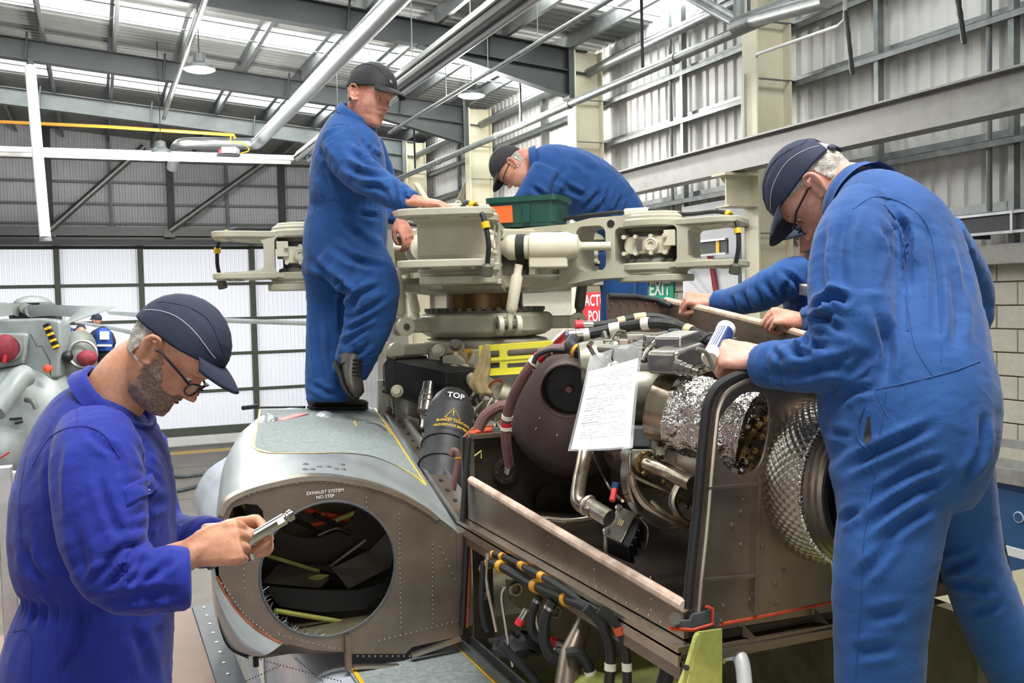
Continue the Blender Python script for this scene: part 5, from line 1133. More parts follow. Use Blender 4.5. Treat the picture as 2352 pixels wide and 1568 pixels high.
# yellow bracket
t = thing('yellow_bracket', 'bright yellow slotted sheet bracket below the swashplate', 'bracket', dp((1180, 830), 4.15))
y0, y1 = PD(1100, 795, 4.4), PD(1285, 782, 4.35); ux = (y1-y0); uu = ux.normalized(); L_ = ux.length; un = uu.cross(Z1).normalized()
if un.dot(CF) > 0: un = -un
outl = [(0, .0), (L_, 0), (L_, -.055), (L_*.95, -.135), (.0, -.135)]
holes = [rrect(.035, -.055, .095, -.025, .006, 3), rrect(.13, -.055, L_-.03, -.025, .012, 4), rrect(.03, -.105, .095, -.08, .004, 3), rrect(.13, -.108, L_*.8, -.088, .004, 3)]
MB().holed(outl, holes, y0, uu, Z1, .003).build('face', 'yellow_bracket', t, smooth=False)
MB().obox(y0+ux/2+un*-.02+Z1*.001, ux/2, un*.02, Z1*.0015).obox(y0+ux/2-Z1*.136-un*-.015, ux/2, un*.015, Z1*.0015).build('flange', 'yellow_bracket', t, smooth=False)
MB().bar(y0-Z1*.068+un*.004, y1-Z1*.068+un*.004, .006, .006).build('bead', 'yellow_bracket', t, smooth=False)
# oily rag
t = thing('oily_rag', 'twisted tan rag tied to the yellow bracket', 'rag', dp((1105, 900), 4.0))
P = spline([PD(1118, 790, 4.33), PD(1114, 815, 4.33), PD(1108, 850, 4.33), PD(1100, 880, 4.33), PD(1112, 905, 4.33)], 5); rings = []; x_ = None
for i, p_ in enumerate(P):
    f_ = i/(len(P)-1); r_ = .008+.036*f_**.8-.03*max(0, f_-.75)*3*.5
    rings.append([p_+(CR*cos(2*pi*j/20)+CF*sin(2*pi*j/20)*.6)*max(.006, r_*(1+.35*sin(5*2*pi*j/20+i*.3))) for j in range(20)])
MB().loft(rings).build('cloth', 'rag', t, angle=180)
# red remove-before-flight tag plates
t = thing('red_tag', 'red and white metal tag standing beside the hose connector', 'tag', dp((1290, 770), 3.0)); MB().add([dp((1268, 785), 3.0), dp((1298, 757), 3.0), dp((1305, 775), 3.0), dp((1276, 800), 3.0)], [(0, 1, 2, 3)]).build('plate', 'red', t, smooth=False); MB().tube([dp((1268, 785), 2.99), dp((1298, 757), 2.99)], .005, 6).build('edge', 'white_ink', t)
t = thing('red_plate', 'red edged inspection plate at the top corner of the bay bulkhead', 'plate', dp((1100, 990), 3.2))
MB().tube(spline([dp((1060, 1010), 3.25), dp((1085, 985), 3.28), dp((1105, 980), 3.3), dp((1135, 978), 3.3)], 4), .006, 6).build('edge', 'copper_edge', t); MB().tube([dp((1080, 997), 3.2), dp((1100, 990), 3.2), dp((1130, 987), 3.2)], .011, 8).build('orange_pad', 'orange_rubber', t)
# green tool box on the hub
t = thing('tool_box', 'dark green plastic tool tray with an orange sticker on the rotor head', 'tool box', dp((1215, 490), 5.4))
c = PD(1216, 490, 5.22); ux = V((cos(radians(-38)), sin(radians(-38)), 0)); ux = (CR*.94-CF*.34).normalized(); ux.z = 0; ux.normalize(); uy = Z1.cross(ux)
def rb(hx, hy, z): return [c+ux*x+uy*y+Z1*z for x, y in rrect(-hx, -hy, hx, hy, .03, 4)]
mat('green_plastic', '1f4a41', .38, 0, .1, 10)
MB().loft([rb(.17, .12, -.08), rb(.19, .135, .05), rb(.205, .15, .052), rb(.205, .15, .08), rb(.195, .14, .08), rb(.18, .125, -.06)], True).build('tray', 'green_plastic', t, angle=30)
MB().obox(c-uy*.14+ux*.03-Z1*.01, ux*.02, uy*.006, Z1*.05).build('catch', 'green_plastic', t, smooth=False, bevel=.003)
mat('orange_sticker', 'f2662b', .6, 0, .05, 20)
MB().obox(c-ux*.19-Z1*.015+uy*-.01, uy*.09, ux*.004, Z1*.04).build('orange_sticker', 'orange_sticker', t, smooth=False)
MB().obox(c-ux*.11-uy*.132-Z1*.01, ux*.06, uy*.006, Z1*.045).build('orange_sticker', 'orange_sticker', t, smooth=False)
# ================================================================ people
from mathutils.bvhtree import BVHTree
def cloth(name, col, col2):
    m = mat(name, col, .75, 0, .1, 9, 0, col2=col2, sheen=.12, mask=(.3, .75))
    nt = m.node_tree; N = nt.nodes; L = nt.links; b = N['Principled BSDF']; b.inputs['Specular IOR Level'].default_value = .2
    tc = N.new('ShaderNodeTexCoord')
    n1 = N.new('ShaderNodeTexNoise'); n1.inputs['Scale'].default_value = 16; n1.inputs['Detail'].default_value = 3; n1.inputs['Distortion'].default_value = 1.2
    n2 = N.new('ShaderNodeTexNoise'); n2.inputs['Scale'].default_value = 900
    L.new(tc.outputs['Object'], n1.inputs['Vector']); L.new(tc.outputs['Object'], n2.inputs['Vector'])
    b1 = N.new('ShaderNodeBump'); b1.inputs['Strength'].default_value = .16; b1.inputs['Distance'].default_value = .02; L.new(n1.outputs['Fac'], b1.inputs['Height'])
    b2 = N.new('ShaderNodeBump'); b2.inputs['Strength'].default_value = .25; b2.inputs['Distance'].default_value = .0006; L.new(n2.outputs['Fac'], b2.inputs['Height']); L.new(b1.outputs[0], b2.inputs['Normal'])
    L.new(b2.outputs[0], b.inputs['Normal']); return m
cloth('overall_royal', '1d2a86', '243396'); cloth('overall_blue', '204a85', '275392'); cloth('overall_blue_dark', '1f4680', '254f8c')
mat('thread_royal', '192376', .8, 0, 0); mat('thread_blue', '1e467f', .8, 0, 0)
def skinmat(name, a, c):
    m = mat(name, a, .5, 0, .1, 22, .25, 180, col2=c, bdist=.0015); b = m.node_tree.nodes['Principled BSDF']
    b.inputs['Subsurface Weight'].default_value = .12; b.inputs['Subsurface Radius'].default_value = (.01, .004, .002); b.inputs['Subsurface Scale'].default_value = .5; return m
skinmat('skin_a', 'b98064', 'cf9a7c'); skinmat('skin_b', 'b97b66', 'd49a84'); skinmat('skin_c', 'c78f7c', 'dba897')
mat('cap_navy', '20283f', .8, 0, .12, 30, .3, 300, bdist=.001); mat('cap_black', '1f2024', .7, 0, .15, 30, .3, 300, bdist=.001)
mat('hair_grey', '9b948a', .8, 0, .25, 60, .8, 260, bdist=.004, col2='c9c5be'); mat('hair_brown', '6f5f50', .8, 0, .3, 60, .8, 260, bdist=.004, col2='958678')
mat('beard_grey', '7d6250', .85, 0, .22, 160, .9, 420, bdist=.003, col2='9b8778')
mat('beard_white', '9c9186', .85, 0, .3, 90, .9, 320, bdist=.004, col2='c9c3bb')
mat('glasses_frame', '1c1a19', .35, 0, 0); mat('lens', 'e8eef0', .05, 0, 0, alpha=.15)
mat('boot_leather', '37342d', .5, 0, .25, 20, .35, 60); mat('boot_sole', '181817', .7, 0, .1, 20); mat('eye_white', 'd8d2c8', .3, 0, 0); mat('eye_dark', '2a211c', .2, 0, 0); mat('lip', 'a5655a', .5, 0, .1, 40)
mat('piping', 'b8bcc0', .5, 0, 0)

def Rg(px_, py_, d, a, b): return (PD(px_, py_, d), a*d/FPX, b)
def interp(rings, n=4):
    C_ = spline([r[0] for r in rings], n); A = spline([V((r[1], r[2], 0)) for r in rings], n)
    return [(c, a.x, a.y) for c, a in zip(C_, A)]
def limb(b, rings, n=22, sub=4):
    rs = interp(rings, sub) if sub > 1 else rings; out = []; m = len(rs)
    prev = None
    for i, (c, a, bb) in enumerate(rs):
        t = (rs[min(i+1, m-1)][0]-rs[max(i-1, 0)][0]).normalized(); v = (c-CP).normalized()
        s = t.cross(v)
        if s.length < .35 and prev is not None: s = prev-t*prev.dot(t)
        s.normalize()
        if prev is not None and s.dot(prev) < 0: s = -s
        prev = s; dd = t.cross(s)
        ring = []
        for j in range(n):
            cs, sn = cos(2*pi*j/n), sin(2*pi*j/n)
            ring.append(c+s*(a*math.copysign(abs(cs)**.92, cs))+dd*(bb*math.copysign(abs(sn)**.92, sn)))
        out.append(ring)
    b.loft(out); return [r[0] for r in rs]
def remesh(b, voxel, smooth=4, fac=.5):
    me = bpy.data.meshes.new('tmp'); me.from_pydata(b.v, [], b.f)
    bm = bmesh.new(); bm.from_mesh(me); bmesh.ops.recalc_face_normals(bm, faces=bm.faces); bm.to_mesh(me); bm.free()
    o = bpy.data.objects.new('tmp', me); COL.objects.link(o)
    r = o.modifiers.new('r', 'REMESH'); r.mode = 'VOXEL'; r.voxel_size = voxel
    if smooth:
        s = o.modifiers.new('s', 'SMOOTH'); s.factor = fac; s.iterations = smooth
    dg = bpy.context.evaluated_depsgraph_get(); ev = o.evaluated_get(dg); m2 = ev.to_mesh()
    n = len(m2.vertices); co = np.empty(n*3); m2.vertices.foreach_get('co', co); no = np.empty(n*3); m2.vertices.foreach_get('normal', no)
    faces = [tuple(p.vertices) for p in m2.polygons]; ev.to_mesh_clear()
    bpy.data.objects.remove(o); bpy.data.meshes.remove(me)
    return co.reshape(-1, 3), no.reshape(-1, 3), faces
def smoothstep(a, c, x): t = np.clip((x-a)/(c-a), 0, 1); return t*t*(3-2*t)
def folds(co, no, paths, joints, amp=.006, base=.3, k1=26, k2=8, seed=0, waist=None):
    segs = []
    s0 = 0
    for P in paths:
        for a, c in zip(P[::2], P[2::2]): segs.append((np.array(a), np.array(c), s0)); s0 += (c-a).length
        s0 += 10
    best = np.full(len(co), 1e9); S = np.zeros(len(co)); AX = np.zeros((len(co), 3))
    for a, c, s in segs:
        ab = c-a; L2 = ab@ab; t = np.clip(((co-a)@ab)/L2, 0, 1); d = np.linalg.norm(co-(a+t[:, None]*ab), axis=1)
        m = d < best; best[m] = d[m]; S[m] = (s+t*sqrt(L2))[m]; AX[m] = ab/sqrt(L2)
    mask = np.full(len(co), base)
    for j, r, w_ in joints:
        d = np.linalg.norm(co-np.array(j), axis=1); mask = np.maximum(mask, w_*np.exp(-(d/r)**2))
    perp = co-AX*np.sum(co*AX, axis=1)[:, None]
    disp = np.zeros(len(co))
    for i in range(len(co)):
        p = perp[i]; s = S[i]
        q = V((s*k1+p[0]*7+seed, p[0]*k2+p[2]*3, p[1]*k2+p[2]*k2*.6))
        n = noise.noise(q); n2 = noise.noise(V((s*k1*.45+p[1]*9-seed, p[0]*k2*.8, p[2]*k2*.8+4)))
        disp[i] = (1-2.2*abs(n))*.6+n2*.7
    co2 = co+no*(disp*mask*amp)[:, None]
    if waist is not None:
        c, ax, h_, w_ = waist; c = np.array(c); ax = np.array(ax); rel = co-c; z = rel@ax
        x = np.array(CR); y = np.cross(ax, x); an = np.arctan2(rel@y, rel@x); m = np.exp(-(z/h_)**2)*(np.linalg.norm(rel, axis=1) < .4)
        co2 = co2+no*(m*(w_*np.sin(an*38)-.006))[:, None]
    return co2
def project(co):
    q = co-np.array(CP); d = q @ np.array(CF); return np.stack([1176+FPX*(q @ np.array(CR))/d, 784-FPX*(q @ np.array(CU))/d], 1)
def crease(co, no, fc, lines, k):
    uv = project(co); v = co-np.array(CP); v /= np.linalg.norm(v, axis=1)[:, None]; front = np.clip(-np.sum(v*no, axis=1)*1.6, 0, 1)
    # keep only the nearest surface: depth test against a coarse buffer
    dep = v_d = np.sum((co-np.array(CP))*np.array(CF), axis=1); cell = (uv/14).astype(int); buf = {}
    for i in range(len(co)):
        if front[i] > 0:
            c = (cell[i, 0], cell[i, 1])
            if dep[i] < buf.get(c, 1e9): buf[c] = dep[i]
    vis = np.array([1.0 if dep[i] < buf.get((cell[i, 0], cell[i, 1]), 1e9)+.07 else 0.0 for i in range(len(co))])*front
    disp = np.zeros(len(co))
    for pts, w_, a_ in lines:
        S = spline([V((x, y, 0)) for x, y in pts], 5); best = np.full(len(co), 1e9); tt = np.zeros(len(co)); n = len(S)-1
        for i in range(n):
            a = np.array(S[i].xy); c = np.array(S[i+1].xy); ab = c-a; t = np.clip(((uv-a) @ ab)/(ab @ ab+1e-9), 0, 1); d = np.linalg.norm(uv-(a+t[:, None]*ab), axis=1)
            m = d < best; best[m] = d[m]; tt[m] = (i+t[m])/n
        taper = np.clip(np.minimum(tt, 1-tt)*3.5+.15, 0, 1)
        disp += a_*taper*(-np.exp(-(best/w_)**2)+.75*np.exp(-((best-w_*1.9)/(w_*.9))**2))
    return co+no*(disp*vis*k)[:, None]
def vnormals(co, fc):
    f = np.array([q[:4] if len(q) >= 4 else (q[0], q[1], q[2], q[2]) for q in fc]); n = np.cross(co[f[:, 2]]-co[f[:, 0]], co[f[:, 3]]-co[f[:, 1]]); o = np.zeros_like(co)
    for k in range(4): np.add.at(o, f[:, k], n)
    return o/(np.linalg.norm(o, axis=1)[:, None]+1e-12)
def mk(name, co, faces, m, parent=None, smooth=True, angle=None):
    off = parent_off(parent); me = bpy.data.meshes.new(name)
    me.from_pydata((np.asarray(co)-np.array(off)).tolist(), [], faces)
    if smooth: me.polygons.foreach_set('use_smooth', [True]*len(me.polygons))
    if angle: me.set_sharp_from_angle(angle=radians(angle))
    me.materials.append(MATS[m]); o = bpy.data.objects.new(name, me); COL.objects.link(o)
    if parent: o.parent = parent
    return o
# ---------------- head
HZ = [-.124, -.118, -.108, -.092, -.075, -.06, -.045, -.03, -.012, .005, .02, .035, .055, .075, .095, .11, .12, .125]
HF = [.058, .074, .084, .086, .083, .088, .086, .087, .088, .089, .096, .098, .096, .09, .075, .054, .03, .004]
HB = [.02, .0, -.02, -.042, -.058, -.07, -.08, -.088, -.095, -.1, -.103, -.104, -.102, -.095, -.08, -.06, -.036, -.01]
HW = [.022, .036, .046, .055, .060, .064, .068, .071, .073, .075, .077, .078, .076, .071, .06, .045, .028, .006]
NZ = [(.014, 0), (.004, .007), (-.008, .015), (-.02, .024), (-.031, .032), (-.037, .031), (-.042, .02), (-.046, .006), (-.052, 0)]
def head_point(z, th, off=0., face=1.):
    F, B, W = (np.interp(z, HZ, q) for q in (HF, HB, HW)); c, s = cos(th), sin(th)
    cx = (F+B)/2*.35
    x = cx+((F-cx) if c > 0 else (cx-B))*math.copysign(abs(c)**.85, c); y = W*math.copysign(abs(s)**.9, s)
    g = 0
    if c > 0 and face:
        nz = np.interp(-z, [-q[0] for q in NZ], [q[1] for q in NZ], 0, 0)
        wd = .010+.009*np.clip((.01-z)/.05, 0, 1)
        g += nz*math.exp(-(y/wd)**2)
        g += .004*math.exp(-((z-.021)/.009)**2)*math.exp(-((abs(y)-.03)/.02)**2)
        g -= .010*math.exp(-((z-.003)/.011)**2)*math.exp(-((abs(y)-.032)/.013)**2)
        g += .004*math.exp(-((z+.058)/.005)**2)*math.exp(-(y/.022)**2)+.0045*math.exp(-((z+.07)/.005)**2)*math.exp(-(y/.02)**2)-.003*math.exp(-((z+.064)/.003)**2)*math.exp(-(y/.026)**2)
        g += .005*math.exp(-((z+.1)/.014)**2)*math.exp(-(y/.024)**2)
        g += .004*math.exp(-((z+.025)/.018)**2)*math.exp(-((abs(y)-.045)/.018)**2)
    p = V((x+g, y, z))
    if off:
        nrm = V((x, y*1.4, max(0, z-.02)*1.2)).normalized(); p += nrm*off
    return p
def head_grid(nt, nz, z0=-.124, z1=.125, off=0., mask=None, jit=0., face=1.):
    P = []; ok = []
    for i in range(nz):
        z = z0+(z1-z0)*i/(nz-1)
        for j in range(nt):
            th = 2*pi*j/nt; o_ = off
            if jit: o_ += jit*noise.noise(V((cos(th)*6, sin(th)*6, z*60)))
            P.append(head_point(z, th, o_, face)); ok.append(mask(P[-1], th) if mask else True)
    Fc = []
    for i in range(nz-1):
        for j in range(nt):
            a = i*nt+j; c = i*nt+(j+1) % nt
            q = (a, c, c+nt, a+nt)
            if all(ok[k] for k in q): Fc.append(q)
    if not mask: Fc.append(tuple(reversed(range(nt)))); Fc.append(tuple((nz-1)*nt+j for j in range(nt)))
    return P, Fc
def frame3(f, u):
    f = V(f).normalized(); u = V(u); u = (u-f*u.dot(f)).normalized(); l = u.cross(f); return Matrix((f, l, u)).transposed()
def camvec(r, fwd, up): return CR*r+CF*fwd+CU*up
class Head:
    def __init__(s, c, f, u, sc=1.): s.c = V(c); s.M = frame3(f, u)*sc
    def w(s, p): return s.c+s.M @ V(p)
    def mesh(s, b, grid): P, Fc = grid; b.add([s.w(p) for p in P], Fc)
    def ear(s, b):
        for sd in (1, -1):
            base = V((-.016, sd*.074, -.006)); T = Matrix.Rotation(radians(-14), 3, 'Y')
            def e(x, y, z): return s.w(base+T @ V((x, sd*y, z)))
            P = spline([e(.012, .002, -.026), e(-.004, .01, -.03), e(-.014, .017, -.012), e(-.02, .02, .01), e(-.012, .02, .028), e(.004, .016, .03), e(.012, .006, .018), e(.008, .004, .006)], 4)
            b.tube(P, [.006]+[.0055]*(len(P)-2)+[.004], 8)
            b.ball(base and s.w(base+T @ V((-.002, sd*.004, .0))), (.016, .006, .026), 12, 8, rot=s.M @ T)
            b.ball(s.w(base+T @ V((.01, sd*.003, -.006))), (.006, .005, .009), 8, 6, rot=s.M @ T)
            P = spline([e(-.006, .012, -.012), e(-.012, .016, .006), e(-.006, .015, .018)], 3); b.tube(P, .0045, 6)
def cap(h, parent, m, logo=None, strap=False, pipe=True, fz=.058, bz=.005, brim_drop=.02):
    NT, NZ_ = 96, 30
    def zc(th):
        c = cos(th); z = fz+(bz-fz)*(1-c)/2-.006*sin(th)**2
        if strap: d = abs(abs(th if th <= pi else th-2*pi)-pi); z += .05*max(0, 1-(d/.5)**2)**.5
        return z
    Q = []
    for i in range(NZ_):
        t = i/(NZ_-1); t = 1-(1-t)**1.6
        for j in range(NT):
            th = 2*pi*j/NT; z0 = zc(th); z = z0+(.1248-z0)*t; p = head_point(z, th, .008, 0); k = max(0, p.z-.06)
            Q.append(V((p.x, p.y, p.z+.009*(k/.065))))
    Fc = [(i*NT+j, i*NT+(j+1) % NT, (i+1)*NT+(j+1) % NT, (i+1)*NT+j) for i in range(NZ_-1) for j in range(NT)]+[tuple((NZ_-1)*NT+j for j in range(NT))]
    o = mk('cap', [h.w(p) for p in Q], Fc, m, parent)
    sd = o.modifiers.new('thickness', 'SOLIDIFY'); sd.thickness = .004; sd.offset = 1
    def near(th, t):      # point on the shell at angle, height fraction
        z0 = zc(th); z = z0+(.1248-z0)*t; p = head_point(z, th, .0125, 0); k = max(0, p.z-.06); return h.w(V((p.x, p.y, p.z+.009*(k/.065))))
    b = MB(); rows = []
    for i in range(8):
        t = i/7; row = []
        for j in range(17):
            a = radians(-60+120*j/16); q = head_point(fz+.002, a, .009, 0); L_ = .07*max(0, cos(a*1.25))**.5
            row.append(h.w(V((q.x+L_*t*cos(a*.35), q.y+.012*t*sin(a), fz+.003-brim_drop*t*t*(.7+.3*t)-.016*(sin(a)**2)*(.4+t*.6)))))
        rows.append(row)
    br = b.loft(rows, False, False).build('brim', m, o, angle=180); sd = br.modifiers.new('thickness', 'SOLIDIFY'); sd.thickness = .003
    for s_ in (1, -1):
        if pipe: MB().tube(spline([near(s_*(2.6-2.0*k/8), .18+.42*sin(pi*(k/8)**1.1)*(1-.45*k/8)) for k in range(9)], 4), .0009, 6).build('piping', 'piping', o)
        MB().tube(spline([near(s_*(2.75-2.45*k/8), .3+.5*sin(pi*(k/8))) for k in range(9)], 4), .001, 6).build('panel_seam', m, o)
    if strap:
        pts = [h.w(head_point(.012, a, .014, 0)) for a in [pi-.42+.84*k/8 for k in range(9)]]
        b = MB(); k = len(pts); up = h.M @ V((0, 0, .016)); b.add(pts+[p+up for p in pts], [(i, i+1, k+i+1, k+i) for i in range(k-1)]); st = b.build('strap', m, o); sd = st.modifiers.new('t', 'SOLIDIFY'); sd.thickness = .003
    if logo:
        p0 = h.w(V((.108, -.012, .075))); f = (h.M @ V((.85, -.15, .4))).normalized(); ux = (h.M @ V((.15, 1, 0))).normalized(); ux = -ux if False else ux
        text(logo, h.w(V((.104, -.02, .078))), (h.M @ V((-.42, .9, 0))).normalized(), (h.M @ V((-.42, -.1, .9))).normalized(), .03, 'white_ink', o, depth=.004)
    return o
def glasses(h, parent, drop=0.):
    b = MB(); o = None
    for s_ in (1, -1):
        c = V((.104, s_*.034, -.004-drop)); pts = []
        for k in range(17):
            a = 2*pi*k/16; pts.append(h.w(c+V((-.006*abs(cos(a))*0, s_*.027*math.copysign(abs(cos(a))**.7, cos(a)), .016*math.copysign(abs(sin(a))**.7, sin(a))))-V((.012*max(0, cos(a)), 0, 0))))
        b.tube(pts, .0022, 6)
        e = V((.092, s_*.062, .004-drop)); b.tube([h.w(e), h.w(V((.06, s_*.079, .004))), h.w(V((.0, s_*.081, .006))), h.w(V((-.02, s_*.08, -.005)))], .0026, 6)
    b.tube([h.w(V((.106, .009, 0-drop))), h.w(V((.111, 0, .003-drop))), h.w(V((.106, -.009, 0-drop)))], .002, 6)
    o = b.build('glasses', 'glasses_frame', parent)
    for s_ in (1, -1):
        c = V((.1, s_*.034, -.004-drop)); pts = [h.w(c+V((-.01*max(0, cos(2*pi*k/16)), s_*.026*cos(2*pi*k/16), .015*sin(2*pi*k/16)))) for k in range(16)]
        MB().add(pts, [tuple(range(16))]).build('lens', 'lens', o, smooth=False)
    return o
# ---------------- hands
def hand(b, wrist, x, z, side, curls=(60, 70, 45), thumb=(35, 30), sc=1., spread=.06, tip=None):
    """right: side=1, left: side=-1; x to the knuckles, z out of the back of the hand"""
    x = V(x).normalized(); z = V(z); z = (z-x*z.dot(x)).normalized(); y = z.cross(x)
    w = V(wrist)
    def P(a, c, d): return w+(x*a+y*(c*side)+z*d)*sc
    rings = []
    for a, wd, th, yo in ((-.05, .029, .022, 0), (-.015, .029, .02, .0), (.01, .034, .02, .003), (.04, .041, .019, .002), (.07, .043, .016, 0), (.088, .041, .012, 0)):
        rings.append([P(a, yo+wd*cos(2*pi*j/16), th*sin(2*pi*j/16)-.002) for j in range(16)])
    b.loft(rings)
    fl = ((.031, .043, .026, .021, .0092), (.0105, .047, .03, .023, .0095), (-.0105, .043, .028, .022, .009), (-.031, .034, .021, .019, .0082))
    for i, (yo, l1, l2, l3, r) in enumerate(fl):
        cs = curls[i] if isinstance(curls[0], (list, tuple)) else curls
        p = V((.083-.004*abs(i-1), yo, 0)); pts = [p-V((.02, 0, 0)), p]; a = 0; sp = spread*(1.2-i)*.6
        for l, c in zip((l1, l2, l3), cs):
            a += radians(c); p = p+V((l*cos(a)*cos(sp), l*sin(sp)*cos(a), -l*sin(a))); pts.append(p)
        Q = spline([P(*q) for q in pts], 3); m = len(Q)
        b.tube(Q, [r*sc*(1.08-.26*k/(m-1)) for k in range(m)], 10); b.ball(Q[-1], r*sc*.8, 8, 6)
        b.ball(P(*pts[1]), r*sc*1.12, 8, 6)
    a0, a1 = radians(thumb[0]), radians(thumb[1])
    p0 = V((.008, .024, -.008)); p1 = p0+V((.036*cos(a0), .036*sin(a0)*.9, -.016)); p2 = p1+V((.034*cos(a0-a1), .034*sin(a0-a1), -.016)); p3 = p2+V((.026*cos(a0-2*a1), .026*sin(a0-2*a1), -.008))
    Q = spline([P(*q) for q in (p0, p1, p2, p3)], 3); b.tube(Q, [sc*r for r in (.016, .0165, .016, .0145, .0125, .0115, .011, .0105, .0095, .0085)], 10); b.ball(Q[-1], .008*sc, 8, 6)
class Person:
    def __init__(s, label, base, skin, group='maintenance crew'):
        s.skin = skin; s.base = V(base); s.o = None; s.label = label; s.group = group; s.B = MB(); s.fine = []; s.kids = []
        me = bpy.data.meshes.new('person'); s.o = bpy.data.objects.new('person', me); COL.objects.link(s.o); s.o.location = s.base
        tag(s.o, label, 'person', group); s.paths = []; s.cov = MB()
    def part(s, rings, sub=4): s.paths.append(limb(s.cov, rings, 22, sub)); return s
    def core(s, rings):        # hidden body inside the clothing, joins head and hands
        limb(s.B, [(c, a*.72, b*.72) for c, a, b in rings], 12, 2)
    def coverall(s, m, joints, voxel=.009, amp=.006, base=.3, waist=None, seed=0, smooth=5, lines=(), k=1.):
        co, no, fc = remesh(s.cov, voxel, smooth); co = folds(co, no, s.paths, joints, amp, base, seed=seed, waist=waist)
        if lines: co = crease(co, vnormals(co, fc), fc, lines, k)
        s.co, s.fc = co, fc; s.m = m; s.cv = mk('coverall', co, fc, m, s.o); s.bvh = BVHTree.FromPolygons([V(c) for c in co], fc); return s
    def hit(s, x, y, lift=.002):
        d = ray(x, y).normalized(); p, n, i, t = s.bvh.ray_cast(CP, d)
        if p is None: return None
        return p+n*lift
    def seam(s, pts, r=.0014, m='thread_blue', name='seam', n=4):
        S = spline([V((a, c, 0)) for a, c in pts], n); P = [s.hit(q.x, q.y, .0004) for q in S]; run = []; b = MB()
        for p in P+[None]:
            if p is None or (run and (p-run[-1]).length > .06):
                if len(run) > 1: b.tube(run, r*.65, 6)
                run = [p] if p is not None else []
            else: run.append(p)
        if b.v: b.build(name, m, s.cv)
    def patch(s, quad, m, name, lift=.004, n=10):
        g = []; rows = []
        for i in range(n+1):
            t = i/n; row = []
            for j in range(n+1):
                u = j/n; a = [quad[0][k]*(1-u)+quad[1][k]*u for k in (0, 1)]; c = [quad[3][k]*(1-u)+quad[2][k]*u for k in (0, 1)]
                e = lift if 0 < i < n and 0 < j < n else .0005
                p = s.hit(a[0]*(1-t)+c[0]*t, a[1]*(1-t)+c[1]*t, e)
                if p is None: return
                row.append(p)
            rows.append(row)
        return MB().loft(rows, False, False).build(name, m, s.cv, angle=180)
    def finish(s, hands=(), head=None, neck=None, voxel=.0035):
        b = MB(); T_ = s.paths[0]
        b.tube(T_[::3]+[T_[-1]], .055, 12)
        for P in s.paths[1:]:
            q = min(T_, key=lambda t_: (t_-P[0]).length); b.tube([q]+P[:-3:3]+[P[-3]], .026, 10)
        if head: head.mesh(b, head_grid(96, 110)); head.ear(b)
        if neck: limb(b, neck, 28, 4)
        for h in hands:
            hand(b, **h); w_ = V(h['wrist']); Pn = min(s.paths[1:], key=lambda t_: (t_[-1]-w_).length); q = Pn[max(0, len(Pn)-7)]; b.tube([q, w_, w_+V(h['x']).normalized()*.03], [.026, .026, .02], 12)
        vs, no_, fs = remesh(b, voxel, 2, .5)
        me = s.o.data; me.from_pydata((np.array(vs)-np.array(s.base)).tolist(), [], fs); me.polygons.foreach_set('use_smooth', [True]*len(me.polygons)); me.materials.append(MATS[s.skin])
        if head:
            for sd in (1, -1):
                MB().ball(head.w(V((.0705, sd*.031, .003))), .0115, 12, 8).build('eye', 'eye_white', s.o); MB().ball(head.w(V((.070, sd*.031, .0075))), (.0125, .0145, .0115), 12, 8, rot=head.M).build('eyelid', s.skin, s.o); MB().ball(head.w(V((.0793, sd*.0312, -.001))), .0042, 8, 6).build('iris', 'eye_dark', s.o)
                P = spline([head.w(V((.093-.012*t, sd*(.016+.032*t), .024+.004*sin(pi*t)))) for t in (0, .33, .66, 1)], 3); MB().tube(P, [.003, .0035, .004, .004, .004, .004, .0035, .003, .0025, .002], 6).build('eyebrow', 'hair_brown', s.o)
            MB().tube(spline([head.w(V((.0915-.02*(t-.5)**2*4*.6, (t-.5)*.046, -.064))) for t in (0, .25, .5, .75, 1)], 3), .0022, 6).build('mouth', 'lip', s.o)
        me.update(); return s.o
def beard(h, parent, m, jit=.003, off=.0022, side=True):
    def mk_(p, th):
        e_ = .005*noise.noise(p*130)+.004*noise.noise(p*400); p = V((p.x+e_, p.y, p.z+e_)); return (p.z < -.052 and p.x > .0 and not (abs(p.y) < .02 and -.074 < p.z < -.056)) or (-.056 < p.z < -.042 and p.x > .07 and abs(p.y) < .03) or (side and -.06 < p.z < -.0 and -.006 < p.x < .03+(-.02-p.z)*.8)
    P, Fc = head_grid(240, 150, -.122, .01, off, mk_, jit); return mk('beard', [h.w(p) for p in P], Fc, m, parent)
def hair(h, parent, m, off=.006, zlow=-.06, front=.0):
    def mk_(p, th):
        e_ = .004*noise.noise(p*150)+.004*noise.noise(p*420); p = V((p.x+e_, p.y, p.z+e_)); return p.z > zlow and p.z < .06 and p.x < (front if p.z < .03 else front+.03) and not (abs(p.y) > .06 and -.04 < p.z < .02 and -.045 < p.x < .02)
    P, Fc = head_grid(220, 110, -.07, .07, off, mk_, .003); return mk('hair', [h.w(p) for p in P], Fc, m, parent)
def collar(pts, parent, m, top=.035, flare=.018, upv=None):
    """stand-and-fall collar following a loop of world points"""
    P = spline(pts+[pts[0]], 5)[:-1]; c = sum(P, V((0, 0, 0)))/len(P); up = upv or V((0, 0, 1)); rows = []
    for hh, ff in ((-.02, .004), (0.0, .004), (top*.6, .0), (top, .003), (top*.95, .012), (top*.4, flare), (-.012, flare+.01)):
        rows.append([p+up*hh+((p-c)-up*(p-c).dot(up)).normalized()*ff for p in P])
    o = MB().loft(rows, False).build('collar', m, parent, angle=180); return o
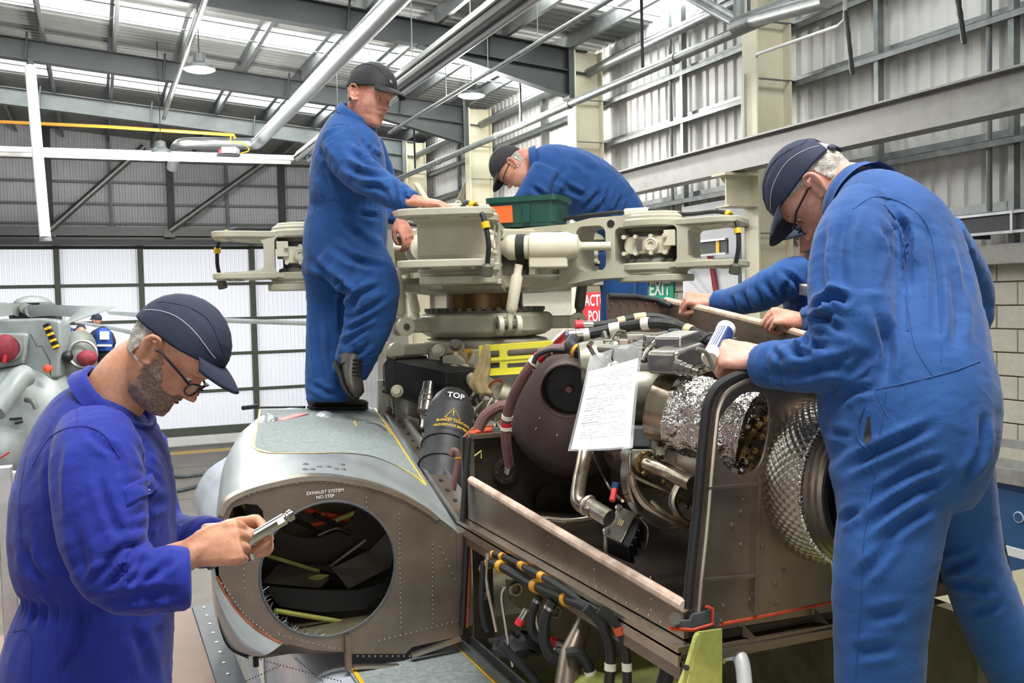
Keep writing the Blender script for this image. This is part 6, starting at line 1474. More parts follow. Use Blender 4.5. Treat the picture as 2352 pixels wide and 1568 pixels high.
CR_A = [([(282, 1250), (243, 1304), (202, 1340)], 9, 1), ([(311, 1258), (280, 1316), (255, 1345)], 8, 0.8), ([(339, 1275), (268, 1326)], 8, 0.8), ([(352, 1273), (317, 1316), (274, 1351)], 9, 1), ([(401, 1279), (367, 1310), (311, 1348)], 9, 0.9), ([(187, 1394), (311, 1368), (414, 1362)], 12, 0.8), ([(224, 1090), (249, 1173), (285, 1250)], 10, 0.8), ([(282, 1223), (358, 1195)], 10, 0.7), ([(290, 1200), (350, 1160), (385, 1150)], 10, 0.6), ([(202, 988), (223, 1012), (255, 1041)], 8, 0.7), ([(235, 1012), (264, 1041), (276, 1094)], 9, 0.8), ([(138, 1006), (125, 1100), (130, 1200)], 12, 0.6), ([(196, 1400), (174, 1485), (140, 1550)], 10, 0.9), ([(300, 1000), (330, 1040), (345, 1080)], 9, 0.7), ([(60, 1250), (70, 1300), (110, 1335)], 10, 0.8), ([(170, 1200), (190, 1290), (200, 1330)], 13, 0.6), ([(300, 1440), (330, 1500), (340, 1560)], 14, 0.6), ([(110, 1390), (100, 1450)], 6, 0.6), ([(85, 1380), (80, 1430)], 6, 0.6)]
CR_B = [([(828, 664), (804, 706)], 6, 1), ([(766, 633), (811, 678)], 6, 1), ([(718, 599), (760, 640), (811, 678)], 7, 1), ([(876, 655), (824, 682), (800, 750)], 7, 1), ([(890, 682), (840, 712), (805, 735)], 6, 0.8), ([(859, 723), (797, 761)], 6, 0.9), ([(845, 750), (790, 790)], 6, 0.8), ([(790, 510), (830, 548), (876, 575)], 8, 0.7), ([(762, 565), (810, 596), (859, 613)], 8, 0.7), ([(797, 590), (890, 618)], 7, 0.7), ([(790, 640), (785, 700), (783, 764)], 6, 0.9), ([(728, 730), (732, 810), (742, 885)], 8, 0.6), ([(712, 880), (750, 900), (785, 905)], 6, 0.8), ([(760, 760), (765, 840)], 8, 0.6), ([(814, 322), (849, 354), (879, 368)], 7, 0.9), ([(800, 345), (845, 375), (890, 389)], 7, 0.9), ([(790, 380), (840, 400), (899, 402)], 7, 0.8), ([(830, 428), (867, 430), (890, 445)], 6, 0.7), ([(905, 415), (908, 450)], 5, 0.8), ([(925, 435), (930, 462)], 5, 0.7), ([(740, 400), (760, 450)], 8, 0.6), ([(725, 330), (760, 380)], 8, 0.6), ([(825, 490), (870, 500)], 6, 0.6), ([(850, 790), (805, 820)], 6, 0.8)]
CR_C = [([(1870, 712), (1917, 683), (1945, 690)], 9, 1.5), ([(1866, 738), (1917, 722)], 8, 1), ([(1846, 750), (1887, 732), (1933, 759)], 8, 1), ([(1825, 766), (1864, 790), (1900, 796)], 8, 1), ([(1799, 774), (1825, 809), (1850, 815)], 8, 0.9), ([(1775, 800), (1800, 830)], 7, 0.7), ([(1764, 858), (1856, 853), (1990, 812)], 11, 0.9), ([(1900, 840), (1950, 850), (1995, 820)], 10, 0.8), ([(1952, 484), (1930, 568), (1937, 683)], 13, 0.7), ([(1900, 520), (1885, 600), (1890, 690)], 12, 0.6), ([(2051, 485), (2082, 545), (2086, 660)], 8, 1.2), ([(2025, 514), (2051, 568), (2044, 660)], 9, 0.9), ([(2200, 545), (2218, 620), (2222, 690)], 10, 0.7), ([(2124, 500), (2147, 606), (2151, 760)], 11, 0.6), ([(2190, 640), (2200, 720), (2195, 800)], 12, 0.6), ([(2010, 700), (2040, 800), (2030, 880)], 12, 0.8), ([(1933, 1079), (2018, 1036), (2146, 977)], 11, 1), ([(2010, 1138), (2104, 1079), (2170, 1060)], 11, 0.8), ([(2215, 1100), (2250, 1040), (2258, 960)], 9, 1), ([(1985, 1215), (2082, 1138), (2180, 1085)], 12, 0.8), ([(2000, 1262), (2090, 1190), (2140, 1160)], 12, 0.7), ([(1975, 1330), (2060, 1235)], 12, 0.6), ([(2162, 1309), (2253, 1275)], 10, 0.9), ([(2189, 1330), (2274, 1351)], 10, 0.9), ([(1925, 1200), (1975, 1170)], 9, 0.7), ([(1990, 1420), (2080, 1400)], 13, 0.6), ([(1960, 1500), (2060, 1480)], 13, 0.6), ([(2230, 1400), (2300, 1390)], 10, 0.7), ([(1920, 930), (1960, 900), (2010, 890)], 9, 0.7), ([(1905, 990), (1950, 1000)], 8, 0.8)]
CR_D = [([(1291, 389), (1273, 429), (1262, 460)], 7, 1), ([(1340, 480), (1380, 440)], 6, 0.8), ([(1300, 430), (1340, 450)], 6, 0.8), ([(1320, 360), (1370, 400)], 8, 0.6), ([(1225, 430), (1250, 450)], 5, 0.9), ([(1210, 450), (1240, 475)], 5, 0.8), ([(1400, 430), (1380, 480)], 5, 0.8), ([(1430, 450), (1410, 490)], 5, 0.8)]
CR_E = [([(1795, 622), (1830, 650), (1840, 690)], 6, 1), ([(1760, 650), (1790, 690)], 6, 1), ([(1735, 660), (1755, 705)], 6, 0.9), ([(1705, 672), (1725, 712)], 6, 0.8), ([(1680, 680), (1692, 712)], 5, 0.7), ([(1810, 640), (1790, 710)], 6, 0.8)]
# ---------------------------------------------------------------- worker A: foreground left, holding a ratchet
pa = Person('grey-bearded worker in royal blue overalls and navy cap holding a ratchet', PD(215, 1620, 2.05)-V((0, 0, 1.0)), 'skin_a')
pa.o.location = pa.base = V((PD(215, 1600, 2.08).x, PD(215, 1600, 2.08).y, 2.15))
T = [Rg(255, 905, 2.06, 60, .075), Rg(235, 950, 2.06, 112, .15), Rg(226, 1010, 2.07, 146, .2), Rg(222, 1100, 2.08, 170, .215), Rg(216, 1200, 2.08, 178, .21), Rg(220, 1285, 2.08, 176, .2), Rg(236, 1345, 2.08, 160, .18), Rg(222, 1430, 2.08, 172, .19), Rg(203, 1520, 2.08, 184, .2), Rg(200, 1620, 2.08, 182, .2), Rg(205, 1700, 2.08, 170, .18)]
pa.part(T)
AR = [Rg(218, 990, 1.97, 80, .07), Rg(222, 1060, 1.9, 100, .085), Rg(228, 1150, 1.86, 101, .085), Rg(240, 1240, 1.84, 95, .08), Rg(268, 1312, 1.83, 84, .075), Rg(330, 1338, 1.83, 76, .068), Rg(395, 1330, 1.84, 74, .064), Rg(438, 1326, 1.85, 70, .06)]
pa.part(AR)
AL = [Rg(300, 1020, 2.25, 80, .07), Rg(330, 1130, 2.3, 70, .06), Rg(365, 1215, 2.3, 60, .055), Rg(420, 1240, 2.24, 56, .055), Rg(470, 1245, 2.16, 60, .052), Rg(484, 1250, 2.14, 62, .05)]
pa.part(AL)
for k, dx in ((2.0, -20), (2.16, 20)):
    pa.part([Rg(205+dx, 1620, k, 120, .1), Rg(210+dx, 1800, k, 100, .09), Rg(215+dx, 2000, k, 90, .085), Rg(220+dx, 2300, k, 80, .08), Rg(220+dx, 2470, k, 75, .08)], 3)
pa.coverall('overall_royal', [(PD(268, 1312, 1.76), .1, 1.0), (PD(310, 1290, 1.8), .09, 1.1), (PD(400, 1340, 1.8), .1, .7), (PD(150, 1340, 2.0), .08, .7), (PD(310, 1090, 1.9), .12, .7), (PD(100, 1150, 2.0), .12, .5), (PD(380, 1350, 2.0), .12, .6)], .0075, .012, .16, (PD(236, 1345, 2.08), V((0, 0, 1)), .022, .004), 3, lines=CR_A, k=.0095)
th = 'thread_royal'
pa.seam([(182, 880), (178, 930), (178, 985)], .0016, th); pa.seam([(75, 1070), (110, 1010), (150, 985), (200, 980), (240, 1000), (275, 1050)], .0018, th); pa.seam([(60, 1050), (45, 1150), (50, 1250)], .0014, th)
pa.seam([(135, 1390), (128, 1480), (138, 1568)], .0016, th); pa.seam([(20, 1452), (70, 1455), (68, 1568)], .0018, th); pa.seam([(190, 1410), (180, 1480), (140, 1540)], .0018, th)
pa.patch([(282, 1118), (350, 1085), (362, 1125), (290, 1165)], 'overall_royal', 'pocket_flap', .008); pa.patch([(14, 1450), (66, 1455), (70, 1566), (20, 1566)], 'overall_royal', 'rear_pocket', .008)
for q in ((335, 1128), (336, 1133)): 
    p = pa.hit(*q, .008); MB().ball(p, .003, 8, 6).build('stud', 'steel', pa.cv) if p else None
hA = Head(PD(391, 814, 2.05), camvec(.692, .0, -.722), camvec(.722, .05, .692), .94)
pa.finish([dict(wrist=PD(446, 1268, 1.87), x=camvec(.93, .1, .25), z=camvec(-.1, -.95, .35), side=1, curls=(78, 80, 50), thumb=(20, 25), sc=1.04), dict(wrist=PD(524, 1222, 2.03), x=camvec(.96, -.2, .14), z=camvec(.0, .75, .66), side=-1, curls=((55, 80, 45), (60, 80, 50), (65, 80, 50), (65, 80, 50)), thumb=(28, 22), sc=1.02)],
          hA, [Rg(255, 930, 2.06, 72, .068), Rg(275, 890, 2.06, 70, .064), Rg(310, 850, 2.06, 68, .062), Rg(352, 825, 2.06, 66, .06)])
cap(hA, pa.o, 'cap_navy', fz=.062, bz=.012, brim_drop=.016); glasses(hA, pa.o, .006); beard(hA, pa.o, 'beard_grey'); hair(hA, pa.o, 'hair_grey', .003, -.05, -.02)
def loop(c, ax, r1, r2, n=10, ph=0, ref=None):
    x, y, d = basis(ax, ref); return [c+x*(r1*cos(2*pi*k/n+ph))+y*(r2*sin(2*pi*k/n+ph)) for k in range(n)]
nd = (PD(352, 825, 2.06)-PD(235, 945, 2.06)).normalized()
collar(loop(PD(262, 925, 2.06), nd, .083, .088), pa.cv, 'overall_royal', .022, .014, nd)
# ratchet / torque wrench in his hands
t = thing('torque_wrench', 'steel torque wrench held in the bearded worker\'s hands', 'wrench', PD(590, 1235, 1.95))
a0, a1, a2 = PD(505, 1278, 1.9), PD(600, 1222, 1.95), PD(672, 1180, 2.0); dv = (a2-a0).normalized(); L_ = (a2-a0).length; Lh = (a1-a0).length
MB().lathe(a0, dv, [(.0, -.03), (.012, -.03), (.0145, -.026), (.0145, Lh*.62), (.012, Lh*.64)], 18).build('grip', 'strip_grey', t)
MB().lathe(a0, dv, [(.0125, Lh*.62), (.0125, L_*.88), (.010, L_*.9), (.010, L_*.93), (.012, L_*.935), (.012, L_*.99), (.006, L_)], 18).build('barrel', 'steel', t)
MB().obox(a0+dv*(L_*.83)-ray(640, 1200).normalized()*.0125, dv*.008, dv.cross(CF).normalized()*.005, CF*.001).build('barrel_mark', 'white_ink', t, smooth=False)
MB().cyl(PD(575, 1272, 1.93), PD(580, 1285, 1.93), .008, n=10).build('drive_square', 'steel', t)
# ---------------------------------------------------------------- worker B: standing on the cowling
pb = Person('worker in blue overalls and black cap standing on the cowling', on_cowl(765, 938), 'skin_b')
pb.part([Rg(818, 262, 4.6, 32, .07), Rg(806, 295, 4.6, 58, .15), Rg(802, 345, 4.6, 80, .2), Rg(800, 420, 4.62, 89, .19), Rg(799, 472, 4.65, 89, .175), Rg(795, 530, 4.68, 95, .18), Rg(788, 590, 4.7, 92, .175), Rg(780, 640, 4.7, 80, .15)])
pb.part([Rg(778, 312, 4.45, 42, .08), Rg(795, 360, 4.4, 47, .085), Rg(838, 405, 4.34, 43, .08), Rg(885, 434, 4.28, 36, .07), Rg(930, 459, 4.24, 30, .058), Rg(948, 467, 4.22, 28, .055)])
pb.part([Rg(840, 330, 4.85, 40, .08), Rg(875, 410, 4.9, 34, .07), Rg(893, 465, 4.85, 28, .055), Rg(912, 495, 4.75, 22, .045), Rg(922, 507, 4.72, 20, .04)])
pb.part([Rg(792, 570, 4.62, 84, .12), Rg(830, 615, 4.58, 74, .105), Rg(858, 660, 4.55, 60, .09), Rg(851, 725, 4.58, 57, .08), Rg(832, 785, 4.62, 50, .075), Rg(812, 835, 4.66, 44, .07), Rg(804, 856, 4.68, 42, .068)])
pb.part([Rg(752, 600, 4.8, 60, .11), Rg(755, 690, 4.8, 50, .09), Rg(752, 780, 4.8, 49, .085), Rg(750, 860, 4.8, 48, .08), Rg(752, 905, 4.8, 49, .08), Rg(752, 922, 4.8, 48, .08)])
pb.coverall('overall_blue', [(PD(838, 405, 4.26), .12, .9), (PD(900, 440, 4.2), .1, .8), (PD(860, 660, 4.45), .14, .7), (PD(800, 640, 4.5), .14, .9), (PD(752, 880, 4.7), .12, .9), (PD(800, 480, 4.5), .14, .7), (PD(760, 330, 4.4), .12, .6), (PD(820, 800, 4.6), .12, .8)], .0095, .016, .2, (PD(799, 472, 4.65), V((0, 0, 1)), .03, .004), 11, lines=CR_B, k=.02)
pb.seam([(722, 300), (712, 380), (710, 460)], .002); pb.seam([(745, 300), (775, 285), (805, 290)], .002); pb.seam([(745, 560), (730, 700), (728, 905)], .002); pb.patch([(700, 488), (728, 488), (732, 570), (698, 560)], 'overall_blue', 'rear_pocket', .012); pb.seam([(795, 480), (788, 505), (790, 530)], .004); pb.seam([(705, 473), (760, 478), (830, 482), (888, 484)], .003)
hB = Head(PD(850, 222, 4.56), camvec(.80, -.48, -.30), camvec(.26, -.1, .95), 1.12)
pb.finish([dict(wrist=PD(962, 463, 4.2), x=camvec(.93, -.1, -.08), z=camvec(0, -.2, 1), side=1, curls=(22, 25, 15), thumb=(40, 20), sc=1.1, spread=.12), dict(wrist=PD(920, 506, 4.72), x=camvec(.4, .1, -.9), z=camvec(.6, -.7, .3), side=-1, curls=(30, 40, 25), sc=1.05)],
          hB, [Rg(820, 285, 4.6, 36, .075), Rg(828, 262, 4.6, 36, .07), Rg(838, 238, 4.58, 35, .066)])
cap(hB, pb.o, 'cap_black', logo='serco', pipe=False, fz=.052, bz=.01); hair(hB, pb.o, 'hair_grey', .006, -.045, -.01)
nd = V((.1, 0, 1)).normalized(); collar(loop(PD(820, 272, 4.6), (hB.c-PD(806, 295, 4.6)).normalized(), .088, .098), pb.cv, 'overall_blue', .03, .016, (hB.c-PD(806, 295, 4.6)).normalized())
def boot(parent, heel, toe, up, h_=.13, w_=.052, leg=None):
    heel = V(heel); toe = V(toe); f = (toe-heel); L_ = f.length; f.normalize(); up = V(up); up = (up-f*up.dot(f)).normalized(); s = up.cross(f)
    rows = []
    for x, wd, hh in ((-.0, .6, .5), (.03, .82, .8), (.1, .86, .95), (.25, .84, 1.0), (.4, .86, .82), (.55, .95, .6), (.75, 1.0, .5), (.9, .85, .44), (.98, .5, .32), (1.0, .2, .2)):
        rows.append([heel+f*(L_*x)+s*(w_*wd*cos(2*pi*j/18))+up*(.014+max(0, h_*hh*.5*(1+sin(2*pi*j/18)))) for j in range(18)])
    o = MB().loft(rows).build('boot', 'boot_leather', parent, angle=80)
    pl_ = []
    for x, wd in ((-.01, .4), (.02, .8), (.15, .92), (.4, .88), (.65, 1.02), (.85, .92), (.97, .6), (1.01, .2)): pl_.append((L_*x, w_*wd))
    pl_ = pl_+[(a, -c) for a, c in reversed(pl_)]
    MB().prism(pl_, heel, f, s, .016).build('sole', 'boot_sole', o, smooth=False, bevel=.004)
    leg = leg or up; MB().tube([heel+f*(L_*.3)+up*(h_*.5), heel+f*(L_*.22)+up*(h_*.6)+leg*.03, heel+f*(L_*.18)+up*(h_*.6)+leg*.1], [.048, .047, .045], 14).build('ankle', 'boot_leather', o)
    for k in range(5):
        c = heel+f*(L_*(.36+.07*k))+up*(h_*(.98-.09*k)); MB().tube([c-s*.03, c+up*.012, c+s*.03], .003, 6).build('lace', 'boot_sole', o)
    return o
z0 = on_cowl(770, 940, 0).z
h0 = on_cowl(712, 941, .004); h1 = on_cowl(842, 941, .004); boot(pb.o, h0, h1, V((0, 0, 1)), .1, .055)
boot(pb.o, PD(802, 845, 4.66)+V((-.05, 0, .03)), PD(812, 918, 4.5)+V((0, 0, .0)), camvec(.75, -.55, .3), .11, .05, leg=(PD(812, 835, 4.66)-PD(808, 880, 4.6)).normalized())
# ---------------------------------------------------------------- worker C: foreground right with mallet
pc = Person('white-haired worker in blue overalls bent over the engine with a mallet', (PD(2100, 1500, 2.15).x, PD(2100, 1500, 2.15).y, 2.5), 'skin_c')
pc.part([Rg(1975, 440, 2.32, 58, .07), Rg(2008, 480, 2.28, 98, .13), Rg(2050, 560, 2.22, 140, .18), Rg(2075, 660, 2.18, 152, .2), Rg(2088, 760, 2.12, 160, .195), Rg(2082, 850, 2.04, 182, .18), Rg(2084, 930, 1.99, 198, .175), Rg(2090, 1010, 1.96, 188, .17), Rg(2092, 1090, 1.95, 166, .155), Rg(2090, 1150, 1.95, 130, .11)])
pc.part([Rg(1975, 490, 2.15, 62, .08), Rg(1960, 560, 2.06, 90, .085), Rg(1955, 660, 2.01, 97, .085), Rg(1958, 755, 1.97, 96, .085), Rg(1935, 822, 1.96, 80, .08), Rg(1870, 836, 1.99, 64, .07), Rg(1805, 838, 2.04, 58, .062), Rg(1752, 836, 2.09, 54, .058)])
pc.part([Rg(2150, 540, 2.35, 62, .07), Rg(2212, 630, 2.42, 54, .065), Rg(2236, 705, 2.45, 46, .06), Rg(2200, 770, 2.45, 44, .055), Rg(2100, 800, 2.45, 40, .05)])
pc.part([Rg(2050, 1080, 1.92, 140, .115), Rg(2048, 1190, 1.89, 120, .1), Rg(2030, 1310, 1.87, 113, .095), Rg(2022, 1450, 1.87, 104, .092), Rg(2020, 1600, 1.87, 96, .09), Rg(2030, 1800, 1.87, 90, .085), Rg(2040, 2150, 1.87, 84, .085)])
pc.part([Rg(2180, 1070, 2.08, 96, .11), Rg(2212, 1180, 2.1, 76, .095), Rg(2238, 1310, 2.1, 72, .09), Rg(2290, 1440, 2.1, 72, .088), Rg(2350, 1560, 2.1, 72, .088), Rg(2400, 1680, 2.1, 68, .085), Rg(2440, 1980, 2.1, 66, .085)])
pc.coverall('overall_blue', [(PD(1940, 810, 1.9), .11, 1.0), (PD(1880, 780, 1.92), .09, .9), (PD(1800, 840, 2.0), .1, .7), (PD(2020, 540, 2.1), .12, .7), (PD(2200, 740, 2.3), .1, .8), (PD(2100, 1100, 1.95), .14, .6), (PD(2230, 1330, 2.2), .12, .8), (PD(2080, 870, 1.95), .12, .4), (PD(2000, 1300, 1.95), .14, .5), (PD(1930, 1000, 1.95), .08, .8)], .0075, .013, .15, None, 23, lines=CR_C, k=.014)
pc.seam([(1960, 480), (2010, 452), (2080, 470), (2130, 520), (2150, 600), (2160, 700), (2162, 830)], .0022); pc.seam([(2030, 470), (2065, 520), (2080, 600), (2085, 760)], .003); pc.seam([(1930, 700), (2000, 740), (2010, 890)], .002) if 0 else None
pc.seam([(2010, 895), (2080, 880), (2180, 855), (2250, 830)], .0022); pc.seam([(2085, 700), (2100, 790), (2130, 845), (2145, 865)], .0018); pc.seam([(2035, 900), (2020, 1000), (2010, 1080), (1985, 1230), (1975, 1400), (1965, 1560)], .0018); pc.seam([(2010, 900), (2040, 960)], .0016)
pc.seam([(1985, 935), (1975, 960), (1970, 1000), (1985, 1025), (2010, 1036)], .004); pc.patch([(1992, 958), (1999, 955), (2003, 1024), (1982, 1014)], 'black_plastic', 'pocket_slit', .0008)
hC = Head(PD(1882, 441, 2.42), camvec(-.40, .35, -.85), camvec(-.72, .42, .53), 1.02)
pc.finish([dict(wrist=PD(1752, 822, 2.1), x=camvec(-.9, .25, .12), z=camvec(-.1, -.65, .75), side=-1, curls=(70, 75, 45), thumb=(15, 18), sc=1.05)],
          hC, [Rg(1985, 462, 2.32, 66, .07), Rg(1955, 440, 2.36, 66, .066), Rg(1918, 440, 2.4, 62, .062)])
cap(hC, pc.o, 'cap_navy', strap=True, fz=.056, bz=.02); glasses(hC, pc.o, .008); hair(hC, pc.o, 'hair_grey', .005, -.06, .01)
nd = (PD(1918, 440, 2.4)-PD(2000, 480, 2.3)).normalized(); collar(loop(PD(1978, 462, 2.33), nd, .08, .082), pc.cv, 'overall_blue', .03, .014, nd)
# mallet
t = thing('mallet', 'blue and cream soft-faced mallet held over the engine', 'mallet', PD(1640, 790, 2.2))
m0, m1 = PD(1632, 825, 2.13), PD(1668, 755, 2.25); dv = (m1-m0); L_ = dv.length; dv.normalize(); R_ = .021
MB().lathe(m0, dv, [(.0, -.002), (R_*.85, -.002), (R_*1.08, .006), (R_*1.08, .018), (R_, .022), (R_, L_-.016), (R_*1.08, L_-.012), (R_*1.08, L_), (R_*.9, L_+.004), (0, L_+.004)], 28).build('head', 'tape_white', t)
mat('mallet_blue', '22366e', .4, 0, .05, 20)
x_, y_, d_ = basis(dv, -CF)
MB().lathe(m0, dv, [(R_*1.01, .026), (R_*1.01, L_-.02)], 28, False, ref=-CF, a0=radians(-20), a1=radians(160)).build('label_band', 'mallet_blue', t)
for k in range(4): MB().lathe(m0, dv, [(R_*1.015, .03), (R_*1.015, L_-.024)], 4, False, ref=-CF, a0=radians(-75+13*k), a1=radians(-69+13*k)).build('label_print', 'mallet_blue', t)
a0 = (m0+m1)/2; a1 = PD(1712, 812, 2.16); MB().tube([a0, a0.lerp(a1, .3), a0.lerp(a1, .7), a1, a1.lerp(a0, -.5)], [.012, .016, .017, .016, .015], 14).build('handle', 'tape_white', t); MB().ball(PD(1699, 802, 2.13), (.008, .008, .01), 10, 8).build('handle_rivet', 'clamp_yellow', t)
# ---------------------------------------------------------------- worker D: bent over behind the rotor head
pdn = Person('worker in blue overalls and black cap bent over behind the rotor head', (PD(1432, 800, 6.1).x, PD(1432, 800, 6.1).y, 2.75), 'skin_b')
pdn.part([Rg(1222, 372, 5.85, 34, .07), Rg(1250, 382, 5.85, 54, .14), Rg(1290, 402, 5.88, 70, .2), Rg(1345, 432, 5.92, 76, .2), Rg(1395, 475, 5.98, 72, .185), Rg(1428, 530, 6.05, 66, .18), Rg(1435, 590, 6.08, 60, .17)])
pdn.part([Rg(1262, 388, 5.72, 40, .08), Rg(1240, 430, 5.72, 42, .08), Rg(1212, 470, 5.74, 36, .07), Rg(1190, 500, 5.76, 28, .055), Rg(1180, 512, 5.78, 24, .05)])
pdn.part([Rg(1262, 400, 6.08, 38, .08), Rg(1230, 450, 6.15, 36, .07), Rg(1190, 480, 6.15, 28, .05)])
for dx, d in ((-14, 5.98), (14, 6.2)): pdn.part([Rg(1432+dx, 580, d, 46, .1), Rg(1433+dx, 680, d, 40, .09), Rg(1428+dx, 780, d, 38, .085), Rg(1428+dx, 900, d, 34, .08), Rg(1428+dx, 985, d, 32, .08)])
pdn.coverall('overall_blue_dark', [(PD(1235, 440, 5.5), .12, .9), (PD(1390, 460, 5.8), .14, .8), (PD(1300, 420, 5.7), .12, .6)], .011, .017, .22, (PD(1395, 475, 5.98), (PD(1428, 530, 6.05)-PD(1345, 432, 5.92)).normalized(), .03, .005), 31, lines=CR_D, k=.024)
pdn.seam([(1262, 328), (1290, 360), (1285, 420)], .003); pdn.seam([(1355, 500), (1385, 455), (1420, 425)], .004)
hD = Head(PD(1178, 385, 5.85), camvec(-.45, .1, -.88), camvec(-.85, .2, .47), 1.06)
pdn.finish([dict(wrist=PD(1182, 508, 5.78), x=camvec(-.5, .1, -.85), z=camvec(-.6, -.5, .5), side=-1, curls=(40, 45, 30), sc=1.05)], hD, [Rg(1232, 372, 5.85, 32, .07), Rg(1212, 370, 5.85, 32, .066), Rg(1192, 374, 5.85, 30, .062)])
cap(hD, pdn.o, 'cap_black', pipe=False, fz=.056, bz=.01); glasses(hD, pdn.o, .005); hair(hD, pdn.o, 'hair_grey', .004, -.05, -.01)
nd = (hD.c-PD(1250, 382, 5.85)).normalized(); collar(loop(PD(1226, 374, 5.85), nd, .085, .092), pdn.cv, 'overall_blue_dark', .03, .014, nd)
# ---------------------------------------------------------------- worker E: behind the bay, holding the far rail
pe = Person('grey-bearded worker in blue overalls gripping the far rail of the engine bay', (PD(1905, 900, 3.4).x, PD(1905, 900, 3.4).y, 2.48), 'skin_b')
pe.part([Rg(1872, 588, 3.3, 40, .07), Rg(1882, 612, 3.3, 72, .15), Rg(1892, 650, 3.32, 92, .2), Rg(1900, 720, 3.35, 96, .19), Rg(1905, 800, 3.38, 94, .18), Rg(1908, 900, 3.4, 92, .17), Rg(1908, 1000, 3.4, 86, .16)])
pe.part([Rg(1850, 625, 3.2, 44, .075), Rg(1800, 645, 3.2, 46, .075), Rg(1748, 672, 3.25, 42, .068), Rg(1700, 688, 3.32, 34, .058), Rg(1658, 692, 3.38, 27, .05), Rg(1640, 692, 3.4, 26, .048)])
pe.part([Rg(1930, 650, 3.15, 48, .075), Rg(1945, 720, 3.02, 46, .07), Rg(1905, 745, 2.95, 38, .06), Rg(1860, 740, 2.94, 32, .052), Rg(1842, 738, 2.94, 30, .05)])
for dx in (-30, 30): pe.part([Rg(1908+dx, 980, 3.4, 56, .1), Rg(1908+dx, 1200, 3.4, 46, .09), Rg(1908+dx, 1530, 3.4, 42, .085)])
pe.coverall('overall_blue', [(PD(1760, 665, 3.15), .1, .9), (PD(1830, 640, 3.1), .1, .8), (PD(1880, 730, 2.9), .1, .8)], .0095, .014, .25, None, 41, lines=CR_E, k=.016)
pe.patch([(1836, 650), (1860, 654), (1859, 682), (1834, 676)], 'tape_white', 'name_tag', .004); pe.patch([(1835, 690), (1866, 690), (1866, 728), (1838, 728)], 'overall_blue', 'chest_pocket', .006); pe.seam([(1842, 664), (1848, 665), (1856, 667)], .0018, 'strip_grey', 'tag_print')
hE = Head(PD(1884, 520, 3.25), camvec(-.78, -.35, -.5), camvec(-.42, -.2, .88), 1.02)
pe.finish([dict(wrist=PD(1632, 690, 3.41), x=camvec(-.93, .1, .1), z=camvec(-.1, -.55, .85), side=1, curls=(70, 80, 50), thumb=(20, 20), sc=1.0), dict(wrist=PD(1838, 735, 2.95), x=camvec(-.9, .0, .15), z=camvec(-.1, -.6, .8), side=-1, curls=(70, 80, 50), thumb=(20, 20), sc=1.0)], hE, [Rg(1878, 600, 3.3, 44, .07), Rg(1880, 570, 3.28, 44, .066), Rg(1884, 545, 3.26, 42, .06)])
cap(hE, pe.o, 'cap_navy', fz=.056, bz=.01); beard(hE, pe.o, 'beard_white'); hair(hE, pe.o, 'hair_grey', .004, -.05, -.01)
# ================================================================ platform, staging, second helicopter
wp = thing('work_platform', 'brown board work platform beside the fuselage', 'platform', (-.8, 3, 2.1))
for i, (y0, y1) in enumerate(((-1.0, 1.2), (1.21, 3.4), (3.41, 5.5))): MB().mm((-2.2, y0, 2.11), (.42, y1, 2.15)).build('board', 'board_brown', wp, smooth=False, bevel=.003)
MB().mm((.42, -1, 2.1), (.54, 5.5, 2.158)).build('edge_strip', 'strip_grey', wp, smooth=False, bevel=.004)
for k in range(20): MB().lathe((.48, 2.6+k*.15, 2.158), (0, 0, 1), [(.01, 0), (.01, .002), (.005, .003), (0, .003)], 10).build('screw', 'bare_metal', wp)
for x in (-2.0, .2):
    for y in (-.8, 5.3): MB().bar((x, y, 0), (x, y, 2.1), .06, .06, (1, 0, 0)).build('leg', 'alu', wp, smooth=False)
for y in (-.8, 5.3): MB().bar((-2, y, 1.95), (.2, y, 1.95), .05, .08).build('cross_beam', 'alu', wp, smooth=False)
t = thing('staging_frame', 'aluminium staging post with a white cross panel at the left edge', 'staging', (PD(12, 1300, 3.4).x, PD(12, 1300, 3.4).y, 2.15))
c = PD(10, 1070, 3.4); MB().bar((c.x, c.y, 2.15), (c.x, c.y, c.z), .05, .05, (1, 0, 0)).build('post', 'alu', t, smooth=False, bevel=.004)
c2 = PD(30, 1300, 3.5); MB().bar((c2.x, c2.y, 2.15), PD(26, 1130, 3.5), .02, .02, (1, 0, 0)).build('rail_post', 'alu', t, smooth=False)
MB().obox(PD(58, 1102, 3.45), CR*.12, CF*.02, V((0, 0, .032))).build('cross_panel', 'white_paint', t, smooth=False, bevel=.004)
MB().obox(PD(44, 1180, 3.5), CR*.06, CF*.05, V((0, 0, .05))).build('blue_pad', 'blue_door', t, smooth=False, bevel=.01)
for i, q in enumerate(([(380, 1092), (420, 1094), (470, 1088), (520, 1080)], [(380, 1132), (430, 1122), (480, 1108), (540, 1098)])):
    P = spline([PZ(*a, .04) for a in q], 5); t = thing('floor_hose', ('grey hose lying on the floor beyond the bearded worker', 'nearer grey hose lying on the floor behind the cowling')[i], 'hose', P[0]); MB().tube(P, .04, 10).build('hose_run', 'strip_grey', t); MB().tube(P[-3:], .05, 10).build('coupling', 'dark_steel', t)
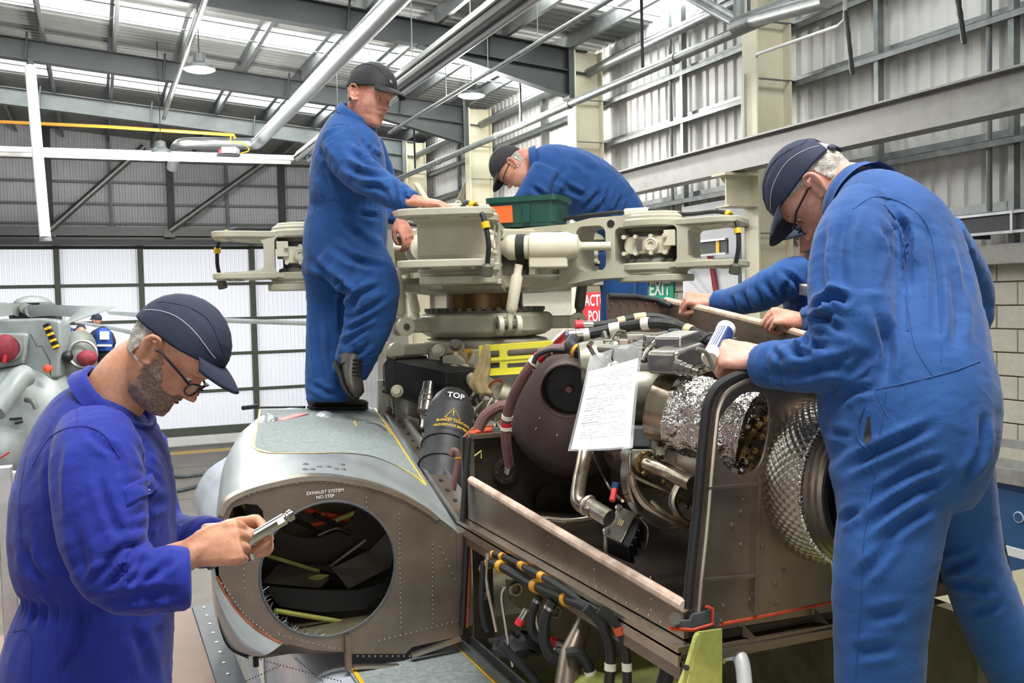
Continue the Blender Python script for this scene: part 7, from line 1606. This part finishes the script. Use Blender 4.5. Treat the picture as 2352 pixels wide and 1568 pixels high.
# brown cowl door and step on the far right
t = thing('cowl_door', 'brown curved cowl door edge behind the bent worker\'s legs', 'cowl door', PD(2290, 1400, 3.0))
rows = [[PD(*q, 3.0)+CF*dz for q, dz in (((x0, y0), .0), ((x0+18, y0-2), .03), ((x0+36, y0), .1))] for x0, y0 in ((2238, 1100), (2252, 1180), (2268, 1260), (2284, 1340), (2298, 1430), (2315, 1540), (2325, 1640))]
MB().loft(rows, False, False).build('skin', 'titanium', t, angle=180); MB().tube([PD(2262, 1105, 2.97), PD(2285, 1200, 2.97), PD(2310, 1310, 2.97), PD(2334, 1430, 2.97), PD(2358, 1640, 2.97)], .016, 8).build('edge_seal', 'black_rubber', t)
t = thing('tread_step', 'silver diamond-tread step at the right picture edge', 'step', PD(2350, 1500, 3.2)); MB().obox(PD(2375, 1510, 3.2), CR*.06, CF*.15, CU*.12).build('tread', 'quilt', t, smooth=False, bevel=.01); MB().bar(PD(2345, 1400, 3.2), PD(2365, 1600, 3.2), .02, .02, (1, 0, 0)).build('nosing', 'alu', t, smooth=False)
# ---- second helicopter
mat('heli_grey', '858c8c', .42, .1, .1, 3); mat('heli_grey_dark', '70756f', .5, .1, .15, 4); mat('cover_red', '7d2230', .7, 0, .25, 12, .4, 20)
h2 = thing('parked_helicopter', 'grey parked helicopter with red intake covers at the left', 'helicopter', (PD(60, 1050, 17.5).x, PD(60, 1050, 17.5).y, 0))
def lump(rings, nm, m, par=h2, n=26): b = MB(); limb(b, rings, n, 4); return b.build(nm, m, par, angle=60)
D2 = 17.5
def box2(pts, th, nm, m):    # extruded outline, thickness away from the camera
    b = MB(); P = [PD(x, y, D2) for x, y in pts]; Q = [p+CF*th for p in P]; n = len(P)
    b.add(P+Q, [tuple(range(n)), tuple(reversed(range(n, 2*n)))]+[(i, (i+1) % n, n+(i+1) % n, n+i) for i in range(n)]); return b.build(nm, m, h2, smooth=False, bevel=.06, seg=3)
box2([(-30, 738), (5, 732), (100, 730), (138, 736), (140, 800), (134, 868), (60, 878), (-30, 900)], .45, 'upper_cowling', 'heli_grey')
box2([(-30, 766), (70, 764), (66, 800), (62, 835), (-30, 852)], -.12, 'intake_fairing', 'heli_grey')
lump([Rg(178, 783, 18.3, 34, .3), Rg(180, 802, 18.2, 40, .45), Rg(180, 840, 18.2, 40, .5), Rg(176, 872, 18.2, 38, .4)], 'engine_nacelle', 'heli_grey_dark')
lump([Rg(90, 862, 18.6, 70, .6), Rg(85, 890, 18.4, 110, 1.0), Rg(80, 950, 18.2, 132, 1.2), Rg(60, 1010, 18.0, 128, 1.2), Rg(50, 1075, 18.0, 110, 1.1), Rg(50, 1110, 18.0, 90, .9)], 'fuselage_side', 'heli_grey')
lump([Rg(-560, 960, 19.4, 50, .5), Rg(-500, 950, 19.3, 90, .9), Rg(-380, 938, 19.2, 120, 1.2), Rg(-200, 930, 19.0, 128, 1.25), Rg(-20, 930, 18.9, 126, 1.25), Rg(70, 935, 18.8, 112, 1.1)], 'fuselage_body', 'heli_grey')
box2([(-280, 800), (-240, 760), (-60, 738), (-20, 736), (-20, 880), (-280, 880)], 1.5, 'forward_cowling', 'heli_grey')
lump([Rg(10, 985, 16.6, 40, .4), Rg(5, 1020, 16.6, 50, .5), Rg(0, 1060, 16.6, 46, .5), Rg(-5, 1095, 16.6, 30, .3)], 'sponson', 'heli_grey')
MB().tube(spline([PD(58, 862, 17.0), PD(40, 872, 16.8), PD(15, 905, 16.5), PD(-15, 945, 16.2)], 5), .2, 18).build('side_tube', 'heli_grey', h2)
MB().lathe(PD(75, 694, 18), (0, 0, 1), [(.32, -.02), (.33, .0), (.27, .06), (.15, .11), (.0, .13)], 30).build('rotor_dome', 'heli_grey', h2)
MB().lathe(PD(75, 694, 18), (0, 0, 1), [(.4, -.32), (.42, -.2), (.3, -.16), (.25, -.02)], 20).build('rotor_hub', 'black_plastic', h2)
for q, r_ in (((40, 706), .1), ((55, 712), .12), ((100, 705), .1), ((25, 710), .12)): MB().cyl(PD(*q, 17.8), PD(q[0]+18, q[1]+2, 17.6), r_, n=12).build('blade_cuff', 'heli_grey_dark', h2)
def blade(pts, nm='rotor_blade', m='heli_grey'):
    rows = []
    for (x0, y0, x1, y1, d) in pts: a = PD(x0, y0, d); c = PD(x1, y1, d); mid = (a+c)/2; rows.append([a, mid-CF*.025, c, mid+CF*.025])
    MB().loft(rows).build(nm, m, h2, angle=60)
blade([(62, 700, 68, 728, 17.4), (110, 699, 118, 725, 16.8), (180, 702, 172, 728, 16), (235, 702, 150, 742, 15.4), (272, 704, 140, 748, 15)])
blade([(-20, 694, -20, 728, 17), (10, 694, 12, 726, 17.3), (36, 700, 36, 722, 17.6)])
blade([(245, 714, 250, 722, 19), (320, 718, 322, 729, 20), (500, 729, 500, 741, 21), (715, 738, 715, 748, 22)]); blade([(170, 735, 172, 742, 18.6), (240, 746, 240, 754, 19), (300, 758, 300, 768, 19.4)])
MB().ball(PD(12, 800, 17.2), (.22, .16, .26), 18, 12).build('intake_cover', 'cover_red', h2); MB().torus(PD(18, 800, 17.25), -CF+CR*.3, .22, .03, 28, 8).build('intake_ring', 'heli_grey_dark', h2)
MB().ball(PD(200, 822, 17.7), (.18, .15, .15), 18, 12).build('exhaust_cover', 'cover_red', h2); MB().torus(PD(190, 812, 17.75), -CF+CR*.3, .24, .03, 28, 8).build('exhaust_ring', 'alu', h2); MB().ball(PD(155, 818, 17.6), (.1, .1, .1), 14, 10).build('exhaust_duct', 'black_plastic', h2)
MB().tube([PD(12, 815, 17.0), PD(10, 832, 17.0)], .03, 8).build('streamer', 'red', h2); MB().lathe(PD(110, 846, 17.3), -CF, [(.08, 0), (.07, .04), (.0, .06)], 14).build('beacon', 'orange_rubber', h2)
MB().bar(PD(106, 744, 17.4), PD(130, 800, 17.4), .08, .1).build('striped_strut', 'black_plastic', h2, smooth=False)
for k in range(4): MB().bar(PD(109+6*k, 751+14*k, 17.32), PD(111+6*k, 756+14*k, 17.32), .06, .1).build('stripe', 'tape_yellow', h2, smooth=False)
MB().tube([PD(70, 766, 17.3), PD(85, 795, 17.3), PD(97, 795, 17.3), PD(115, 830, 17.3), PD(116, 862, 17.3)], .012, 6).build('panel_line', 'black_plastic', h2); MB().tube([PD(22, 962, 16.9), PD(50, 960, 16.9), PD(52, 968, 16.9), PD(35, 972, 16.9)], .02, 6).build('grab_handle', 'black_plastic', h2); MB().tube([PD(38, 985, 16.9), PD(44, 1020, 16.9), PD(42, 1060, 16.9)], .014, 6).build('door_seal', 'black_plastic', h2); MB().tube([PD(0, 1052, 16.1), PD(22, 1038, 16.1)], .014, 6).build('red_line', 'red', h2)
MB().tube(spline([PD(60, 918, 16.9), PD(75, 922, 16.8), PD(84, 938, 16.8)], 4), .05, 8).build('fairing_rib', 'heli_grey_dark', h2)
wc = PD(10, 1090, 17.6)
MB().tube([wc, V((wc.x, wc.y, .35))], .12, 12).build('wheel_strut', 'heli_grey_dark', h2); MB().lathe(V((wc.x, wc.y, .352))-V((.1, 0, 0)), V((1, 0, 0)), [(.1, 0), (.3, .0), (.35, .05), (.35, .15), (.3, .2), (.1, .2)], 24).build('wheel', 'black_rubber', h2)
# ---- far crew
mat('vest_blue', '234b9a', .7, 0, .1, 9); mat('navy_cloth', '161a26', .8, 0, .2, 9); mat('reflective', 'd8dadb', .5, 0, .05, 9)
def far_person(label, torso, arms, legs, head, vest=None, cp='cap_navy', cm='navy_cloth'):
    p = Person(label, PD(torso[-1][0], torso[-1][1], torso[-1][2]), 'skin_b', 'crew at the parked helicopter')
    p.part([Rg(*r) for r in torso])
    for a in arms+legs: p.part([Rg(*r) for r in a])
    p.coverall(cm, [], .03, .02, .4, None, 5, 3)
    h = Head(PD(*head[0]), head[1], head[2], 1.0); p.finish([], h, [Rg(head[0][0], head[0][1]+14, head[0][2], 6, .06), Rg(head[0][0], head[0][1]+4, head[0][2], 6, .06)], voxel=.012); cap(h, p.o, cp, pipe=False)
    if vest:
        b = MB(); limb(b, [Rg(*r) for r in vest], 22, 3); b.build('vest', 'vest_blue', p.cv)
    return p
p = far_person('standing worker in a blue vest beside the parked helicopter', [(230, 752, 19, 8, .08), (234, 762, 19, 17, .2), (238, 785, 19, 18, .18), (240, 810, 19, 17, .17), (238, 830, 19, 16, .16)], [[(225, 762, 18.9, 9, .08), (205, 775, 18.8, 8, .07), (186, 780, 18.7, 7, .06)], [(250, 765, 19, 8, .08), (258, 785, 19, 8, .07), (252, 800, 19, 7, .06)]], [[(233, 830, 19, 10, .1), (233, 880, 19, 9, .09), (233, 930, 19, 9, .09)], [(245, 830, 19, 10, .1), (245, 880, 19, 9, .09), (245, 930, 19, 9, .09)]], ((222, 736, 19), camvec(-.8, .5, -.1), V((0, 0, 1))), [(233, 756, 18.95, 13, .22), (236, 768, 18.95, 20, .24), (239, 790, 18.95, 20, .22), (240, 806, 18.95, 18, .2)])
p.patch([(228, 762), (248, 762), (248, 780), (228, 780)], 'reflective', 'back_panel', .12, 4)
v_ = [o for o in p.cv.children if o.name.startswith('vest')][0]
MB().obox(PD(240, 770, 18.68), CR*.09, CF*.01, CU*.08).build('back_panel', 'reflective', v_, smooth=False); MB().obox(PD(240, 793, 18.7), CR*.14, CF*.02, CU*.02).build('reflective_band', 'reflective', v_, smooth=False)
far_person('crouching worker in a dark cap beside the vest-wearing worker', [(186, 768, 18.7, 7, .08), (188, 776, 18.75, 12, .18), (196, 790, 18.8, 14, .18), (206, 812, 18.8, 14, .16), (208, 930, 18.9, 12, .15)], [[(184, 776, 18.5, 8, .07), (172, 782, 18.4, 6, .06)]], [], ((186, 760, 18.6), camvec(-.2, .4, -.5), camvec(-.2, .5, .8)))
far_person('worker in blue bending over the parked helicopter nacelle', [(168, 762, 19.0, 8, .08), (160, 762, 19.0, 11, .18), (150, 764, 19.0, 12, .18), (142, 775, 19.0, 11, .16), (140, 930, 19.0, 10, .15)], [[(160, 764, 18.7, 7, .07), (163, 776, 18.6, 6, .06)]], [], ((174, 768, 18.8), camvec(.4, .2, -.8), camvec(.8, .2, .4)), cm='vest_blue')

ft = PD(239, 932, 19); t = thing('access_stand', 'aluminium access stand under the vest-wearing worker', 'stand', (ft.x, ft.y, 0))
MB().mm((ft.x-1.1, ft.y-.5, ft.z-.06), (ft.x+.4, ft.y+.5, ft.z)).build('deck', 'alu', t, smooth=False)
for dx in (-1.05, .35):
    for dy in (-.35, .35): MB().bar((ft.x+dx, ft.y+dy, 0), (ft.x+dx, ft.y+dy, ft.z-.06), .05, .05, (1, 0, 0)).build('leg', 'alu', t, smooth=False)
